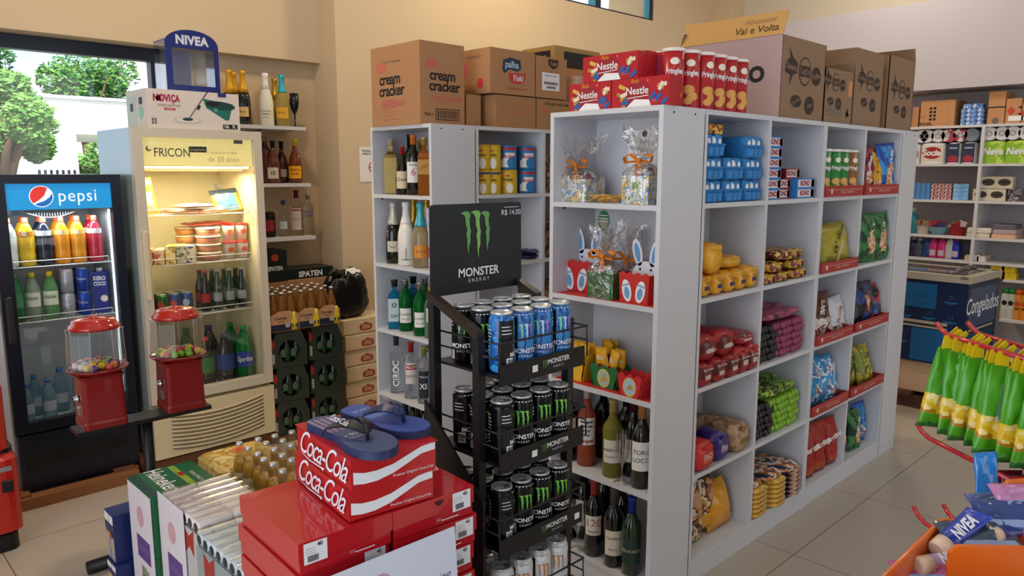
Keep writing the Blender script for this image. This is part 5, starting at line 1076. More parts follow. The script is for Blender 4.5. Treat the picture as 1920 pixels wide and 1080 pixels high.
# flip-flops
def flipflop(label, A, B_, z, w, top, strap, sd, txt=None, lift=0):
    "A heel, B toe (world xy)"
    A = Vector(A); B_ = Vector(B_); L = (B_-A).length; ang = math.atan2(B_.y-A.y, B_.x-A.x)
    o = thing('flip_flop', label, 'flip-flop', (A.x, A.y, z), math.degrees(ang)); n = 40; pts = []
    def wid(t): return w*(.36+.05*sin(pi*t)-.06*math.exp(-((t-.45)/.16)**2)+.13*math.exp(-((t-.74)/.2)**2))
    for i in range(n+1):
        t = i/n; e = (max(0, 1-((t-.10)/.10)**2))**.5 if t < .10 else ((max(0, 1-((t-.84)/.16)**2))**.5 if t > .84 else 1)
        pts.append((t*L, wid(t)*e+sd*.006*sin(t*pi)))
    low = [(t*L, -wid(t)*((max(0, 1-((t-.10)/.10)**2))**.5 if t < .10 else ((max(0, 1-((t-.84)/.16)**2))**.5 if t > .84 else 1))+sd*.006*sin(t*pi)) for t in [i/n for i in range(1, n)]][::-1]
    P = pts+low; NVY = mat('#1E2C55', .5)
    MB().plate(P, .018, NVY).build('sole', o)
    c = Vector((L*.5, 0)); Q = [(c.x+(p[0]-c.x)*.985, p[1]*.97) for p in P]; f = MB().plate(Q, .0012, top, T(0, 0, .018))
    if txt == 'stripes':
        for k in range(5): f.poly([(.02, -.034+k*.015), (.125, -.034+k*.015), (.125, -.026+k*.015), (.02, -.026+k*.015)], mat('#8E7A98', .5), T(0, 0, .0194))
        f.text('QUALITY', .012, WTX, T(0, 0, .0194), .185, 0, rot=-90); f.text('* 06 *', .022, WTX, T(0, 0, .0194), .165, 0, rot=-90)
    else:
        f.text('Coca-Cola', .026, mat('#9FC4F0', .4), T(0, 0, .0194), .055, 0, rot=-90, shear=.4, maxw=.05)
        for k in range(3): f.poly([(.10+.008*k, -.03), (.104+.008*k, -.03), (.104+.008*k, .03), (.10+.008*k, .03)], mat('#6FA0E0', .4), T(0, 0, .0194))
        for k in range(16): f.poly([(.14+.007*k, -.03), (.1415+.007*k, -.03), (.1415+.007*k, .03), (.14+.007*k, .03)], mat('#1E2C60', .5), T(0, 0, .0193))
    f.build('footbed', o)
    st = MB(); xt = L*.73; N_ = 9
    for sg in (-1, 1):
        pa = []
        for i in range(N_+1):
            t = i/N_; x = xt-(xt-L*.36)*t; y = sg*(.004+(w*.40)*t**1.1); zz = .019+.034*sin(pi*(t*.82+.16))**.8*(1-.25*t) if t < 1 else .016
            pa.append(Vector((x, y, zz)))
        vs = []; 
        for i, p_ in enumerate(pa):
            t = i/N_; hw_ = .004+.008*sin(pi*min(1, t*1.1+.05)); d_ = (pa[min(i+1, N_)]-pa[max(i-1, 0)]).normalized(); nrm = Vector((0, sg*.5, .85)).normalized(); s_ = d_.cross(nrm).normalized()
            for q in ((-1, 0), (1, 0), (1, 1), (-1, 1)): vs.append(p_+s_*hw_*q[0]+nrm*.004*q[1])
        st.add(vs, [(i*4+a, i*4+(a+1) % 4, i*4+4+(a+1) % 4, i*4+4+a) for i in range(N_) for a in range(4)]+[(3, 2, 1, 0)], strap, None, False)
    st.tube([(xt, 0, .016), (xt-.002, 0, .04), (xt-.006, 0, .05)], [.004, .0045, .007], strap, 8); st.ball(.006, strap, (xt-.006, 0, .05), 10)
    st.build('strap', o)
    t_ = MB(); t_.text('Coca-Cola', .02, WTX, T(L*.50, -sd*w*.245*1, .053) @ RZ(0) @ RX(50 if sd > 0 else -50), 0, 0, dz=.003, shear=.4, maxw=.07, rot=0 if sd > 0 else 180); t_.build('strap_logo', o)
    return o
z = 1.0005
def lift(p): q = at(p[0], p[1], z=1.018); return (q.x, q.y)
flipflop('navy flip-flop with mauve striped heel, nearer one on the red boxes', lift((592, 783)), lift((731, 846)), z, .105, mat('#3C4C78', .55), mat('#16181F', .4), 1, 'stripes')
flipflop('blue flip-flop with light cola script, farther one on the red boxes', lift((651, 763)), lift((800, 806)), z, .10, mat('#2F4CA0', .5), mat('#16244F', .35), -1)
# ================================================================ foreground drink packs
HG = mat('#13603C', .4); HGD = mat('#0E3F3A', .4)
for k, (z0, z1) in enumerate(((.236, .47), (.0, .234))):
    o = thing('beer_carton', ['green beer carton with big white lettering on top, behind the can packs', 'green beer carton at the bottom, under the lettered one'][k], 'beer carton', (.825, 2.67, z0)); MB().box(0, 0, 0, .235, .25, z1-z0, HG).build('box_body', o)
    m = MB(); m.text('Heineken', .088, WTX, T(.082, .125, z1-z0+.0004), 0, 0, rot=-90, bold=.015, maxw=.245); m.rect(.14, .01, .165, .24, mat('#8AA83A', .4), T(0, 0, z1-z0+.0004)); m.rect(.145, .12, .165, .16, REDC, T(0, 0, z1-z0+.0008)); m.rect(.0, .0, .03, .25, HGD, T(0, 0, z1-z0+.0004)); m.text('PURO MALTE', .02, WTX, T(.19, .08, z1-z0+.0006), 0, 0, rot=-90)
    M = ff(0, -.0006, 0); m.rect(.012, .02, .22, .22, mat('#0F5A2C', .15), M)
    for i in range(3): m.rect(.02+.068*i, .03, .075+.068*i, .2, mat('#1F8A44', .15), M, dz=.0006); m.disc(.047+.068*i, .11, .02, WTX, M, ry=.012, dz=.001)
    m.build('printing', o)
def price_sheet(label, x, y0, y1, z0, z1, tilt=0):
    m = MB(); w_ = y1-y0; m.box(-w_/2, -.0012, z0, w_/2, 0, z1, mat('#D8D3DC', .55)); M = ff(0, -.0014, 0); h_ = z1-z0
    m.disc(0, z1-h_*.24, .034, mat('#C9A0A8', .5), M, ry=.04); m.plate([(-.03, z1-h_*.22), (.02, z1-h_*.17), (.034, z1-h_*.22), (-.01, z1-h_*.29)], .0003, mat('#B8848E', .5), M)
    m.plate([(-w_*.22, z1-h_*.42), (w_*.34, z1-h_*.42), (w_*.34, z1-h_*.62), (-w_*.22, z1-h_*.62)], .0004, mat('#5A3F86', .5), M); m.text('OFERTA', .03, mat('#8A74B0', .5), M, .012, z1-h_*.52, dz=.001); m.rect(-.025, z1-h_*.95, .03, z1-h_*.68, mat('#8A8F7A', .5), M); m.disc(0, z1-h_*.8, .02, mat('#5A5F4A', .5), M, dz=.0009)
    m.text('cerveja', .03, INK, M, .03, z1-h_*.78, dz=.001, rot=70)
    return tag(m.build('price_sheet', None, (x, (y0+y1)/2, 0), -90), label, 'price sheet')
price_sheet('white price sheet with purple block hung on the green beer carton', .823, 2.675, 2.915, .02, .462)
price_sheet('white price sheet with purple block in front of the white can packs', .846, 2.43, 2.665, .01, .49)
def canpack(label, x, y0, n, z0, layers, m1, endm, r_=.0240, bow=None, L=.12, cols=2):
    o = thing('can_pack', label, 'can pack', (x, y0, z0))
    c = MB().lathe([(.017, 0), (r_*.9, .006), (r_, .012), (r_, L-.012), (r_*.9, L-.006), (.017, L)], m1, 14, RY(90)); c.lathe([(.0001, -.0006), (.016, -.0004), (.017, .001)], endm, 14, RY(90), cap=False)
    me = None
    for l in range(layers):
        for i in range(n):
            for q in range(cols):
                if q and l < layers-1: continue
                loc = (q*L, r_+i*r_*2, r_+l*r_*1.98)
                if me is None: ob = c.build('can', o, loc); me = ob
                else: ob = me.copy(); COL.objects.link(ob); ob.parent = o; ob.location = loc
                ob.rotation_euler = (R((i*67+l*31) % 360), 0, 0)
    H = layers*r_*1.98+.004
    if bow:
        b = MB(); M = T(-.0022, n*r_, 0) @ RZ(-90) @ BF; x_, z_ = bow
        b.rect(-n*r_+.002, -.0, n*r_-.002, H-r_*2.0, mat('#BDBCBC' if cols == 2 and endm == ENDM else '#8E9A9C', .35), M); s_ = 1.0
        b.plate([(x_-.04*s_, z_+.02*s_), (x_, z_-.0), (x_+.04*s_, z_+.03*s_), (x_+.036*s_, z_-.06*s_), (x_, z_-.035*s_), (x_-.036*s_, z_-.07*s_)], .0006, REDC, M @ T(0, 0, .0005)); b.build('emblem', o)
    f = MB(); ys = [-.002+i*(n*r_*2+.004)/(n*4) for i in range(n*4+1)]; 
    for a, b2 in zip(ys, ys[1:]):
        za, zb_ = (H-.002+.004*abs(sin(pi*(t_-0)/(2*r_))) for t_ in (a, b2)); f.add([(-.003, a, za), (cols*L+.002, a, za), (cols*L+.002, b2, zb_), (-.003, b2, zb_)], [(0, 1, 2, 3)], FILM, None, True)
    f.build('plastic_film', o); return o
FILM = thin_glass('film', (.97, .97, 1, 1), .12, .15)
CWH = print_mat(['#D0CCCC', '#D8D6D6', '#D4D0D0', '#B8B0B0'], 9, .3, 5); CSB = print_mat(['#A9BCC6', '#BCCCD2', '#B4C4CC', '#8AA0A8'], 9, .28, 6); ENDM = mat('#4A4A50', .35, .5)
canpack('pack of white cans lying under plastic film, upper one beside the green carton', .852, 2.32, 7, .25, 5, CWH, ENDM, bow=(.085, .165))
canpack('pack of white cans lying under plastic film, lower one beside the green carton', .852, 2.32, 7, .0, 5, CWH, ENDM)
canpack('pack of silver-blue cans lying under plastic film, upper one beside the red shoe boxes', .83, 1.95, 7, .246, 5, CSB, mat('#39424A', .35, .5), bow=(-.07, .165), r_=.0240)
canpack('pack of silver-blue cans lying under plastic film, lower one beside the red shoe boxes', .83, 1.95, 7, .0, 5, CSB, mat('#39424A', .35, .5), r_=.0237)
RBM = mat('#1E2C66', .35); RBS = mat('#B9BEC8', .3, .4)
for k, (x, y, z0, z1) in enumerate(((.775, 2.965, .12, .31), (.765, 2.94, .0, .118))):
    o = thing('can_carton', ['blue and silver energy drink carton, upper of two on the floor by the green carton', 'blue and silver energy drink carton, lower of two on the floor by the green carton'][k], 'can carton', (x, y, z0)); w_, d_ = .2, .105
    MB().box(0, 0, 0, w_, d_, z1-z0, RBM).build('box_body', o); m = MB(); M = T(-.0006, 0, 0) @ RZ(-90) @ BF; h_ = z1-z0
    for i in range(2): m.plate([(-.05-.052*i+.003, .005), (-.004-.052*i, .005), (-.004-.052*i, h_*.5), (-.05-.052*i+.003, h_*.62)], .0008, RBS, M); m.rect(-.05-.052*i, h_*.80, -.004-.052*i, h_*.98, PAPER, M); m.rect(-.05-.052*i, h_*.30, -.004-.052*i, h_*.34, mat('#D9A82C', .4), M, dz=.0012)
    m.disc(-.03, h_*.55, .012, REDC, M, dz=.0015); m.disc(-.06, h_*.55, .012, mat('#D9A82C', .4), M, dz=.0015); m.build('printing', o)
# beer bottles on a carton
COR = mat('#CF9A34', .12, coat=.4); CLB = thin_glass('bottle_glass', (.95, .95, .92, 1), .14, .04)
tag(MB().box(1.07, 2.30, 0, 1.60, 2.93, .263, mat('#8A6A48', .8)).build('cardboard_box'), 'low cardboard tray carrying the loose clear beer bottles', 'box')
caps = [(530, 375), (660, 445), (800, 315), (915, 370), (1045, 265), (1160, 335), (1290, 210), (795, 525), (1035, 460), (1150, 545), (1280, 400), (880, 605), (1015, 675), (1285, 610), (1155, 770)]
bp_ = None
def make_beer():
    o = thing('beer_bottle', 'x', 'bottle', (0, 0, 0), 0, 'clear beer bottles in the low tray')
    P = prof('beer', .235, .029); MB().lathe([p for p in P if p[1] < .225], CLB, 16, cap=False).build('bottle_body', o)
    MB().lathe([(max(p[0]-.0025, .003), p[1]+.003) for p in P if p[1] < .17]+[(.0145, .172)], COR, 14).build('drink', o)
    MB().lathe([(.0150, .221), (.0152, .226), (.0135, .232), (.012, .2335), (.0001, .2337)], CAPM, 20, smooth=False).build('crown_cap', o)
    m = MB().rect(-.03, .05, .03, .11, mat('#D9CFA8', .5), ff(0, -.0295, 0), wrap=(.0295,)); m.text('Corona', .02, mat('#22305A', .5), ff(0, -.0295, 0), 0, .085, dz=.0008, wrap=(.0295,)); m.build('label', o)
    return o
fb = None; placed = []
for i, (u, v) in enumerate(caps):
    q = at(380+u/7.715, 780+v/7.715, z=.498); x, y = q.x, q.y
    for _ in range(30):
        for (a, b) in placed:
            d_ = math.hypot(x-a, y-b)
            if d_ < .0595: k = (.0596-d_); x += (x-a)/max(d_, 1e-4)*k; y += (y-b)/max(d_, 1e-4)*k
    placed.append((x, y)); rw = 0 if v > 600 else (1 if v > 500 else (2 if v > 330 else 3)); row_ = sorted(c_[0] for c_ in caps if (0 if c_[1] > 600 else (1 if c_[1] > 500 else (2 if c_[1] > 330 else 3))) == rw)
    lab = 'clear beer bottle with silver crown cap, '+['front', 'second', 'third', 'back'][rw]+' row of the low tray, '+ORD[row_.index(u)]
    if fb is None: fb = make_beer(); fb.location = (x, y, .2635); fb['label'] = lab; fb.rotation_euler = (0, 0, R(-60))
    else: dup(fb, (x, y, .2635), -60+i*23, lab)
o = thing('can_pack', 'yellow wrapped can pack with white round label behind the beer bottles', 'can pack', (1.235, 3.06, 0)); YM = print_mat(['#C9A85A', '#D9BC74', '#B8923E', '#E0CC90'], 12, .3, 3, bump=.4)
MB().rbox(0, 0, 0, .30, .28, .33, .03, YM).build('pack_body', o); m = MB(); m.disc(.08, .20, .055, mat('#C9C4BC', .4), T(-.0, -.001, 0) @ BF, ry=.06); m.text('Lata', .03, INK, BF @ T(0, 0, .001), .08, .2, dz=.001); m.disc(.17, .2, .035, mat('#D8643C', .4), T(0, 0, .331)); m.build('label', o)
# ================================================================ stacks in the corner
DKG = mat('#26302A', .3, coat=.3); DKH = mat('#0A0D0C', .6)
def sixpack(label, x, y, z, first=[None]):
    if first[0] is None:
        o = thing('beer_six_pack', label, 'six-pack', (x, y, z), -6, 'dark beer six-packs stacked in the corner'); w, d, h = .222, .16, .205
        b = MB(); prf = [(-w/2, 0), (w/2, 0), (w/2, h*.62), (w*.36, h), (-w*.36, h), (-w/2, h*.62)]
        n = 24; hole = [(.062*cos(2*pi*i/n), h*.47+.068*sin(2*pi*i/n)) for i in range(n)]
        vs = [(p[0], -d/2, p[1]) for p in prf]+[(p[0], -d/2, p[1]) for p in hole]
        tr = geometry.tessellate_polygon([[Vector((p[0], p[1], 0)) for p in prf], [Vector((p[0], p[1], 0)) for p in hole]])
        allp = prf+hole; fs = []
        for t in tr:
            a, b_, c = (Vector(allp[i]) for i in t); fs.append(t if (b_-a).cross(c-a) > 0 else t[::-1])
        b.add([(p[0], -d/2, p[1]) for p in allp], fs, DKG)
        b.plate(prf, .002, DKG, T(0, d/2, 0) @ BF)
        for i in range(6):
            p, q = prf[i], prf[(i+1) % 6]; b.add([(p[0], -d/2, p[1]), (p[0], d/2, p[1]), (q[0], d/2, q[1]), (q[0], -d/2, q[1])], [(0, 1, 2, 3)], DKG if i != 3 else mat('#5A6058', .35))
        b.box(-w*.36, -d*.25, h-.012, w*.36, d*.25, h+.002, mat('#8A8E84', .4)); b.build('carton', o)
        g = MB()
        for i in range(3):
            for j in (-1, 1): g.lathe([(.026, .004), (.029, .02), (.029, .11), (.014, .16), (.013, .195)], DGN, 12, T(-.063+.063*i, j*.035, 0))
        g.build('bottles', o)
        m = MB()
        for i in range(2): m.disc(-.033+.063*i, .085, .017, mat('#5A6058', .5), T(0, -.066, 0) @ BF, ry=.024); m.rect(-.05+.063*i, .06, -.016+.063*i, .07, mat('#1F6B38', .5), T(0, -.0665, 0) @ BF, dz=.001)
        m.build('bottle_labels', o)
        m = MB(); M = T(-w/2-.001, 0, 0) @ RZ(-90) @ BF; s_ = .05; m.plate([(0, .19), (.03, .15), (.02, .11), (0, .13), (-.02, .11), (-.03, .17)], .0006, REDC, M); m.rect(-.012, .02, .012, .085, mat('#A9ADA0', .4), M)
        m.plate([(-w/2+.004, .185), (-w/2+.03, .15), (-w/2+.018, .115), (-w/2+.004, .13)], .0006, REDC, T(0, -d/2-.0008, 0) @ BF); m.rect(-w/2+.008, .03, -w/2+.022, .09, mat('#A9ADA0', .4), T(0, -d/2-.0008, 0) @ BF); m.build('printing', o); first[0] = o; return o
    return dup(first[0], (x, y, z), None, label)
for r_ in range(3):
    for c_ in range(2):
        sixpack('dark green beer six-pack with round window, '+['bottom', 'middle', 'top'][r_]+' of the '+['left', 'right'][c_]+' column beside the lit cooler', [2.085, 2.335][c_]+.004*(r_ % 2), 4.12+.012*c_, .035+r_*.2078+(.008 if c_ else 0))
tag(MB().box(1.97, 4.02, 0, 2.46, 4.24, .034, mat('#6A4A30', .8)).build('wooden_board'), 'wooden board under the dark beer six-packs', 'board')
# corona carriers
KR = mat('#B88A62', .7); CBL = mat('#1A2038', .5); CYL = mat('#E0C02A', .4)
BTG = mat('#A8763A', .06, 0, .6, 1.2)
def carrier(label, x, y, z, rz, wide, first=None):
    o = thing('beer_carrier', label, 'beer carrier', (x, y, z), rz); w, d, h = wide, .16, .12; b = MB()
    b.box(-w/2, -d/2, 0, w/2, d/2, .004, KR); b.plate([(-w/2, 0), (w/2, 0), (w/2, h*.8), (w*.2, h), (-w*.2, h), (-w/2, h*.8)], .003, KR, T(0, -d/2+.003, 0) @ BF); b.plate([(-w/2, 0), (w/2, 0), (w/2, h*.8), (w*.2, h), (-w*.2, h), (-w/2, h*.8)], .003, KR, T(0, d/2, 0) @ BF)
    for sg in (-1, 1): b.box(sg*w/2-.0015, -d/2, 0, sg*w/2+.0015, d/2, h*.8, KR)
    b.box(-.0015, -d/2, 0, .0015, d/2, h*.9, KR); b.build('carrier', o)
    p = MB(); M = ff(0, -d/2-.0006, 0); p.rect(-w/2+.002, .004, w/2-.002, h*.36, CBL, M); p.disc(w*.10, h*.3, .016, mat('#A9A48C', .5), M, dz=.0008); p.text('Corona', .024, CBL, M, -w*.15, h*.66, shear=.1, bold=.02); p.text('Extra', .016, CBL, M, -w*.12, h*.5)
    p.lathe([(.0001, 0), (.018, .0), (.018, .05), (.009, .08), (.008, .11), (.0001, .11)], CYL, 12, T(w*.34, -d/2-.002, .002) @ Matrix.Diagonal((1, .1, 1, 1))); p.rect(w*.34-.016, .02, w*.34+.016, .04, CBL, M, dz=.003); p.build('printing', o); return o
cap_grp = 'beer bottles in the cardboard carriers'
cf = None
for c_, (x, wd, nb) in enumerate(((2.062, .17, 3), (2.222, .13, 2), (2.36, .135, 2))):
    z = .035+.2078*3+.012; y = 4.12
    for rr_ in range(2 if c_ else 3):
        yy = y+rr_*.165
        if rr_ == 0 or True:
            carrier(['wide brown beer carrier with blue band', 'narrow brown beer carrier with yellow bottle print', 'right-hand brown beer carrier with yellow bottle print'][c_]+', '+['front', 'second', 'third'][rr_]+' of its row on the six-packs', x, yy, z, -4, wd)
        for i in range(nb):
            for j in range(2):
                q = Vector((x-wd/2+wd*(i+.5)/nb, yy-.037+.074*j, z+.0045)); lab = 'brown-clear beer bottle in the '+['wide left', 'narrow', 'right'][c_]+' carrier, '+['front', 'second', 'third'][rr_]+' carrier back, '+['front', 'rear'][j]+' side, '+ORD[i]
                if cf is None:
                    cf = thing('beer_bottle', lab, 'bottle', q, 0, cap_grp); P = prof('beer', .225, .0275); MB().lathe([p_ for p_ in P if p_[1] < .217], BTG, 12).build('bottle_body', cf); MB().lathe([(.0140, .212), (.0142, .217), (.0125, .223), (.0001, .2245)], CAPM, 14).build('crown_cap', cf)
                else: dup(cf, q, None, lab)
# stella cartons
ST = mat('#D6BE9A', .7, bump=.1)
for k in range(6):
    o = thing('beer_carton', 'cream beer carton with red cartouche, '+['topmost', 'second from top', 'third from top', 'fourth from top', 'fifth from top', 'bottom'][k]+' beside the six-packs', 'beer carton', (2.545+.007*(k % 2)+.001*k, 4.2-.006*(k % 2), .642-.107*(k+1)), 0, 'cream beer cartons in the corner')
    MB().rbox(0, 0, 0, .36, .24, .1045, .006, ST).build('box_body', o); MB().rect(.004, .004, .356, .01, mat('#8A6A48', .8), ff(0, -.0006, 0)).build('gap_shade', o); m = MB(); M = ff(0, -.0006, 0); RS = mat('#A33A28', .5)  # brown strip paints the shaded gap under each stacked carton
    m.plate([(.12, .05), (.13, .065), (.155, .07), (.17, .08), (.185, .07), (.21, .065), (.22, .05), (.215, .028), (.195, .022), (.145, .022), (.125, .028)], .0004, RS, M); m.text('STELLA', .018, ST, M, .17, .054, dz=.001, bold=.03); m.text('ARTOIS', .018, ST, M, .17, .038, dz=.001, bold=.03)
    m.build('printing', o)
# black rubbish bag on the cartons
m = MB(); n, k = 48, 26; vs = []
for j in range(k+1):
    t_ = j/k; ph_ = pi*(t_*.94+.03); 
    for i in range(n):
        a = 2*pi*i/n; c_, s_ = cos(a), sin(a); q = (abs(c_)**2.6+abs(s_)**2.6)**(-1/2.6); e = sin(ph_)**.42
        cr_ = .035*noise.noise(Vector((c_*3+t_*2.5, s_*3, t_*1.5+2)))+.016*abs(noise.noise(Vector((c_*6-t_*5, s_*6, t_*3))))
        vs.append((c_*q*(.155*e+cr_*.9), s_*q*(.088*e+cr_*.6), max(.003, .15-.15*cos(ph_)+.035*noise.noise(Vector((c_*1.8, s_*1.8, t_+4)))*t_*2+.02*c_*t_)))
m.add(vs, [(j*n+i, j*n+(i+1) % n, j*n+n+(i+1) % n, j*n+n+i) for j in range(k) for i in range(n)]+[tuple(range(n))[::-1], tuple(range(k*n, k*n+n))], mat('#0D0D10', .26, bump=1, bs=14), None, True)
m2 = MB()
for q0, q1, q2 in (((-.02, -.05), (.10, -.07), .305), ((.0, -.02), (.09, .0), .315)): m2.plate([(q0[0], 0), (q1[0], .01), (q1[0]-.01, .035), (q0[0]+.01, .03)], .004, PAPER, T(0, q0[1], q2-.02) @ RX(55))
m2.tube([(-.06, -.02, .28), (-.10, -.03, .315), (-.145, -.04, .30)], [.035, .022, .012], mat('#0D0D10', .3), 8)
o = m.build('rubbish_bag', None, (2.632, 4.31, .643)); tag(o, 'black plastic rubbish bag sitting on the cream beer cartons', 'rubbish bag'); m2.build('bag_opening', o)
# spaten cartons
SP = mat('#10221C', .35)
for (lab, x0, x1, y, z0, z1, tx, sz) in (('dark green beer carton with red crest standing behind the carriers', 2.15, 2.315, 4.48, .90, 1.10, 'SPATEN', .038), ('flat dark green beer carton lying behind the rubbish bag', 2.325, 2.66, 4.50, .90, .965, 'SPATEN', .05)):
    o = thing('beer_carton', lab, 'beer carton', ((x0+x1)/2, y, z0)); MB().box(-(x1-x0)/2, 0, 0, (x1-x0)/2, .2, z1-z0, SP).build('box_body', o); m = MB(); M = ff(0, -.0006, 0); h_ = z1-z0
    m.text(tx, sz, WTX, M, .0, h_*.42, bold=.04, maxw=(x1-x0)*.6); m.disc(0, h_*.78, h_*.12, mat('#A8402C', .4), M, dz=.0008); m.build('printing', o)
tag(MB().box(2.12, 4.48, 0, 2.68, 4.71, .8985, CARD).build('cardboard_box'), 'tall plain cardboard stack under the dark green beer cartons', 'box')
# ================================================================ lit cooler (right)
CW = mat('#CDC3B0', .35); CWY = mat('#D9C9A4', .4); GR = mat('#9AA0A4', .3, .3)
X0, X1, Y0, ZB, ZTP = 1.285, 1.962, 4.03, .085, 1.818
lamp_y = mat('#FFE9A8', .5, emit=3.5)
o = thing('drinks_cooler', 'tall white drinks cooler lit warm yellow inside', 'drinks cooler', (X0, Y0, 0)); W_, D_ = X1-X0, .56
b = MB(); t_ = .045
IN_ = mat('#E2DAB4', .5); SD = mat('#A9B8B4', .22, .35)
b.box(0, .05, ZB, .02, D_, ZTP-.001, SD); b.box(W_-.02, .05, ZB, W_, D_, ZTP-.001, CW); b.box(.001, D_-.02, ZB+.001, W_-.001, D_+.001, ZTP-.001, CW); b.box(.001, .051, ZTP-.03, W_-.001, D_-.001, ZTP, CW); b.box(.001, .051, ZB-.001, W_-.001, D_-.001, .36, CW)
b.box(.02, .055, .36, .035, D_-.02, ZTP-.03, IN_); b.box(W_-.035, .055, .36, W_-.02, D_-.02, ZTP-.03, IN_); b.box(.02, D_-.04, .36, W_-.02, D_-.02, ZTP-.03, IN_); b.box(.02, .055, .36, W_-.02, D_-.02, .375, IN_)
b.build('cabinet', o)
f = MB(); f.box(0, 0, .435, .048, .05, ZTP-.045, CW); f.box(W_-.045, 0, .435, W_, .05, ZTP-.045, CW); f.box(0, 0, ZTP-.045, W_, .05, ZTP, CW); f.box(0, 0, .385, W_, .05, .435, CW); df = f.build('door_frame', o)
MB().box(.048, .02, .435, W_-.045, .024, ZTP-.045, GLASS).build('glass_pane', df); MB().rbox(.012, -.022, .95, .036, 0, 1.30, .006, mat('#D6C8A4', .4)).build('door_handle', df)
s = MB().box(.05, .030, 1.63, W_-.047, .036, 1.775, mat('#E6D68C', .5, emit=.55)); M = ff(0, .0296, 0); s.text('FRICON', .062, mat('#6A6A5A', .5), M, .20, 1.695, bold=.01, maxw=.18); s.disc(.085, 1.715, .014, GREYINK, M); s.disc(.089, 1.719, .010, mat('#E6D68C', .5, emit=.55), M, dz=.0008)
s.rect(.285, 1.70, .38, 1.73, mat('#2A2A22', .5), M); s.text('Congelados', .022, mat('#D8CFA0', .5), M, .332, 1.715, dz=.001); s.text('Su equipamento ideal', .02, mat('#C9B98A', .5), M, .46, 1.70); s.text('de 50 anos', .04, mat('#D2C69A', .5), M, .47, 1.665); s.rect(.53, 1.75, .58, 1.77, GREYINK, M); s.build('sign_panel', o)
sl = MB().box(.045, .06, 1.60, W_-.09, .30, 1.612, mat('#E6DEB8', .5)); sl.build('light_cover', o)
ll = MB(); ll.box(.05, .05, 1.615, W_-.06, .075, 1.627, lamp_y); ll.build('lamp_tube', o)
for zz, e in ((1.59, 5), (1.30, 1.6)):
    l = light('cooler_light', 'AREA', (W_/2, .12, zz), e*1.1, (1, .85, .52), .5, .05); l.parent = o
for k, zz in enumerate((1.368, 1.105, .82)):
    m = MB()
    for xx in [.06+.02*i for i in range(int((W_-.12)/.02)+1)]: m.tube([(xx, .09, zz), (xx, D_-.06, zz)], .002, WHITE, 5)
    for q in ((.06, .09), (.06, .3), (.06, D_-.06)): m.tube([(q[0]-.01, q[1], zz), (W_-.05, q[1], zz)], .003, WHITE, 5)
    m.tube([(.055, .085, zz), (.055, .085, zz+.035), (W_-.06, .085, zz+.035), (W_-.06, .085, zz)], .0025, WHITE, 5); m.build('wire_shelf', o)
g = MB(); g.box(0, -.004, ZB, W_+.0, .05, .365, CWY)
for i in range(9):
    pts = []
    for j in range(13):
        t = j/12; pts.append((.09+(W_-.16)*t, -.006, .315-i*.022+(.03*(1-4*(t-.5)**2))*-1+.012*t))
    g.tube(pts, .0045, CWY, 5); 
    g.tube([(p[0], -.0035, p[2]-.011) for p in pts], .0045, mat('#8C806A', .7), 5)
g.build('vent_grille', o)
fo = MB(); 
for xx in (.05, W_-.05): fo.lathe([(.02, .07), (.02, .09)], BLACK, 10, T(xx, .1, 0)); fo.lathe([(.02, .07), (.02, .09)], BLACK, 10, T(xx, .45, 0))
fo.build('foot', o)
tag(MB().box(X0-.05, Y0+.02, 0, X1+.04, Y0+.5, .069, mat('#6E4326', .7)).build('wooden_pallet'), 'reddish wooden plinth under the lit white cooler', 'pallet')
def fy(px, py, dep): p = at(px, py, b=Y0+dep); return p
SHZ = [1.371, 1.108, .823, .3755]
def prod(o_, x, y): pass
bag('snack_bag', 'yellow cheese packet standing at the left of the top cooler shelf', 'snack bag', (1.385, Y0+.16, SHZ[0]+.004), 0, .12, .19, .03, flat(mat('#E8D23A', .3), None, mat('#E9E4C0', .3), .6), 70, None, -6, roll=-8)
for i, (x, w_, c_) in enumerate(((1.58, .2, '#C97A5A'), (1.70, .17, '#B85A44'), (1.63, .2, '#D8B090'))):
    bag('meat_packet', 'pink sliced meat packet, '+['left', 'right', 'upper'][i]+' in the flat pile on the top cooler shelf', 'meat packet', (x, Y0+.17, SHZ[0]+.003+(.026 if i == 2 else 0)), 8*i, w_, .16, .022, flat(mat(c_, .35), None, mat('#E0C9B0', .35), .6), 71+i, lie=1)
bag('snack_bag', 'dark blue and green packet leaning at the right of the top cooler shelf', 'snack bag', (1.845, Y0+.19, SHZ[0]+.004), 0, .16, .14, .02, flat(mat('#2A3A44', .3), mat('#B8A83A', .3), mat('#5A8AB8', .3), .8), 75, None, -28, roll=-6)
for j in range(4):
    o_ = thing('meat_tub', 'round clear tub with white lid in the cooler, '+['lowest', 'second up', 'third up', 'topmost'][j]+' of the stack', 'tub', (1.70, Y0+.17, SHZ[1]+.004+j*.046)); MB().lathe([(.055, 0), (.064, .034)], mat('#B8785A', .3), 24).build('tub_body', o_); MB().lathe([(.067, .034), (.067, .042), (.060, .044), (.0001, .044)], mat('#E9E4D4', .4), 24).build('lid', o_)
for j in range(4):
    o_ = thing('meat_tub', 'tub with pale lid in the stack behind, '+['lowest', 'second up', 'third up', 'topmost'][j], 'tub', (1.625, Y0+.29, SHZ[1]+.004+j*.046)); MB().lathe([(.05, 0), (.058, .034)], mat('#C98A4A', .3), 20).build('tub_body', o_); MB().lathe([(.061, .034), (.061, .042), (.0001, .044)], mat('#D9D4B4', .4), 20).build('lid', o_)
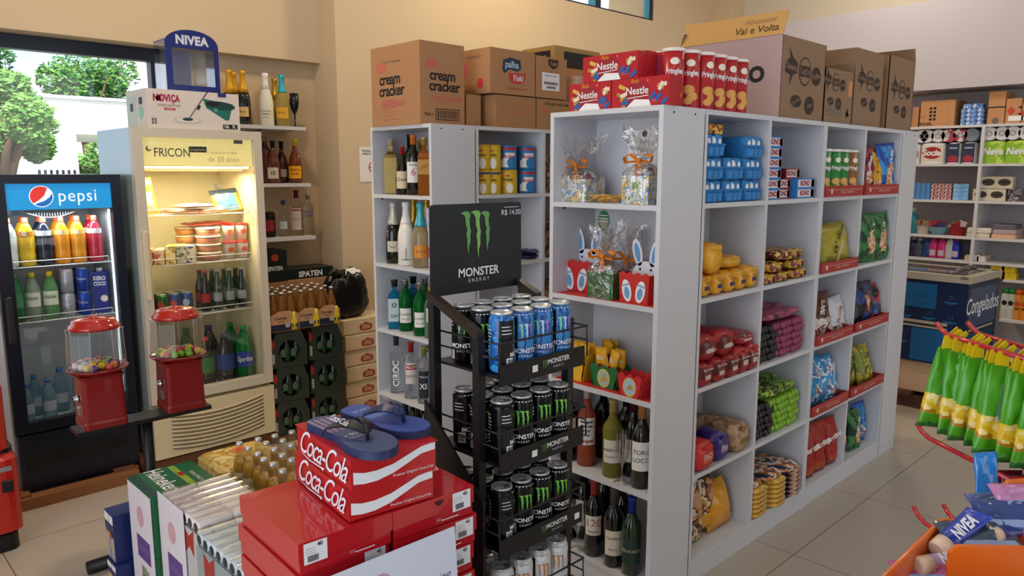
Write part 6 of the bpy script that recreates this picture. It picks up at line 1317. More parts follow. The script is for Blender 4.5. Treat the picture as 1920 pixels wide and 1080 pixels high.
for j in range(2):
    for i in range(2):
        o_ = thing('yoghurt_cup', 'white and red cup with red lid in the cooler, '+['lower', 'upper'][j]+' '+['left', 'right'][i], 'cup', (1.808+i*.078, Y0+.15, SHZ[1]+.004+j*.1)); MB().lathe([(.025, 0), (.033, .085, ), (.034, .09)], mat('#D9C9BC', .4), 20).build('cup_body', o_); MB().lathe([(.036, .086), (.037, .096), (.0001, .098)], mat('#D8402C', .35), 20).build('lid', o_); MB().disc(0, .05, .018, mat('#C4503C', .4), ff(0, -.031, 0), ry=.014, wrap=(.031,)).build('label', o_)
bag('meat_packet', 'flat red packet resting on the tubs in the cooler', 'meat packet', (1.72, Y0+.22, SHZ[1]+.191), 0, .26, .14, .018, flat(mat('#C8483A', .3)), 77, lie=1)
for i, (x, c1, c2, h_) in enumerate(((1.375, '#C4502C', '#8A2A1E', .085), (1.435, '#B86A5A', '#D8C0A0', .08), (1.495, '#D8C02A', '#8A6A2A', .095), (1.55, '#4A6A4A', '#A8B088', .095), (1.60, '#3A4A9A', '#C9B8A8', .09))):
    brick('product_box', ['orange', 'pink', 'yellow', 'green', 'blue-capped'][i]+' small dairy carton in the front row of the second cooler shelf', 'box', (x, Y0+.16, SHZ[1]+.003), -25, .048, .15, h_, print_mat([c1, c2, '#D8C8A0', c1], 30, .4, i), None, mat('#D8C43A', .4) if i == 2 else None, None, .002)
def softcan(name, label, x, y, z, body, txt, tc_, group=None, r=.031, h=.12):
    o_ = thing(name, label, 'can', (x, y, z), -30, group); MB().lathe([(r*.8, 0), (r, .008), (r, h-.014), (r*.82, h-.003)], body, 18).build('can_body', o_); MB().lathe([(r*.82, h-.003), (r*.84, h), (r*.76, h-.002), (.0001, h-.002)], SIL, 18, cap=False).build('can_lid', o_)
    m = MB(); m.disc(0, h*.55, r*.6, tc_, ff(0, -r-.0002, 0), wrap=(r,), ry=r*.6)
    if txt: m.text(txt, .02, WTX, ff(0, -r-.0002, 0), 0, h*.55, dz=.001, wrap=(r,), maxw=.045)
    m.build('can_print', o_); return o_
k = 0
for i, (x, c1, t1) in enumerate(((1.355, '#8A1E1E', '#C9C9C0'), (1.42, '#2A7A3A', '#C04A3A'), (1.487, '#22407E', '#C9402F'), (1.555, '#2A4A86', '#A9B4C8'))):
    for j in range(2): softcan('soda_can', ['dark red', 'green', 'blue', 'steel blue'][i]+' soda can, '+['front', 'second'][j]+' row of the third cooler shelf', x, Y0+.15+j*.07, SHZ[2]+.003, mat(c1, .25, .4), '', mat(t1, .4))
for i in range(4):
    for j in range(2):
        p = (1.66+i*.07, Y0+.15+j*.075, SHZ[2]+.003); gz = DGL if i < 1 or i > 2 else DGN
        bottle('cola_bottle' if i == 0 else 'beer_bottle', ['dark cola bottle with red label', 'dark green bottle with pale label, left', 'dark green bottle with pale label, middle', 'dark bottle with pale label, right'][i]+', '+['front', 'second'][j]+' row of the third cooler shelf', 'bottle', p, -30, 'beer', .225, .028, gz, mat('#A9A49A', .4) if i else mat('#A8301E', .4), .04, lab=(.05, .1, REDC if i == 0 else mat('#8A9494', .5), 60))
GS = mat('#1E8A3C', .08, 0, .4, 1.2); PB_ = mat('#17100E', .08, coat=.4)
for i, (x, nm, gl, cp, lb_, tx, tc2) in enumerate(((1.64, 'dark bottle with green label', PB_, '#C8402C', '#2A7A34', '', WTX), (1.75, 'large cola bottle with blue label and round emblem', PB_, '#24356E', '#20408C', 'pepsi', WTX), (1.865, 'large green lemon soda bottle with blue label', GS, '#1F8A3A', '#1E4A9A', 'Sprite', WTX))):
    o_ = bottle('soda_bottle', nm+' on the floor of the lit cooler', 'bottle', (x, Y0+.15, SHZ[3]+.001), -25, 'pet', .335 if i == 2 else .30, .052 if i else .045, gl, mat(cp, .4), .07, lab=(.10, .19, mat(lb_, .4), 75), txt=[(tx, .04, .145, tc2, dict(shear=.2, bold=.03))] if i == 2 else None)
    if i == 1: m = MB(); Mf = ff(0, -.0512, 0); m.disc(0, .145, .022, mat('#C8302C', .4), Mf, wrap=(.0512,)); m.disc(0, .145, .022, WTX, Mf, wrap=(.0512,), dz=.0006, a0=180, a1=340); m.disc(0, .145, .022, mat('#2A5FC0', .4), Mf, wrap=(.0512,), dz=.0009, a0=200, a1=320); m.build('emblem', o_)
    if i == 2: m = MB().disc(.005, .175, .014, mat('#D8D83A', .4), ff(0, -.0512, 0), wrap=(.0512,), dz=.0006); m.build('emblem', o_)
for i in range(3): bottle('soda_bottle', 'large soda bottle in the back row of the lit cooler floor, '+ORD[i], 'bottle', (1.60+i*.13, Y0+.32, SHZ[3]+.001), 0, 'pet', .33, .05, [GS, PB_, GS][i], mat(['#1F8A3A', '#24356E', '#1F8A3A'][i], .4), .07, lab=(.10, .19, mat('#24407A', .4), 75))
# mop box and display on top of the cooler
o = thing('mop_box', 'white box of a spin mop with green bucket picture on top of the lit cooler', 'box', (1.372, 4.05, ZTP+.0005)); w, d, h = .48, .30, .195
MB().box(0, 0, 0, w, d, h, mat('#D6CCC4', .5)).build('box_body', o)
m = MB(); M = ff(0, -.0006, 0); CRM = mat('#A8204A', .5); m.text('NOVI', .048, CRM, M, .075, .150, bold=.05, maxw=.085); m.text('CA', .048, CRM, M, .142, .150, bold=.05, maxw=.045); m.text(',', .04, CRM, M, .130, .138, bold=.03); m.disc(.06, .150, .015, CRM, M, 8)
m.text('ESFREGAO MOP', .016, GREYINK, M, .11, .115); m.rect(.085, .092, .14, .104, RED, M); m.text('LIMPEZA', .01, WTX, M, .112, .098, dz=.001)
for i in range(4): m.rect(.02+.014*(i % 2), .02+.016*(i//2), .03+.014*(i % 2), .034+.016*(i//2), GREYINK, M)
TL = mat('#1E6A62', .5); TLD = mat('#123F40', .5); m.disc(.20, .045, .068, mat('#C4BAB4', .5), M, ry=.017, dz=.0004); m.disc(.20, .046, .06, mat('#D8D0CA', .5), M, ry=.013, dz=.0007); m.disc(.20, .05, .028, TLD, M, ry=.008, dz=.001)
m.plate([(.20, .05), (.206, .05), (.315, .195), (.305, .195)], .0004, GREYINK, M); m.plate([(.25, .105), (.26, .10), (.272, .12), (.262, .128)], .0008, INK, M)
m.plate([(.285, .16), (.30, .115), (.40, .055), (.42, .055), (.445, .14)], .0006, TL, M); m.disc(.365, .155, .082, TLD, M @ RZ(-4), ry=.022, dz=.0012); m.disc(.33, .155, .035, INK, M @ RZ(-3), ry=.012, dz=.0016); m.disc(.35, .105, .010, mat('#5AA09A', .5), M, dz=.0014)
m.rect(.365, .175, .41, .195, mat('#22306A', .5), M, dz=.0018); m.rect(.385, .008, .465, .032, INK, M, dz=.001); m.text('13L', .02, WTX, M, .405, .02, dz=.0015, bold=.03); m.text('7L', .02, WTX, M, .445, .02, dz=.0015, bold=.03)
Ml = T(-.0006, 0, 0) @ RZ(-90) @ BF; m.rect(-.11, .12, -.06, .155, INK, Ml); m.disc(-.09, .08, .035, mat('#8AC4B0', .5), Ml); m.rect(-.28, .02, -.16, .17, mat('#B9CCC4', .5), Ml); m.rect(-.24, .09, -.2, .13, INK, Ml, dz=.0009); m.build('printing', o)
o = thing('display_stand', 'dark blue arched counter display with clear window on top of the mop box', 'display stand', (1.625, 4.07, ZTP+.1965)); NB = mat('#16246E', .25)
w = .275; ar = [(w/2*cos(R(a)), .235+.075*sin(R(a))) for a in range(0, 181, 10)]
outer = [(-w/2, 0), (w/2, 0)]+ar; inner = [(-.105, .03), (.115, .03), (.115, .215), (-.105, .215)]
tr = geometry.tessellate_polygon([[Vector((p[0], p[1], 0)) for p in outer], [Vector((p[0], p[1], 0)) for p in inner[::-1]]]); allp = outer+inner[::-1]; fs = []
for t in tr:
    a, b_, c = (Vector(allp[i]) for i in t); fs.append(t if (b_-a).cross(c-a) > 0 else t[::-1])
m = MB(); 
for yy in (0, .006): m.add([(p[0], yy, p[1]) for p in allp], fs if yy == 0 else [f[::-1] for f in fs], NB)
no_ = len(outer)
m.add([(p[0], y_, p[1]) for p in outer for y_ in (0, .006)], [(2*i, 2*((i+1) % no_), 2*((i+1) % no_)+1, 2*i+1) for i in range(no_)], NB)
m.build('front_arch', o); m = MB(); CLR = thin_glass('acrylic', (.80, .88, 1, 1), .12, .04)
m.box(-w/2, .006, 0, -w/2+.004, .16, .255, CLR); m.box(w/2-.004, .006, 0, w/2, .16, .255, CLR); m.box(-w/2, .156, 0, w/2, .16, .255, CLR); m.box(-w/2, .006, .0, w/2, .16, .004, CLR); m.box(-w/2, .006, .25, w/2, .16, .254, mat('#5A78B8', .3)); m.box(-.09, .145, .01, .045, .152, .22, mat('#9A94A4', .5)); m.build('clear_case', o)
m = MB().text('NIVEA', .06, mat('#C9CCD6', .3), ff(0, -.0006, 0), 0, .255, bold=.05, spacing=1.05, maxw=.17); m.build('logo', o)
# ================================================================ pepsi cooler (left)
X0, X1, Y0 = .69, 1.245, 4.128; W_ = X1-X0; D_ = .50; DB = mat('#0E1426', .3); ZP0, ZP1 = .065, 1.585
o = thing('drinks_cooler', 'dark blue drinks cooler with bright blue cola sign at the top', 'drinks cooler', (X0, Y0, 0)); b = MB(); IN2 = mat('#C9D2D4', .5); SB = mat('#C4CFE6', .35)
b.box(0, .05, ZP0, .02, D_, ZP1-.001, SB); b.box(W_-.02, .05, ZP0, W_, D_, ZP1-.001, DB); b.box(.001, D_-.02, ZP0+.001, W_-.001, D_+.001, ZP1-.001, DB); b.box(.001, .051, ZP1-.03, W_-.001, D_-.001, ZP1, DB); b.box(.001, .061, ZP0-.001, W_-.001, D_-.001, .34, DB)
b.box(.02, .055, .34, .034, D_-.02, ZP1-.03, IN2); b.box(W_-.034, .055, .34, W_-.02, D_-.02, ZP1-.03, IN2); b.box(.02, D_-.04, .34, W_-.02, D_-.02, ZP1-.03, IN2); b.box(.02, .055, .34, W_-.02, D_-.02, .36, IN2); b.build('cabinet', o)
f = MB(); f.box(0, 0, .395, .06, .05, ZP1-.042, DB); f.box(W_-.045, 0, .395, W_, .05, ZP1-.042, DB); f.box(0, 0, ZP1-.042, W_, .05, ZP1, DB); f.box(0, 0, .345, W_, .05, .395, DB); df = f.build('door_frame', o)
MB().box(.06, .02, .395, W_-.045, .024, 1.42, GLASS).build('glass_pane', df); MB().rbox(.012, -.03, .80, .04, 0, 1.02, .006, mat('#1C2028', .4)).build('door_handle', df)
s = MB().box(.058, .012, 1.42, W_-.043, .018, 1.543, mat('#1E8FD0', .4, emit=.55)); M = ff(0, .0117, 0); PW = mat('#F0F4F8', .4, emit=.5); cx_, cz_ = .205, 1.482; rr = .051
s.disc(cx_, cz_, rr, PW, M, 36, dz=.0004); RT = mat('#E03A34', .4, emit=.4); BT2 = mat('#1C6FC4', .4, emit=.4); rr = .047
s.poly([(cx_+rr*cos(R(a)), cz_+rr*sin(R(a))) for a in range(55, 231, 8)]+[(cx_-.01, cz_-.016), (cx_+.012, cz_+.004)], RT, M, dz=.0008)
s.poly([(cx_+rr*cos(R(a)), cz_+rr*sin(R(a))) for a in range(232, 381, 8)]+[(cx_+.034, cz_-.004), (cx_+.01, cz_-.022), (cx_-.015, cz_-.03)], BT2, M, dz=.0008)
s.text('pepsi', .085, PW, M, .36, 1.482, bold=.0, spacing=1.1, maxw=.165); s.build('sign_panel', o)
ll = MB().box(W_-.05, .06, .45, W_-.036, .07, 1.41, mat('#D8F0F4', .5, emit=1.6)); ll.build('lamp_tube', o)
l = light('cooler_light', 'AREA', (W_/2, .10, 1.40), 2.0, (.82, .95, 1), .4, .05); l.parent = o
fan = MB(); 
for i in range(22): fan.tube([(.145+.0115*i, .13, 1.418-.022*sin(pi*i/21)), (.145+.0115*i, .13, 1.41-.035*sin(pi*i/21))], .0012, mat('#A9AAA6', .5), 4)
fan.tube([(.14+.25*t/12, .13, 1.41-.035*sin(pi*t/12)) for t in range(13)], .002, mat('#A9AAA6', .5), 5); fan.build('fan_grille', o)
for k, zz in enumerate((1.14, .87, .60)):
    m = MB()
    for xx in [.05+.018*i for i in range(int((W_-.10)/.018)+1)]: m.tube([(xx, .09, zz), (xx, D_-.06, zz)], .0018, WHITE, 5)
    for q in (.09, .28, D_-.06): m.tube([(.045, q, zz), (W_-.045, q, zz)], .003, WHITE, 5)
    m.tube([(.055, .085, zz), (.055, .085, zz+.03), (W_-.06, .085, zz+.03), (W_-.06, .085, zz)], .0025, WHITE, 5)
    if k < 2: m.build('wire_shelf', o)
g = MB(); g.box(.01, .0, ZP0, W_-.01, .06, .335, DB); g.box(.09, -.003, .175, .50, .0, .235, mat('#06070B', .6)); g.box(.04, -.003, .16, .085, .0, .23, mat('#0A0C12', .5))
for i in range(6): g.tube([(.17, -.004, .18+i*.010), (.46, -.004, .18+i*.010)], .0015, mat('#2A2C30', .5), 4)
g.build('vent_grille', o)
p = MB(); p.box(.64, 4.03, 0, 1.20, 4.10, .055, mat('#8A5A34', .7)); p.box(.64, 4.10, 0, .72, 4.6, .055, mat('#8A5A34', .7)); p.box(1.14, 4.10, 0, 1.22, 4.6, .055, mat('#8A5A34', .7)); p.box(.66, 4.055, .055, .72, 4.2, .064, mat('#7A4A2A', .7)); p.box(1.1, 4.09, .055, 1.2, 4.2, .064, mat('#7A4A2A', .7)); tag(p.build('wooden_pallet'), 'wooden skid frame under the dark blue cooler', 'pallet')
for i, (x, c1, gt, nm) in enumerate(((.768, '#D5D9D0', '#2A7A4A', 'white'), (.842, '#E0B420', '#C87A1E', 'yellow'), (.918, '#1C2236', '#D8DCE0', 'dark blue'), (.994, '#E08A1A', '#E8C060', 'orange'), (1.066, '#E0921E', '#E8C060', 'amber'), (1.145, '#B8283C', '#E0D8D8', 'red'))):
    for j in range(2):
        bottle('sports_drink_bottle', nm+' sports drink bottle with orange cap, '+['front', 'second'][j]+' row in the dark cooler', 'bottle', (x, Y0+.14+.085*j, 1.143), -22, 'pet', .235, .036, mat(c1, .12, coat=.3), mat('#C85A3A', .4), .11, lab=(.145, .17, mat(gt, .4) if i else mat('#BFD4C4', .4), 70), txt=[('G', .026, .158, WTX if i else mat('#2A7A4A', .4), dict(bold=.05))])
for i, (x, c1, cc) in enumerate(((.775, '#3A8A5A', '#3A8A5A'), (.848, '#9AAE9A', '#D8C420'), (.925, '#6AA86A', '#D8C420'))):
    bottle('water_bottle', ['dark green soda bottle at the left', 'pale flavoured water bottle with yellow cap', 'light green flavoured water bottle with yellow cap'][i]+' on the second shelf of the dark cooler', 'bottle', (x, Y0+.14, .873), -22, 'pet', .235, .035, mat(c1, .08, 0, .4, 1.2), mat(cc, .4), .10, lab=(.07, .14, mat('#D8E0C8', .45) if i else mat('#3A8A5A', .3), 65), txt=[('H2OH', .02, .11, mat('#22604A', .4), dict(bold=.03))] if i else None)
for i, (x, c1) in enumerate(((1.0, '#A9ADB2'), (1.072, '#2448A8'))):
    for j in range(2):
        for q in range(2): softcan('soda_can', ['silver', 'blue'][i]+' can, '+['lower', 'upper'][j]+' layer, '+['front', 'second'][q]+' row, second shelf of the dark cooler', x+.0, Y0+.14+q*.07, .873+j*.121, mat(c1, .3, .4), 'Tonica', mat(c1, .3, .4))
o_ = thing('coconut_water_carton', 'blue coconut water carton on the second shelf of the dark cooler', 'carton', (1.155, Y0+.15, .873), -20); MB().box(-.035, -.03, 0, .035, .03, .215, mat('#1E2E86', .35)).build('carton_body', o_); MB().lathe([(.014, .215), (.014, .232), (.0001, .233)], mat('#D8D0D4', .4), 14, T(0, 0, 0)).build('cap', o_)
m = MB(); M = ff(0, -.0306, 0); m.text('KERO', .028, WTX, M, 0, .180, bold=.04, maxw=.055); m.text('COCO', .028, WTX, M, 0, .152, bold=.04, maxw=.055); m.disc(.016, .075, .018, mat('#D8C49A', .5), M); m.disc(.016, .075, .012, PAPER, M, dz=.0008); m.build('printing', o_)
WTB = mat('#9CC4D8', .08, 0, .7, 1.2)
for i, (x, y, s_) in enumerate(((.775, .13, 1), (.835, .25, 1.05), (.87, .13, 1.05), (.95, .24, 1.15), (1.02, .14, 1.25), (1.08, .26, 1.2), (1.14, .14, 1.1))):
    bottle('water_bottle', 'clear water bottle with blue cap on the floor of the dark cooler, '+ORD[i], 'bottle', (x, Y0+y, .361), 0, 'pet', .20*s_, .031*s_, WTB, mat('#2A7AC4', .4), .08, lab=(.05, .10, mat('#B9C9D8', .4), 60))
# red cooler tub beside it
o = thing('red_cooler', 'glossy red plastic cooler with dark base at the left edge', 'cooler', (.24, 3.62, 0)); RC = mat('#B42218', .25, coat=.3); m = MB(); m.rbox(0, 0, .09, .37, .33, .43, .05, RC); m.rbox(.03, .03, .43, .36, .31, .45, .04, BLACK); m.rbox(.0, .0, .45, .345, .33, .74, .06, RC); m.build('tub', o)
MB().rbox(.02, .02, 0, .35, .31, .09, .04, BLACK).build('base', o); m = MB(); m.box(.2, -.006, .36, .34, .0, .38, STEEL); m.rbox(.30, -.01, .27, .34, .01, .32, .008, BLACK); m.build('latch', o)
# ================================================================ gumball machines on a stand
GR_ = mat('#7C0E10', .3, coat=.3); GRL = mat('#A81C14', .2, coat=.6)
o = thing('machine_stand', 'black metal stand carrying the two red gumball machines', 'stand', (1.0, 3.22, 0)); 
MB().box(-.27, -.06, .583, .25, .055, .6, mat('#17171A', .35)).build('top_plate', o); MB().lathe([(.022, .03), (.022, .583)], BLACK, 16).build('pole', o)
m = MB(); m.tube([(-.27, -.02, .026), (.25, -.02, .026)], .026, BLACK, 12); m.tube([(0, -.2, .026), (0, .3, .026)], .024, BLACK, 12); m.build('foot', o)
def gumball(label, x, tint):
    o = thing('gumball_machine', label, 'gumball machine', (x, 3.235, .6005), -2); b = MB(); s = .08
    pr_ = [(s*1.0, 0), (s*1.0, .02), (s*.97, .03), (s*.93, .195), (s*.98, .21)]; pts = []
    for cx_, cy_, a0 in ((1, 1, 0), (-1, 1, 90), (-1, -1, 180), (1, -1, 270)):
        for k in range(4): a = R(a0+30*k); pts.append((cx_*.80+.2*cos(a), cy_*.80+.2*sin(a)))
    n = len(pts); vs = [(p[0]*r_, p[1]*r_, z) for r_, z in pr_ for p in pts]; b.add(vs, [(j*n+i, j*n+(i+1) % n, j*n+n+(i+1) % n, j*n+n+i) for j in range(4) for i in range(n)]+[tuple(range(n))[::-1], tuple(range(4*n, 5*n))], GR_); b.build('body', o)
    MB().lathe([(.075, .205), (.09, .212), (.108, .226), (.112, .232), (.108, .234), (.10, .228), (.0001, .226)], GR_, 32, cap=False).build('dish', o)
    g = MB().lathe([(.098, .232), (.106, .234), (.100, .375), (.104, .388), (.088, .393)], GLOBE, 8, smooth=False, ph=pi/8, cap=False)
    for i in range(8):
        a = pi/8+i*pi/4; g.tube([(.106*cos(a), .106*sin(a), .235), (.100*cos(a), .100*sin(a), .375), (.104*cos(a), .104*sin(a), .388)], .0012, mat('#C9CDD0', .2, 0, .3), 4)
    g.build('globe', o)
    MB().lathe([(.092, .388), (.094, .398), (.086, .406), (.080, .412), (.078, .424), (.06, .430), (.012, .433), (.012, .437), (.0001, .438)], GRL, 32).build('lid', o)
    m = MB(); m.tube([(-.05, -.03, .258), (0, 0, .262), (.045, -.02, .270)], .0022, STEEL, 6); m.tube([(0, 0, .23), (0, 0, .262)], .003, STEEL, 6); m.tube([(-.02, .03, .262), (0, 0, .262)], .0022, STEEL, 6); m.build('agitator', o)
    m = MB(); m.lathe([(.016, 0), (.016, .006), (.010, .008), (.010, .016), (.0001, .017)], STEEL, 16, T(-s*.96, 0, .115) @ RY(-90)); m.rbox(-s*.98-.004, -.02, .05, -s*.95, .02, .08, .002, STEEL); m.build('coin_slot', o)
    return o
cols = [('yellow', '#D8B82A'), ('orange', '#D8822A'), ('white', '#D8D4C8'), ('green', '#7AA82A'), ('purple', '#5A3A6A'), ('red', '#B83A3A'), ('teal', '#1E7A64'), ('blue', '#2A4A8A')]
BALLM = {}
for mi, x in enumerate((.838, 1.152)):
    gumball(['red gumball machine with octagonal globe, left one on the black stand', 'red gumball machine with octagonal globe, right one on the black stand'][mi], x, 0)
    rd = random.Random(mi+5); pl = []
    tries = 0
    while len(pl) < 20 and tries < 4000:
        tries += 1; a = rd.uniform(0, 6.28); q = .083*rd.random()**.5; r_ = .0150; px_, py_ = q*cos(a), q*sin(a); z_ = .0405-.0
        if all(math.hypot(px_-u[0], py_-u[1]) > 2*r_*.98 for u in pl): pl.append((px_, py_))
    for i, (u, v) in enumerate(pl):
        nm, cc = cols[(i*5+mi*3+i//3) % (8 if mi else 6)]
        if nm not in BALLM: BALLM[nm] = MB().ball(.0150, mat(cc, .25, coat=.4), (0, 0, 0), 14).build('gumball'); ob = BALLM[nm]
        else: ob = BALLM[nm].copy(); COL.objects.link(ob)
        ob.location = (x+u, 3.235+v, .6005+.226+.0155+(.0 if math.hypot(u, v) > 1 else 0)); tag(ob, nm+' gumball among others in the globe of the '+['left', 'right'][mi]+' red machine', 'gumball', 'gumballs in the '+['left', 'right'][mi]+' machine')
# ================================================================ far shelving wall
AX = 7.02; ZF = [.35, .87, 1.07, 1.368, 1.668, 1.98]
def yfar(px): return at(px, 320, a=AX).y
YL, YM, YR = 2.75, 1.79, .75
SHF = mat('#D2CFD2', .4)
def farunit(label, y0, y1):
    o = thing('shelf_unit', label, 'shelving', (AX, y1, 0), -90); w = y1-y0; d = .38
    for x in (0, w-.012): MB().box(x, 0, 0, x+.012, d, 2.0-.02, SHF).build('side_panel', o)
    for z in [.10]+ZF[1:]: MB().box(.012, 0, z-.02, w-.012, d-.01, z, SHF).build('shelf', o)
    MB().box(0, d-.01, 0, w, d, 2.26, mat('#A9A3A6', .6)).build('back_panel', o); return o
farunit('white wall shelf unit with toilet paper and baskets behind the freezer', YM, YL)
farunit('white wall shelf unit with soaps and towels at the right edge', YR, YM)
def FP(px, z, dep=.12): return (AX+dep, at(px, 320, a=AX+dep).y, z+.001)
o, w, d, h = carton('long printed cardboard carton on top of the far shelves', AX+.05, FP(1785, 0)[1], 1.981, AX+.32, FP(1722, 0)[1], 2.195, mat('#C08A5C', .8)); m = MB(); M = ff(-w/2-.0006, 0, 0, -90)
m.plate([(-.13, .02), (.10, .02), (.06, .2), (.058, .2), (.095, .024), (-.128, .024)], .0003, CARDD, M)
for i in range(4):
    for j in range(2): m.rect(-.06+.03*j, .05+.03*i, -.04+.03*j, .07+.03*i, INK, M)
m.text('FRAGIL', .035, INK, M, -.09, .022, bold=.03); m.text('CE', .03, GREYINK, M, -.11, .08); m.build('printing', o)
carton('narrow end of a cardboard carton at the left of the far top shelf', AX+.05, FP(1719, 0)[1], 1.981, AX+.32, FP(1708, 0)[1], 2.15, mat('#B57F52', .8))
TB = print_mat(['#4A74B8', '#6A94D0', '#C9D4E8', '#3A5A9A'], 60, .4, 1, 'vor')
for i, (px, n_) in enumerate(((1806, 4), (1826, 4), (1816, 5))):
    rng = range(n_) if i < 2 else (4,)
    for j in rng: brick('tissue_pack', 'blue and white small pack on the far top shelf, '+['left stack', 'right stack', 'on top across the stacks'][i]+(', '+ORD[j].replace('leftmost', 'lowest').replace(' from left', ' up') if i < 2 else ''), 'tissue pack', FP(px, 1.981+j*.034, .1), -90, .085 if i < 2 else .14, .1, .033, TB)
OC = mat('#C0895E', .8)
for i, (px0, px1, z1, nm) in enumerate(((1846, 1877, 2.235, 'tall plain'), (1879, 1907, 2.175, 'orange-brown hazard-marked'), (1909, 1925, 2.13, 'hazard-marked'))):
    o, w, d, h = carton(nm+' carton on the far top shelf, '+ORD[i]+' of three', AX+.05, FP(px1, 0)[1], 1.981, AX+.30, FP(px0, 0)[1], z1, OC); m = MB(); M = ff(-w/2-.0006, 0, 0, -90)
    if i == 0: m.rect(-.06, h*.5, .06, h*.54, INK, M); m.disc(0, h*.1, .025, GREYINK, M)
    else: m.plate([(-.045, h*.5), (-.015, h*.68), (.015, h*.5), (-.015, h*.32)], .0004, mat('#C4402C', .6), M); m.plate([(.03, h*.6), (.045, h*.7), (.06, h*.6)], .0004, INK, M); m.plate([(.03, h*.4), (.045, h*.3), (.06, h*.4)], .0004, INK, M); m.rect(-.03, .02, .07, .06, PAPER, M)
    m.build('printing', o)
# toilet paper: top layer rolls, lower layer packs
TPW = mat('#DAD8DC', .7); TPG = mat('#8A8890', .6)
def rollpack(label, px, z, w, h, m, txt=None, tm=WTX, sz=.06, extra=None, n=2):
    o = thing('toilet_paper_pack', label, 'paper pack', FP(px, z, .13), -90); b = MB(); b.rbox(-w/2, -.1, 0, w/2, .1, h, .03, m); b.build('pack_body', o)
    t_ = MB(); M = ff(0, -.1006, 0)
    if extra: extra(t_, M, w, h)
    if txt: t_.text(txt, sz, tm, M, 0, h*.52, dz=.002, bold=.04, shear=.15, maxw=w*.85)
    if t_.f: t_.build('printing', o)
    return o
def rollends(label, px, z, w, m=TPW, h=.11):
    o = thing('toilet_roll_pack', label, 'paper pack', FP(px, z, .13), -90); b = MB(); n_ = max(1, round(w/.105))
    for i in range(n_):
        for j in (0,): b.lathe([(.053, -.1), (.053, .1)], m, 20, T(-w/2+w*(i+.5)/n_, 0, .054) @ RX(90)); b.lathe([(.016, -.1012), (.022, -.1012)], TPG, 16, T(-w/2+w*(i+.5)/n_, 0, .054) @ RX(-90), cap=False)
    b.build('rolls', o)
def soc(t_, M, w, h): t_.rect(-w/2+.01, .02, w/2-.01, h-.03, mat('#D8C8B4', .5), M); t_.disc(0, h*.52, w*.42, REDC, M, ry=.05, dz=.0008)
rollpack('white and red toilet paper pack with bold script on the far second shelf', 1752, ZF[4], .185, .175, TPW, 'Social', WTX, .07, soc)
rollpack('partly hidden red-marked toilet paper pack at the left of the far second shelf', 1722, ZF[4], .06, .17, TPW, None, extra=lambda t_, M, w, h: t_.disc(0, h*.5, .02, mat('#D8502C', .5), M, ry=.04))
def nav(t_, M, w, h): t_.rect(-w/2+.006, .01, w/2-.006, h-.01, mat('#2A3450', .4), M); t_.disc(0, .04, w*.38, mat('#A03040', .4), M, ry=.03, dz=.0008); t_.rect(-w*.3, h*.7, w*.3, h*.76, mat('#A9B8C8', .4), M, dz=.0008)
rollpack('navy paper towel pack, left of two on the far second shelf', 1791, ZF[4], .10, .175, TPW, None, extra=nav); rollpack('navy paper towel pack, right of two on the far second shelf', 1819, ZF[4], .10, .175, TPW, None, extra=nav)
NV2 = print_mat(['#9AC43A', '#8AB82A', '#B8D45A', '#84AE2C'], 10, .4, 2)
rollpack('lime green toilet paper pack with white script, left of two', 1864, ZF[4], .17, .18, NV2, 'Neve', WTX, .075); rollpack('lime green toilet paper pack with white script, right of two', 1908, ZF[4], .17, .18, NV2, 'Neve', WTX, .075)
for px, w_, nm in ((1730, .10, 'leftmost'), (1750, .17, 'second'), ): rollends('white toilet roll ends stacked above the packs, '+nm, px, ZF[4]+.178, w_)
rollends('toilet rolls in red printed wrap above the navy packs', 1790, ZF[4]+.178, .18, print_mat(['#D8D0D4', '#D8D4D8', '#B83040', '#3A2A40'], 18, .5, 4)); rollends('grey wrapped rolls above the navy packs', 1822, ZF[4]+.178, .10, mat('#7A8494', .5))
rollends('white toilet rolls above the green packs, left', 1866, ZF[4]+.183, .18); rollends('white toilet rolls above the green packs, right', 1910, ZF[4]+.183, .18)
# soap bars
def bars(lab, px0, px1, z, nx, ny, hh, mats, cat_='soap'):
    y0, y1 = FP(px0, 0)[1], FP(px1, 0)[1]; w_ = abs(y0-y1)/nx
    for i in range(nx):
        for j in range(ny if isinstance(ny, int) else ny[i]): brick('soap_box', lab+', '+ORD[i]+' column, '+['lowest', 'second up', 'third up', 'fourth up', 'fifth up'][j], 'soap box', (AX+.09, y0-w_*(i+.5), z+.001+j*hh), -90, w_*.94, .07, hh*.94, mats, None, None, None, 0)
bars('small blue soap box on the far third shelf', 1714, 1752, ZF[3], 4, 5, .028, print_mat(['#3A74B8', '#5A94D0', '#2A5A9A'], 30, .4, 3)); bars('red and white soap box on the far third shelf', 1753, 1792, ZF[3], 3, 4, .034, print_mat(['#A83A44', '#D8C0C0', '#8A2A34', '#D8D0D0'], 50, .4, 4)); bars('long pale blue soap box on the far third shelf', 1794, 1824, ZF[3], 1, 4, .034, print_mat(['#6AA4D8', '#8ABCE4', '#C8A0B8'], 20, .4, 5))
SPP = print_mat(['#C9B890', '#3A3228', '#D8CCB0', '#5A4A38'], 14, .4, 6)
for i, (px, z_, nm) in enumerate(((1846, 0, 'lower left'), (1876, 0, 'lower right'), (1858, .10, 'upper left'), (1888, .10, 'upper right'))):
    o = brick('soap_pack', 'cream soap pack with dark oval, '+nm+' on the far third shelf', 'soap pack', FP(px, ZF[3]+z_, .1), -90, .12, .09, .095, mat('#CFC4AC', .5), [('Francis', .02, 0, .05, WTX)], None, None, .004, [])
    m = MB().disc(0, .05, .045, mat('#3A3430', .5), ff(0, -.0458, 0), ry=.028); m.build('emblem', o)
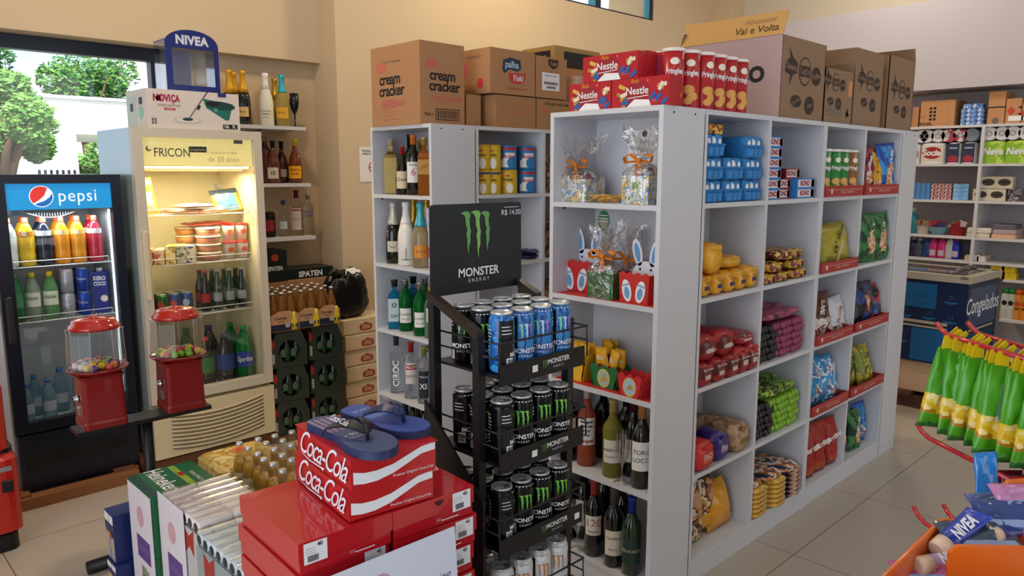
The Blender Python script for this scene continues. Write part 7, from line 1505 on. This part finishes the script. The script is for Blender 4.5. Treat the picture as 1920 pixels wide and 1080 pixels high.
for i in range(4): brick('soap_pack', 'grey striped sponge pack at the right of the far third shelf, '+ORD[i], 'sponge pack', FP(1905+6*(i % 2), ZF[3]+.05*(i//2)+.0, .1+.0), -90+4*i, .05 if i % 2 else .055, .09, .048, print_mat(['#4A4448', '#8A8488', '#2A2428', '#B8A8A8'], 30, .4, i), group=None) if i < 2 else brick('soap_pack', 'grey striped sponge pack on top, right of the far third shelf, '+ORD[i-2], 'sponge pack', FP(1904+10*(i % 2), ZF[3]+.05, .1), -90, .055, .09, .048, print_mat(['#4A4448', '#8A8488', '#2A2428', '#B8A8A8'], 30, .4, i))
# baskets, bowls, towels
bottle('shampoo_bottle', 'turquoise pump bottle at the left of the far fourth shelf', 'bottle', FP(1719, ZF[2], .1), 0, 'gin', .22, .045, mat('#2A94A8', .15, 0, .3), mat('#B8C4C4', .4), .15)
def basket(name, label, px, z, r0, r1, h, m, cat_, fill):
    o = thing(name, label, cat_, FP(px, z, .12), -90); MB().lathe([(r0, 0), (r1, h), (r1+.006, h), (r1-.004, h-.004), (r0-.004, .004), (.0001, .004)], m, 20).build('bowl', o)
    f_ = MB(); rd = random.Random(px)
    for i in range(7): f_.box(-.03, -.02, 0, .03, .02, .05, fill[i % len(fill)], T(rd.uniform(-r1*.5, r1*.5), rd.uniform(-.02, .02), h*.6+.01*i*.5) @ RZ(rd.uniform(0, 90)) @ RY(rd.uniform(-40, 40)))
    f_.build('contents', o)
basket('plastic_basket', 'small cream basket on the far fourth shelf', 1740, ZF[2], .05, .062, .07, mat('#D8CDB8', .5), 'basket', [mat('#A08468', .5), mat('#B89880', .5)])
basket('plastic_bowl', 'pale blue bowl filled with red and purple items on the far fourth shelf', 1769, ZF[2], .05, .085, .065, mat('#8AB8C8', .4), 'bowl', [mat('#A82A34', .5), mat('#4A2A5A', .5), mat('#B83440', .5)])
basket('plastic_basket', 'red basket at the right of the far fourth shelf', 1805, ZF[2], .055, .062, .075, mat('#B02A34', .5), 'basket', [mat('#D8C8C8', .5), mat('#A83444', .5)])
for i, (px, z_, w_, c_) in enumerate(((1852, 0, .17, '#D8CCB8'), (1853, .038, .175, '#DCD4C8'), (1900, 0, .17, '#D8B08A'), (1901, .038, .165, '#B8A0A8'), (1900, .075, .16, '#6A6470'))):
    o = MB().rbox(-w_/2, -.12, 0, w_/2, .12, .036, .017, mat(c_, .95, bump=.6, bs=150)).build('folded_towel', None, FP(px, ZF[2]+z_, .14), -90); tag(o, ['cream folded towel, lower of the left pile', 'cream folded towel, upper of the left pile', 'orange-edged folded towel, lowest of the right pile', 'pinkish folded towel, middle of the right pile', 'grey folded cloth on top of the right pile'][i]+' on the far fourth shelf', 'towel')
# cleaning bottles on the fifth shelf
for i, (px, c_, cap_, nm, h_) in enumerate(((1711, '#2A1A2C', '#A8A4B8', 'dark purple', .16), (1724, '#24224A', '#A8A8C0', 'navy', .165), (1736, '#4A4E60', '#B8BCD0', 'grey', .16), (1750, '#1E4480', '#A02C3C', 'blue', .18), (1763, '#D02A78', '#B8304A', 'pink', .185), (1779, '#D02A78', '#B8304A', 'pink right-hand', .185), (1794, '#C8C8CC', '#1C1C20', 'white', .19), (1806, '#1E34B8', '#B8302C', 'bright blue', .175))):
    bottle('cleaner_bottle', nm+' cleaner bottle on the far fifth shelf, '+ORD[i], 'bottle', FP(px, ZF[1], .1), -90, 'pet', h_, .036, mat(c_, .3), mat(cap_, .4), .12, lab=(.02, .07, mat('#C8B8C4', .5), 40) if i in (4, 5, 7) else None)
brick('spray_can', 'dark slim box on the far fifth shelf, right bay', 'box', FP(1844, ZF[1]+.06, .22), -90, .06, .06, .12, print_mat(['#3A1A1C', '#2A1A1C', '#8A7A78'], 20, .4, 1))
for i in range(3): brick('soap_box', 'low white and brown box on the far fifth shelf, '+ORD[i], 'box', FP(1838+11*i, ZF[1], .13+.0*i), -90, .07, .18, .045+.01*(i % 2), print_mat(['#C8B8AC', '#D8D0CC', '#8A5A4A'], 16, .5, i))
YLW = mat('#D9B81A', .45)
for i, (px, z_, w_) in enumerate(((1892, .0, .10), (1914, .0, .10), (1891, .055, .095), (1912, .055, .095))):
    brick('yellow_box', 'bright yellow soap box, '+['lower left', 'lower right', 'upper left', 'upper right'][i]+' of four on the far shelves', 'box', (AX+.06, at(px, 320, a=AX+.06).y, .746+z_), -90, w_, .08, .053, YLW, [('YPE', .02, 0, .028, mat('#B89410', .5))], r=0)
MB().box(0, 0, 0, .01, .01, .01, SHF)
tag(MB().box(AX-.0, .76, .725, AX+.36, 1.55, .745, SHF).build('shelf_board'), 'low white shelf board holding yellow boxes at the right edge', 'shelf')
tag(MB().box(AX-.0, .76, .40, AX+.36, 1.55, .42, SHF).build('shelf_board'), 'white shelf board holding aerosol cans at the right edge', 'shelf')
for i, (px, c1, c2) in enumerate(((1881, '#2A8A44', '#C8C8C0'), (1893, '#2A8A44', '#C8C8C0'), (1906, '#D8641E', '#E0902A'), (1919, '#D8641E', '#E0902A'))):
    o = thing('aerosol_can', ['white', 'white', 'orange', 'orange'][i]+' aerosol can with '+['green', 'green', 'orange', 'orange'][i]+' cap at the right edge, '+ORD[i], 'spray can', (AX+.08, at(px, 600, a=AX+.08).y, .4205), -90); MB().lathe([(.029, 0), (.030, .004), (.030, .19), (.024, .205)], mat(c2, .35), 18).build('can_body', o); MB().lathe([(.025, .205), (.026, .24), (.02, .246), (.0001, .247)], mat(c1, .4), 16).build('cap', o)
    m = MB(); m.disc(0, .13, .02, INK if i < 2 else mat('#C8481E', .4), ff(0, -.0303, 0), wrap=(.0303,)); m.text('SBP' if i > 1 else 'OFF', .024, WTX if i < 2 else INK, ff(0, -.0303, 0), 0, .09, dz=.001, wrap=(.0303,), bold=.03); m.build('label', o)
# ================================================================ chest freezer
FB = print_mat(['#0E1C3C', '#101E42', '#0C1A38'], 3, .3, 1); FBL = mat('#14588C', .35); FRM = mat('#A8A090', .4); FBD = mat('#0E2046', .35); EMB = mat('#1E5A8C', .4)
fz = thing('chest_freezer', 'dark blue chest freezer with curved glass lid and frozen food lettering', 'freezer', (5.42, 1.38, .33), 86)
L_, Dp, H_ = 1.25, .56, .60      # local: +X runs away along world +b, local -Y faces ... 
b = MB(); b.box(0, -Dp, 0, L_, 0, H_-.04, FBD); b.build('body', fz)
m = MB(); Ml = T(L_/2, 0, 0) @ RZ(180) @ BF        # face at local y=0 looks +Y -> towards the camera
def fe(M, x, z, s_=1):
    m.disc(x, z, .055*s_, EMB, M, 16, ry=.02*s_, dz=.002, a0=180, a1=360)
    for k in (-1, 0, 1): m.tube([(x+k*.018*s_, z+.012*s_, .003), (x+(k*.018+.006)*s_, z+.03*s_, .003), (x+k*.018*s_, z+.05*s_, .003)], .002, EMB, 4, M)
m.rect(-.62, .37, .44, .535, FBL, Ml, dz=.001); m.rect(.30, .01, .60, .23, FBL, Ml, dz=.001); m.rect(-.2, .02, .12, .23, FBL, Ml, dz=.001)
for x, z_ in ((.53, .43), (.25, .31), (.40, .31), (.53, .30), (.24, .13), (.34, .43), (.22, .43), (.02, .31), (-.1, .43), (-.3, .12)): fe(Ml, x, z_, .8)
m.rect(-.62, .265, .52, .285, FRM, Ml, dz=.003); m.rect(-.62, .25, .50, .265, INK, Ml, dz=.003); m.rect(-.62, .238, .52, .25, FRM, Ml, dz=.003); m.rect(-.2, .46, .12, .49, FRM, Ml, dz=.003)
Mr = T(0, -Dp*0, 0) @ RZ(-90) @ BF         # end face x=0
m.rect(.04, .26, Dp-.03, .52, mat('#3A4E6C', .4), Mr, dz=.001); m.rect(.04, .02, Dp-.03, .22, mat('#16405E', .4), Mr, dz=.001); m.text('Congelados', .15, WTX, Mr, Dp/2, .40, dz=.002, shear=.15, bold=.01, maxw=.58)
m.rect(.06, .235, Dp-.06, .25, FRM, Mr, dz=.002); m.rect(.06, .225, Dp-.06, .235, INK, Mr, dz=.002); m.build('graphics', fz)
m = MB(); m.box(-.012, -Dp-.01, H_-.04, L_+.01, .014, H_-.015, FRM); m.box(-.012, -Dp-.01, H_-.015, .05, .014, H_+.004, FRM); m.box(0, -.05, H_-.015, L_, .014, H_+.005, FRM); m.box(0, -Dp, H_-.015, L_, -Dp+.05, H_+.004, FRM); m.build('rim', fz)
m = MB(); vs = []; 
for i in range(9): t_ = i/8; y_ = -.05-(Dp-.1)*t_; z_ = H_+.0+.02*sin(pi*t_); vs += [(.05, y_, z_), (L_-.02, y_, z_)]
m.add(vs, [(2*i, 2*i+1, 2*i+3, 2*i+2) for i in range(8)], thin_glass('lid_glass', (.6, .62, .68, 1), .25, .05), None, True); m.build('glass_lid', fz)
m = MB(); m.tube([(.12, -.08, H_+.01), (.12, -.16, H_+.03), (.12, -.34, H_+.035), (.12, -.46, H_+.015)], .012, mat('#6A665E', .4), 8); m.build('lid_handle', fz)
m = MB().box(.05, -Dp+.04, .0, L_-.02, -.04, H_-.06, mat('#8A98A4', .6))
# the freezer stands on crates over a pallet
for i, (x, y) in enumerate(((5.62, 1.62), (5.62, 2.2))): tag(MB().rbox(x-.14, y-.17, .11, x+.42, y+.17, .33, .03, mat(['#C9A88A', '#3A3430'][i], .6)).build('storage_crate'), ['tan plastic crate under the near end of the freezer', 'dark crate under the middle of the freezer'][i], 'crate')
m = MB(); 
for k in range(5): m.box(5.42, 1.40+.28*k, .08, 6.1, 1.5+.28*k, .11, mat('#5A3A2A', .8))
for k in range(3): m.box(5.44+.28*k, 1.40, 0, 5.52+.28*k, 2.62, .08, mat('#4A2E20', .8))
tag(m.build('wooden_pallet'), 'dark wooden pallet under the chest freezer', 'pallet')
o = thing('produce_crate', 'tan cardboard tray on dark green crate right of the freezer', 'crate', (6.48, 1.02, 0), -84); MB().box(0, 0, 0, .34, .28, .52, mat('#1E3A2A', .6)).build('crate', o); MB().box(0, 0, .521, .34, .28, .66, mat('#A8845C', .7)).build('tray', o)
# ================================================================ hook gondola (right foreground)
HR = mat('#B01E2A', .25, coat=.4); n_ = Vector((.59, .805, 0)).normalized(); t_n = Vector((.805, -.59, 0)).normalized(); P0 = Vector((2.056, .599, 0)); 
ang = math.degrees(math.atan2(t_n.y, t_n.x))
rk = thing('hook_stand', 'dark display stand with pairs of red hooks at the right edge', 'display stand', (P0.x-n_.x*.36, P0.y-n_.y*.36, 0), ang)
MB().box(.0, -.03, 0, .9, 0, 1.45, mat('#1A1416', .6)).build('panel', rk); MB().box(-.03, -.3, 0, .9, .06, .08, BLACK).build('base', rk)
def W2(s, q, z): return P0+t_n*s+n_*(q-.02)+Vector((0, 0, z))   # s along the panel, q outwards from tip (0) to panel (-.34)
for zi, (z, s0, q0) in enumerate(((1.205, 0, 0), (.945, -.03, .0), (.72, -.02, 0))):
    m = MB()
    for s in (s0, s0+.085):
        pts = [W2(s, q0, z+.022), W2(s, q0-.02, z+.008), W2(s, q0-.045, z), W2(s, q0-.34, z)]
        m.tube([rk.matrix_basis.inverted() @ p for p in pts], .006, HR, 8)
    m.tube([rk.matrix_basis.inverted() @ W2(s0, -.3, z), rk.matrix_basis.inverted() @ W2(s0+.085, -.3, z)], .006, HR, 8)
    m.build('hook_pair', rk)
SG = mat('#4A9A1E', .3); SGD = mat('#2A6A2E', .35); SY = print_mat(['#D8B422', '#E0C43A', '#CFA21E', '#E8D88A', '#A87A18'], 55, .3, 3, 'vor'); STB = mat('#7A9A8A', .35); SYT = mat('#E0C41E', .35)
def snackcol(u, v, sd):
    if v > .90: return SG
    if v < .20: return SG if v > .04 else SGD
    if v < .45: return mat('#C8C8CC', .4) if (abs(u-.2) < .35 and v > .37) else SY
    return STB if (abs(u-.2) < .4 and v < .82) else SG
fs0 = None
for i in range(13):
    q = -.03-.0235*i; 
    mb = bag_mb(.088, .20, .024, snackcol, 200+i, 10, 16, wr=.005, pinch=.5)
    mb.v = [(v[0]*(1-.45*max(0, v[2]/.2-.55)/.45), v[1], v[2]) for v in mb.v]; hg = MB(); hg.plate([(-.018, .195), (.018, .195), (.014, .222), (.030, .243), (.022, .25), (.0, .232), (-.012, .232)], .0015, SYT, T(0, .001, 0) @ BF)
    o = mb.build('snack_bag'); weld(o); rd = random.Random(i)
    hg.build('hang_tab', o)
    p = W2(.0 if i % 3 else .012, q, 1.200-.225)
    X = T(p.x, p.y, p.z) @ RZ(ang+rd.uniform(-9, 9)) @ T(0, 0, .25) @ RY(rd.uniform(-3, 7)) @ RX(rd.uniform(-8, 2)) @ T(0, 0, -.25); o.matrix_world = X
    tag(o, 'green and yellow candy bag hanging on the upper red hooks, '+['first', 'second', 'third', 'fourth', 'fifth', 'sixth', 'seventh', 'eighth', 'ninth', 'tenth', 'eleventh', 'twelfth', 'thirteenth'][i]+' from the hook tips', 'candy bag', 'green candy bags on the upper hooks')
for i, (s, q, c1) in enumerate(((.02, -.22, '#7A1A2A'), (.05, -.25, '#3A2A34'), (.02, -.28, '#6A1420'), (.06, -.30, '#A8304A'))):
    mb = bag_mb(.10, .22, .02, flat(mat(c1, .2), mat('#5A1A1E', .3), mat('#C8B8C0', .4), .35), 230+i, 8, 14); o = mb.build('snack_bag'); weld(o); p = W2(s, q, .945-.235); o.matrix_world = T(p.x, p.y, p.z) @ RZ(ang+8*i-10); tag(o, ['dark red', 'smoky grey', 'deep red', 'pinkish red'][i]+' candy bag on the lower red hooks', 'candy bag')
o = thing('blue_hanger', 'blue plastic hook strip sticking out at the right edge', 'hook', (2.5, .42, 1.12)); MB().tube([(0, .03, .06), (.02, .02, .045), (.1, -.12, .0), (.12, -.2, 0)], .007, mat('#1E4AA8', .3), 8).build('hook', o)
o.location = (1.99, .335, 1.18)
# orange bins
OR = mat('#D2620E', .35, coat=.2); ORD_ = mat('#8E3E08', .5)
st = thing('bin_stand', 'orange bin display with open bins of toiletries, lower right corner', 'display stand', (1.12, .357, .86))
def wall(m, a, b_, z0, zt_, th=.006):
    d_ = Vector((b_[0]-a[0], b_[1]-a[1], 0)).normalized(); nn = Vector((-d_.y, d_.x, 0))*th
    m.add([(a[0], a[1], z0), (b_[0], b_[1], z0), (b_[0]+nn.x, b_[1]+nn.y, z0), (a[0]+nn.x, a[1]+nn.y, z0), (a[0], a[1], zt_), (b_[0], b_[1], zt_), (b_[0]+nn.x, b_[1]+nn.y, zt_), (a[0]+nn.x, a[1]+nn.y, zt_)], [(0, 3, 2, 1), (4, 5, 6, 7), (0, 1, 5, 4), (1, 2, 6, 5), (2, 3, 7, 6), (3, 0, 4, 7)], OR)
w, l = .32, .40; m = MB(); m.box(0, -l, 0, w, 0, .006, OR)
wall(m, (0, 0), (w-.05, 0), 0, .14); wall(m, (w-.05, 0), (w, -.05), 0, .14); wall(m, (0, -l), (0, 0), 0, .14); wall(m, (w, -.05), (w, -l), 0, .14)
m.tube([(-.003, -l, .14), (-.003, .005, .14), (w-.05, .005, .14), (w+.003, -.048, .14), (w, -l, .14)], .006, OR, 8); m.build('bin', st)
def pan(px0, py0, px1, py1, z, h, nm, rec=False, ex=.10):
    A = at(px0, py0, z=z); B_ = at(px1, py1, z=z); d_ = (B_-A); L = d_.length+ex; ang_ = math.degrees(math.atan2(d_.y, d_.x))
    M = T(A.x-1.12, A.y-.357, z-.86-h) @ RZ(ang_) @ BF; p_ = MB(); p_.plate([(0, 0), (L, 0), (L, h-.004), (L*.5, h+.003), (.012, h), (0, h-.012)], .008, OR, M @ T(0, 0, -.008))
    if rec: p_.plate([(.03, .0), (L-.02, .0), (L-.02, h-.03), (.03, h-.03)], .001, ORD_, M @ T(0, 0, .0003))
    p_.build(nm, st)
pan(1783, 1023, 1925, 1030, 1.03, .17, 'front_panel'); pan(1881, 903, 1935, 900, 1.06, .14, 'divider_panel', True)
MB().box(.03, -.40, -.86, .26, -.12, -.001, mat('#2A1A14', .7)).build('stand_column', st)
BLN = mat('#1C3CA8', .3, coat=.3); CRE = mat('#D8C0A8', .4)
def tubeat(label, p0, p1, z0, z1, r, body, cf=.2, txt=True):
    "cream tube from cap end (pixel p0) to tail (pixel p1)"
    A = at(*p0, z=z0); B_ = at(*p1, z=z1); d_ = B_-A; L = d_.length; o = thing('cream_tube', label, 'tube', A); q = d_.to_track_quat('X', 'Z'); o.rotation_mode = 'QUATERNION'; o.rotation_quaternion = q
    X = RY(90); MB().lathe([(r*.85, 0), (r, .003), (r, L*cf)], CRE, 20, X).build('cap', o)
    n = 20; vs = []
    for k in range(7):
        t = k/6; x = L*cf+(L*(1-cf))*t; w_ = r*(1+.35*t); h_ = r*(1-.9*t**1.5)
        for i in range(n): a = 2*pi*i/n; vs.append((x, w_*cos(a), h_*sin(a)))
    MB().add(vs, [(k*n+i, k*n+(i+1) % n, k*n+n+(i+1) % n, k*n+n+i) for k in range(6) for i in range(n)]+[tuple(range(n)), tuple(range(6*n, 7*n))[::-1]], body, None, True).build('tube_body', o)
    if txt: m = MB().text('NIVEA', r*1.5, WTX, RX(38) @ T(L*.52, 0, r*1.0), 0, 0, dz=.0012, bold=.04, maxw=L*.45); m.build('lettering', o)
    return o
tubeat('large blue skin cream tube with cream cap lying in the orange bin', (1757, 1033), (1838, 960), .985, 1.03, .017, BLN)
tubeat('pink and lilac cream tube with cream cap at the front of the orange bin', (1718, 1062), (1830, 1042), .975, .97, .0155, print_mat(['#C87A9A', '#B8A8D8', '#C06080'], 12, .3, 2))
tubeat('blue cream tube behind the large one in the orange bin', (1805, 985), (1885, 930), 1.0, 1.02, .013, mat('#24409C', .3, coat=.3), .15)
tubeat('dark blue cream tube at the right of the orange bin', (1860, 1005), (1930, 985), 1.0, 1.0, .014, mat('#16267A', .3, coat=.3), .15, False)
def blist(label, c, z, rz, tilt, w_, h_, c1, seed):
    p = at(*c, z=z); mb = bag_mb(w_, h_, .012, flat(mat(c1, .15, coat=.5), None, mat('#8AA0C8', .3), .35), seed, 10, 10); o = mb.build('blister_pack'); weld(o); o.matrix_world = T(*p) @ RZ(rz) @ RX(tilt) @ T(0, 0, -h_/2); tag(o, label, 'pack')
blist('slate-grey shiny plastic pack in the orange bin', (1838, 1005), 1.0, -42, -62, .13, .06, '#3A4A5E', 260)
blist('navy shiny plastic pack in the orange bin', (1885, 965), 1.02, -50, -55, .10, .06, '#24407E', 261)
blist('pale pink shiny pack at the right end of the orange bin', (1905, 930), 1.04, -40, -50, .08, .05, '#B87AA8', 263)
blist('violet-blue shiny pack in the middle of the orange bin', (1866, 945), 1.02, -35, -60, .09, .05, '#4A5A98', 264)
blist('magenta shiny pack at the bottom front of the orange bin', (1760, 1072), .965, -44, -75, .14, .05, '#B04A88', 265)
blist('bright blue shiny pack hanging behind the orange bin', (1850, 905), 1.0, -36, -10, .05, .12, '#1E7AC8', 266)
bpy.context.view_layer.update()
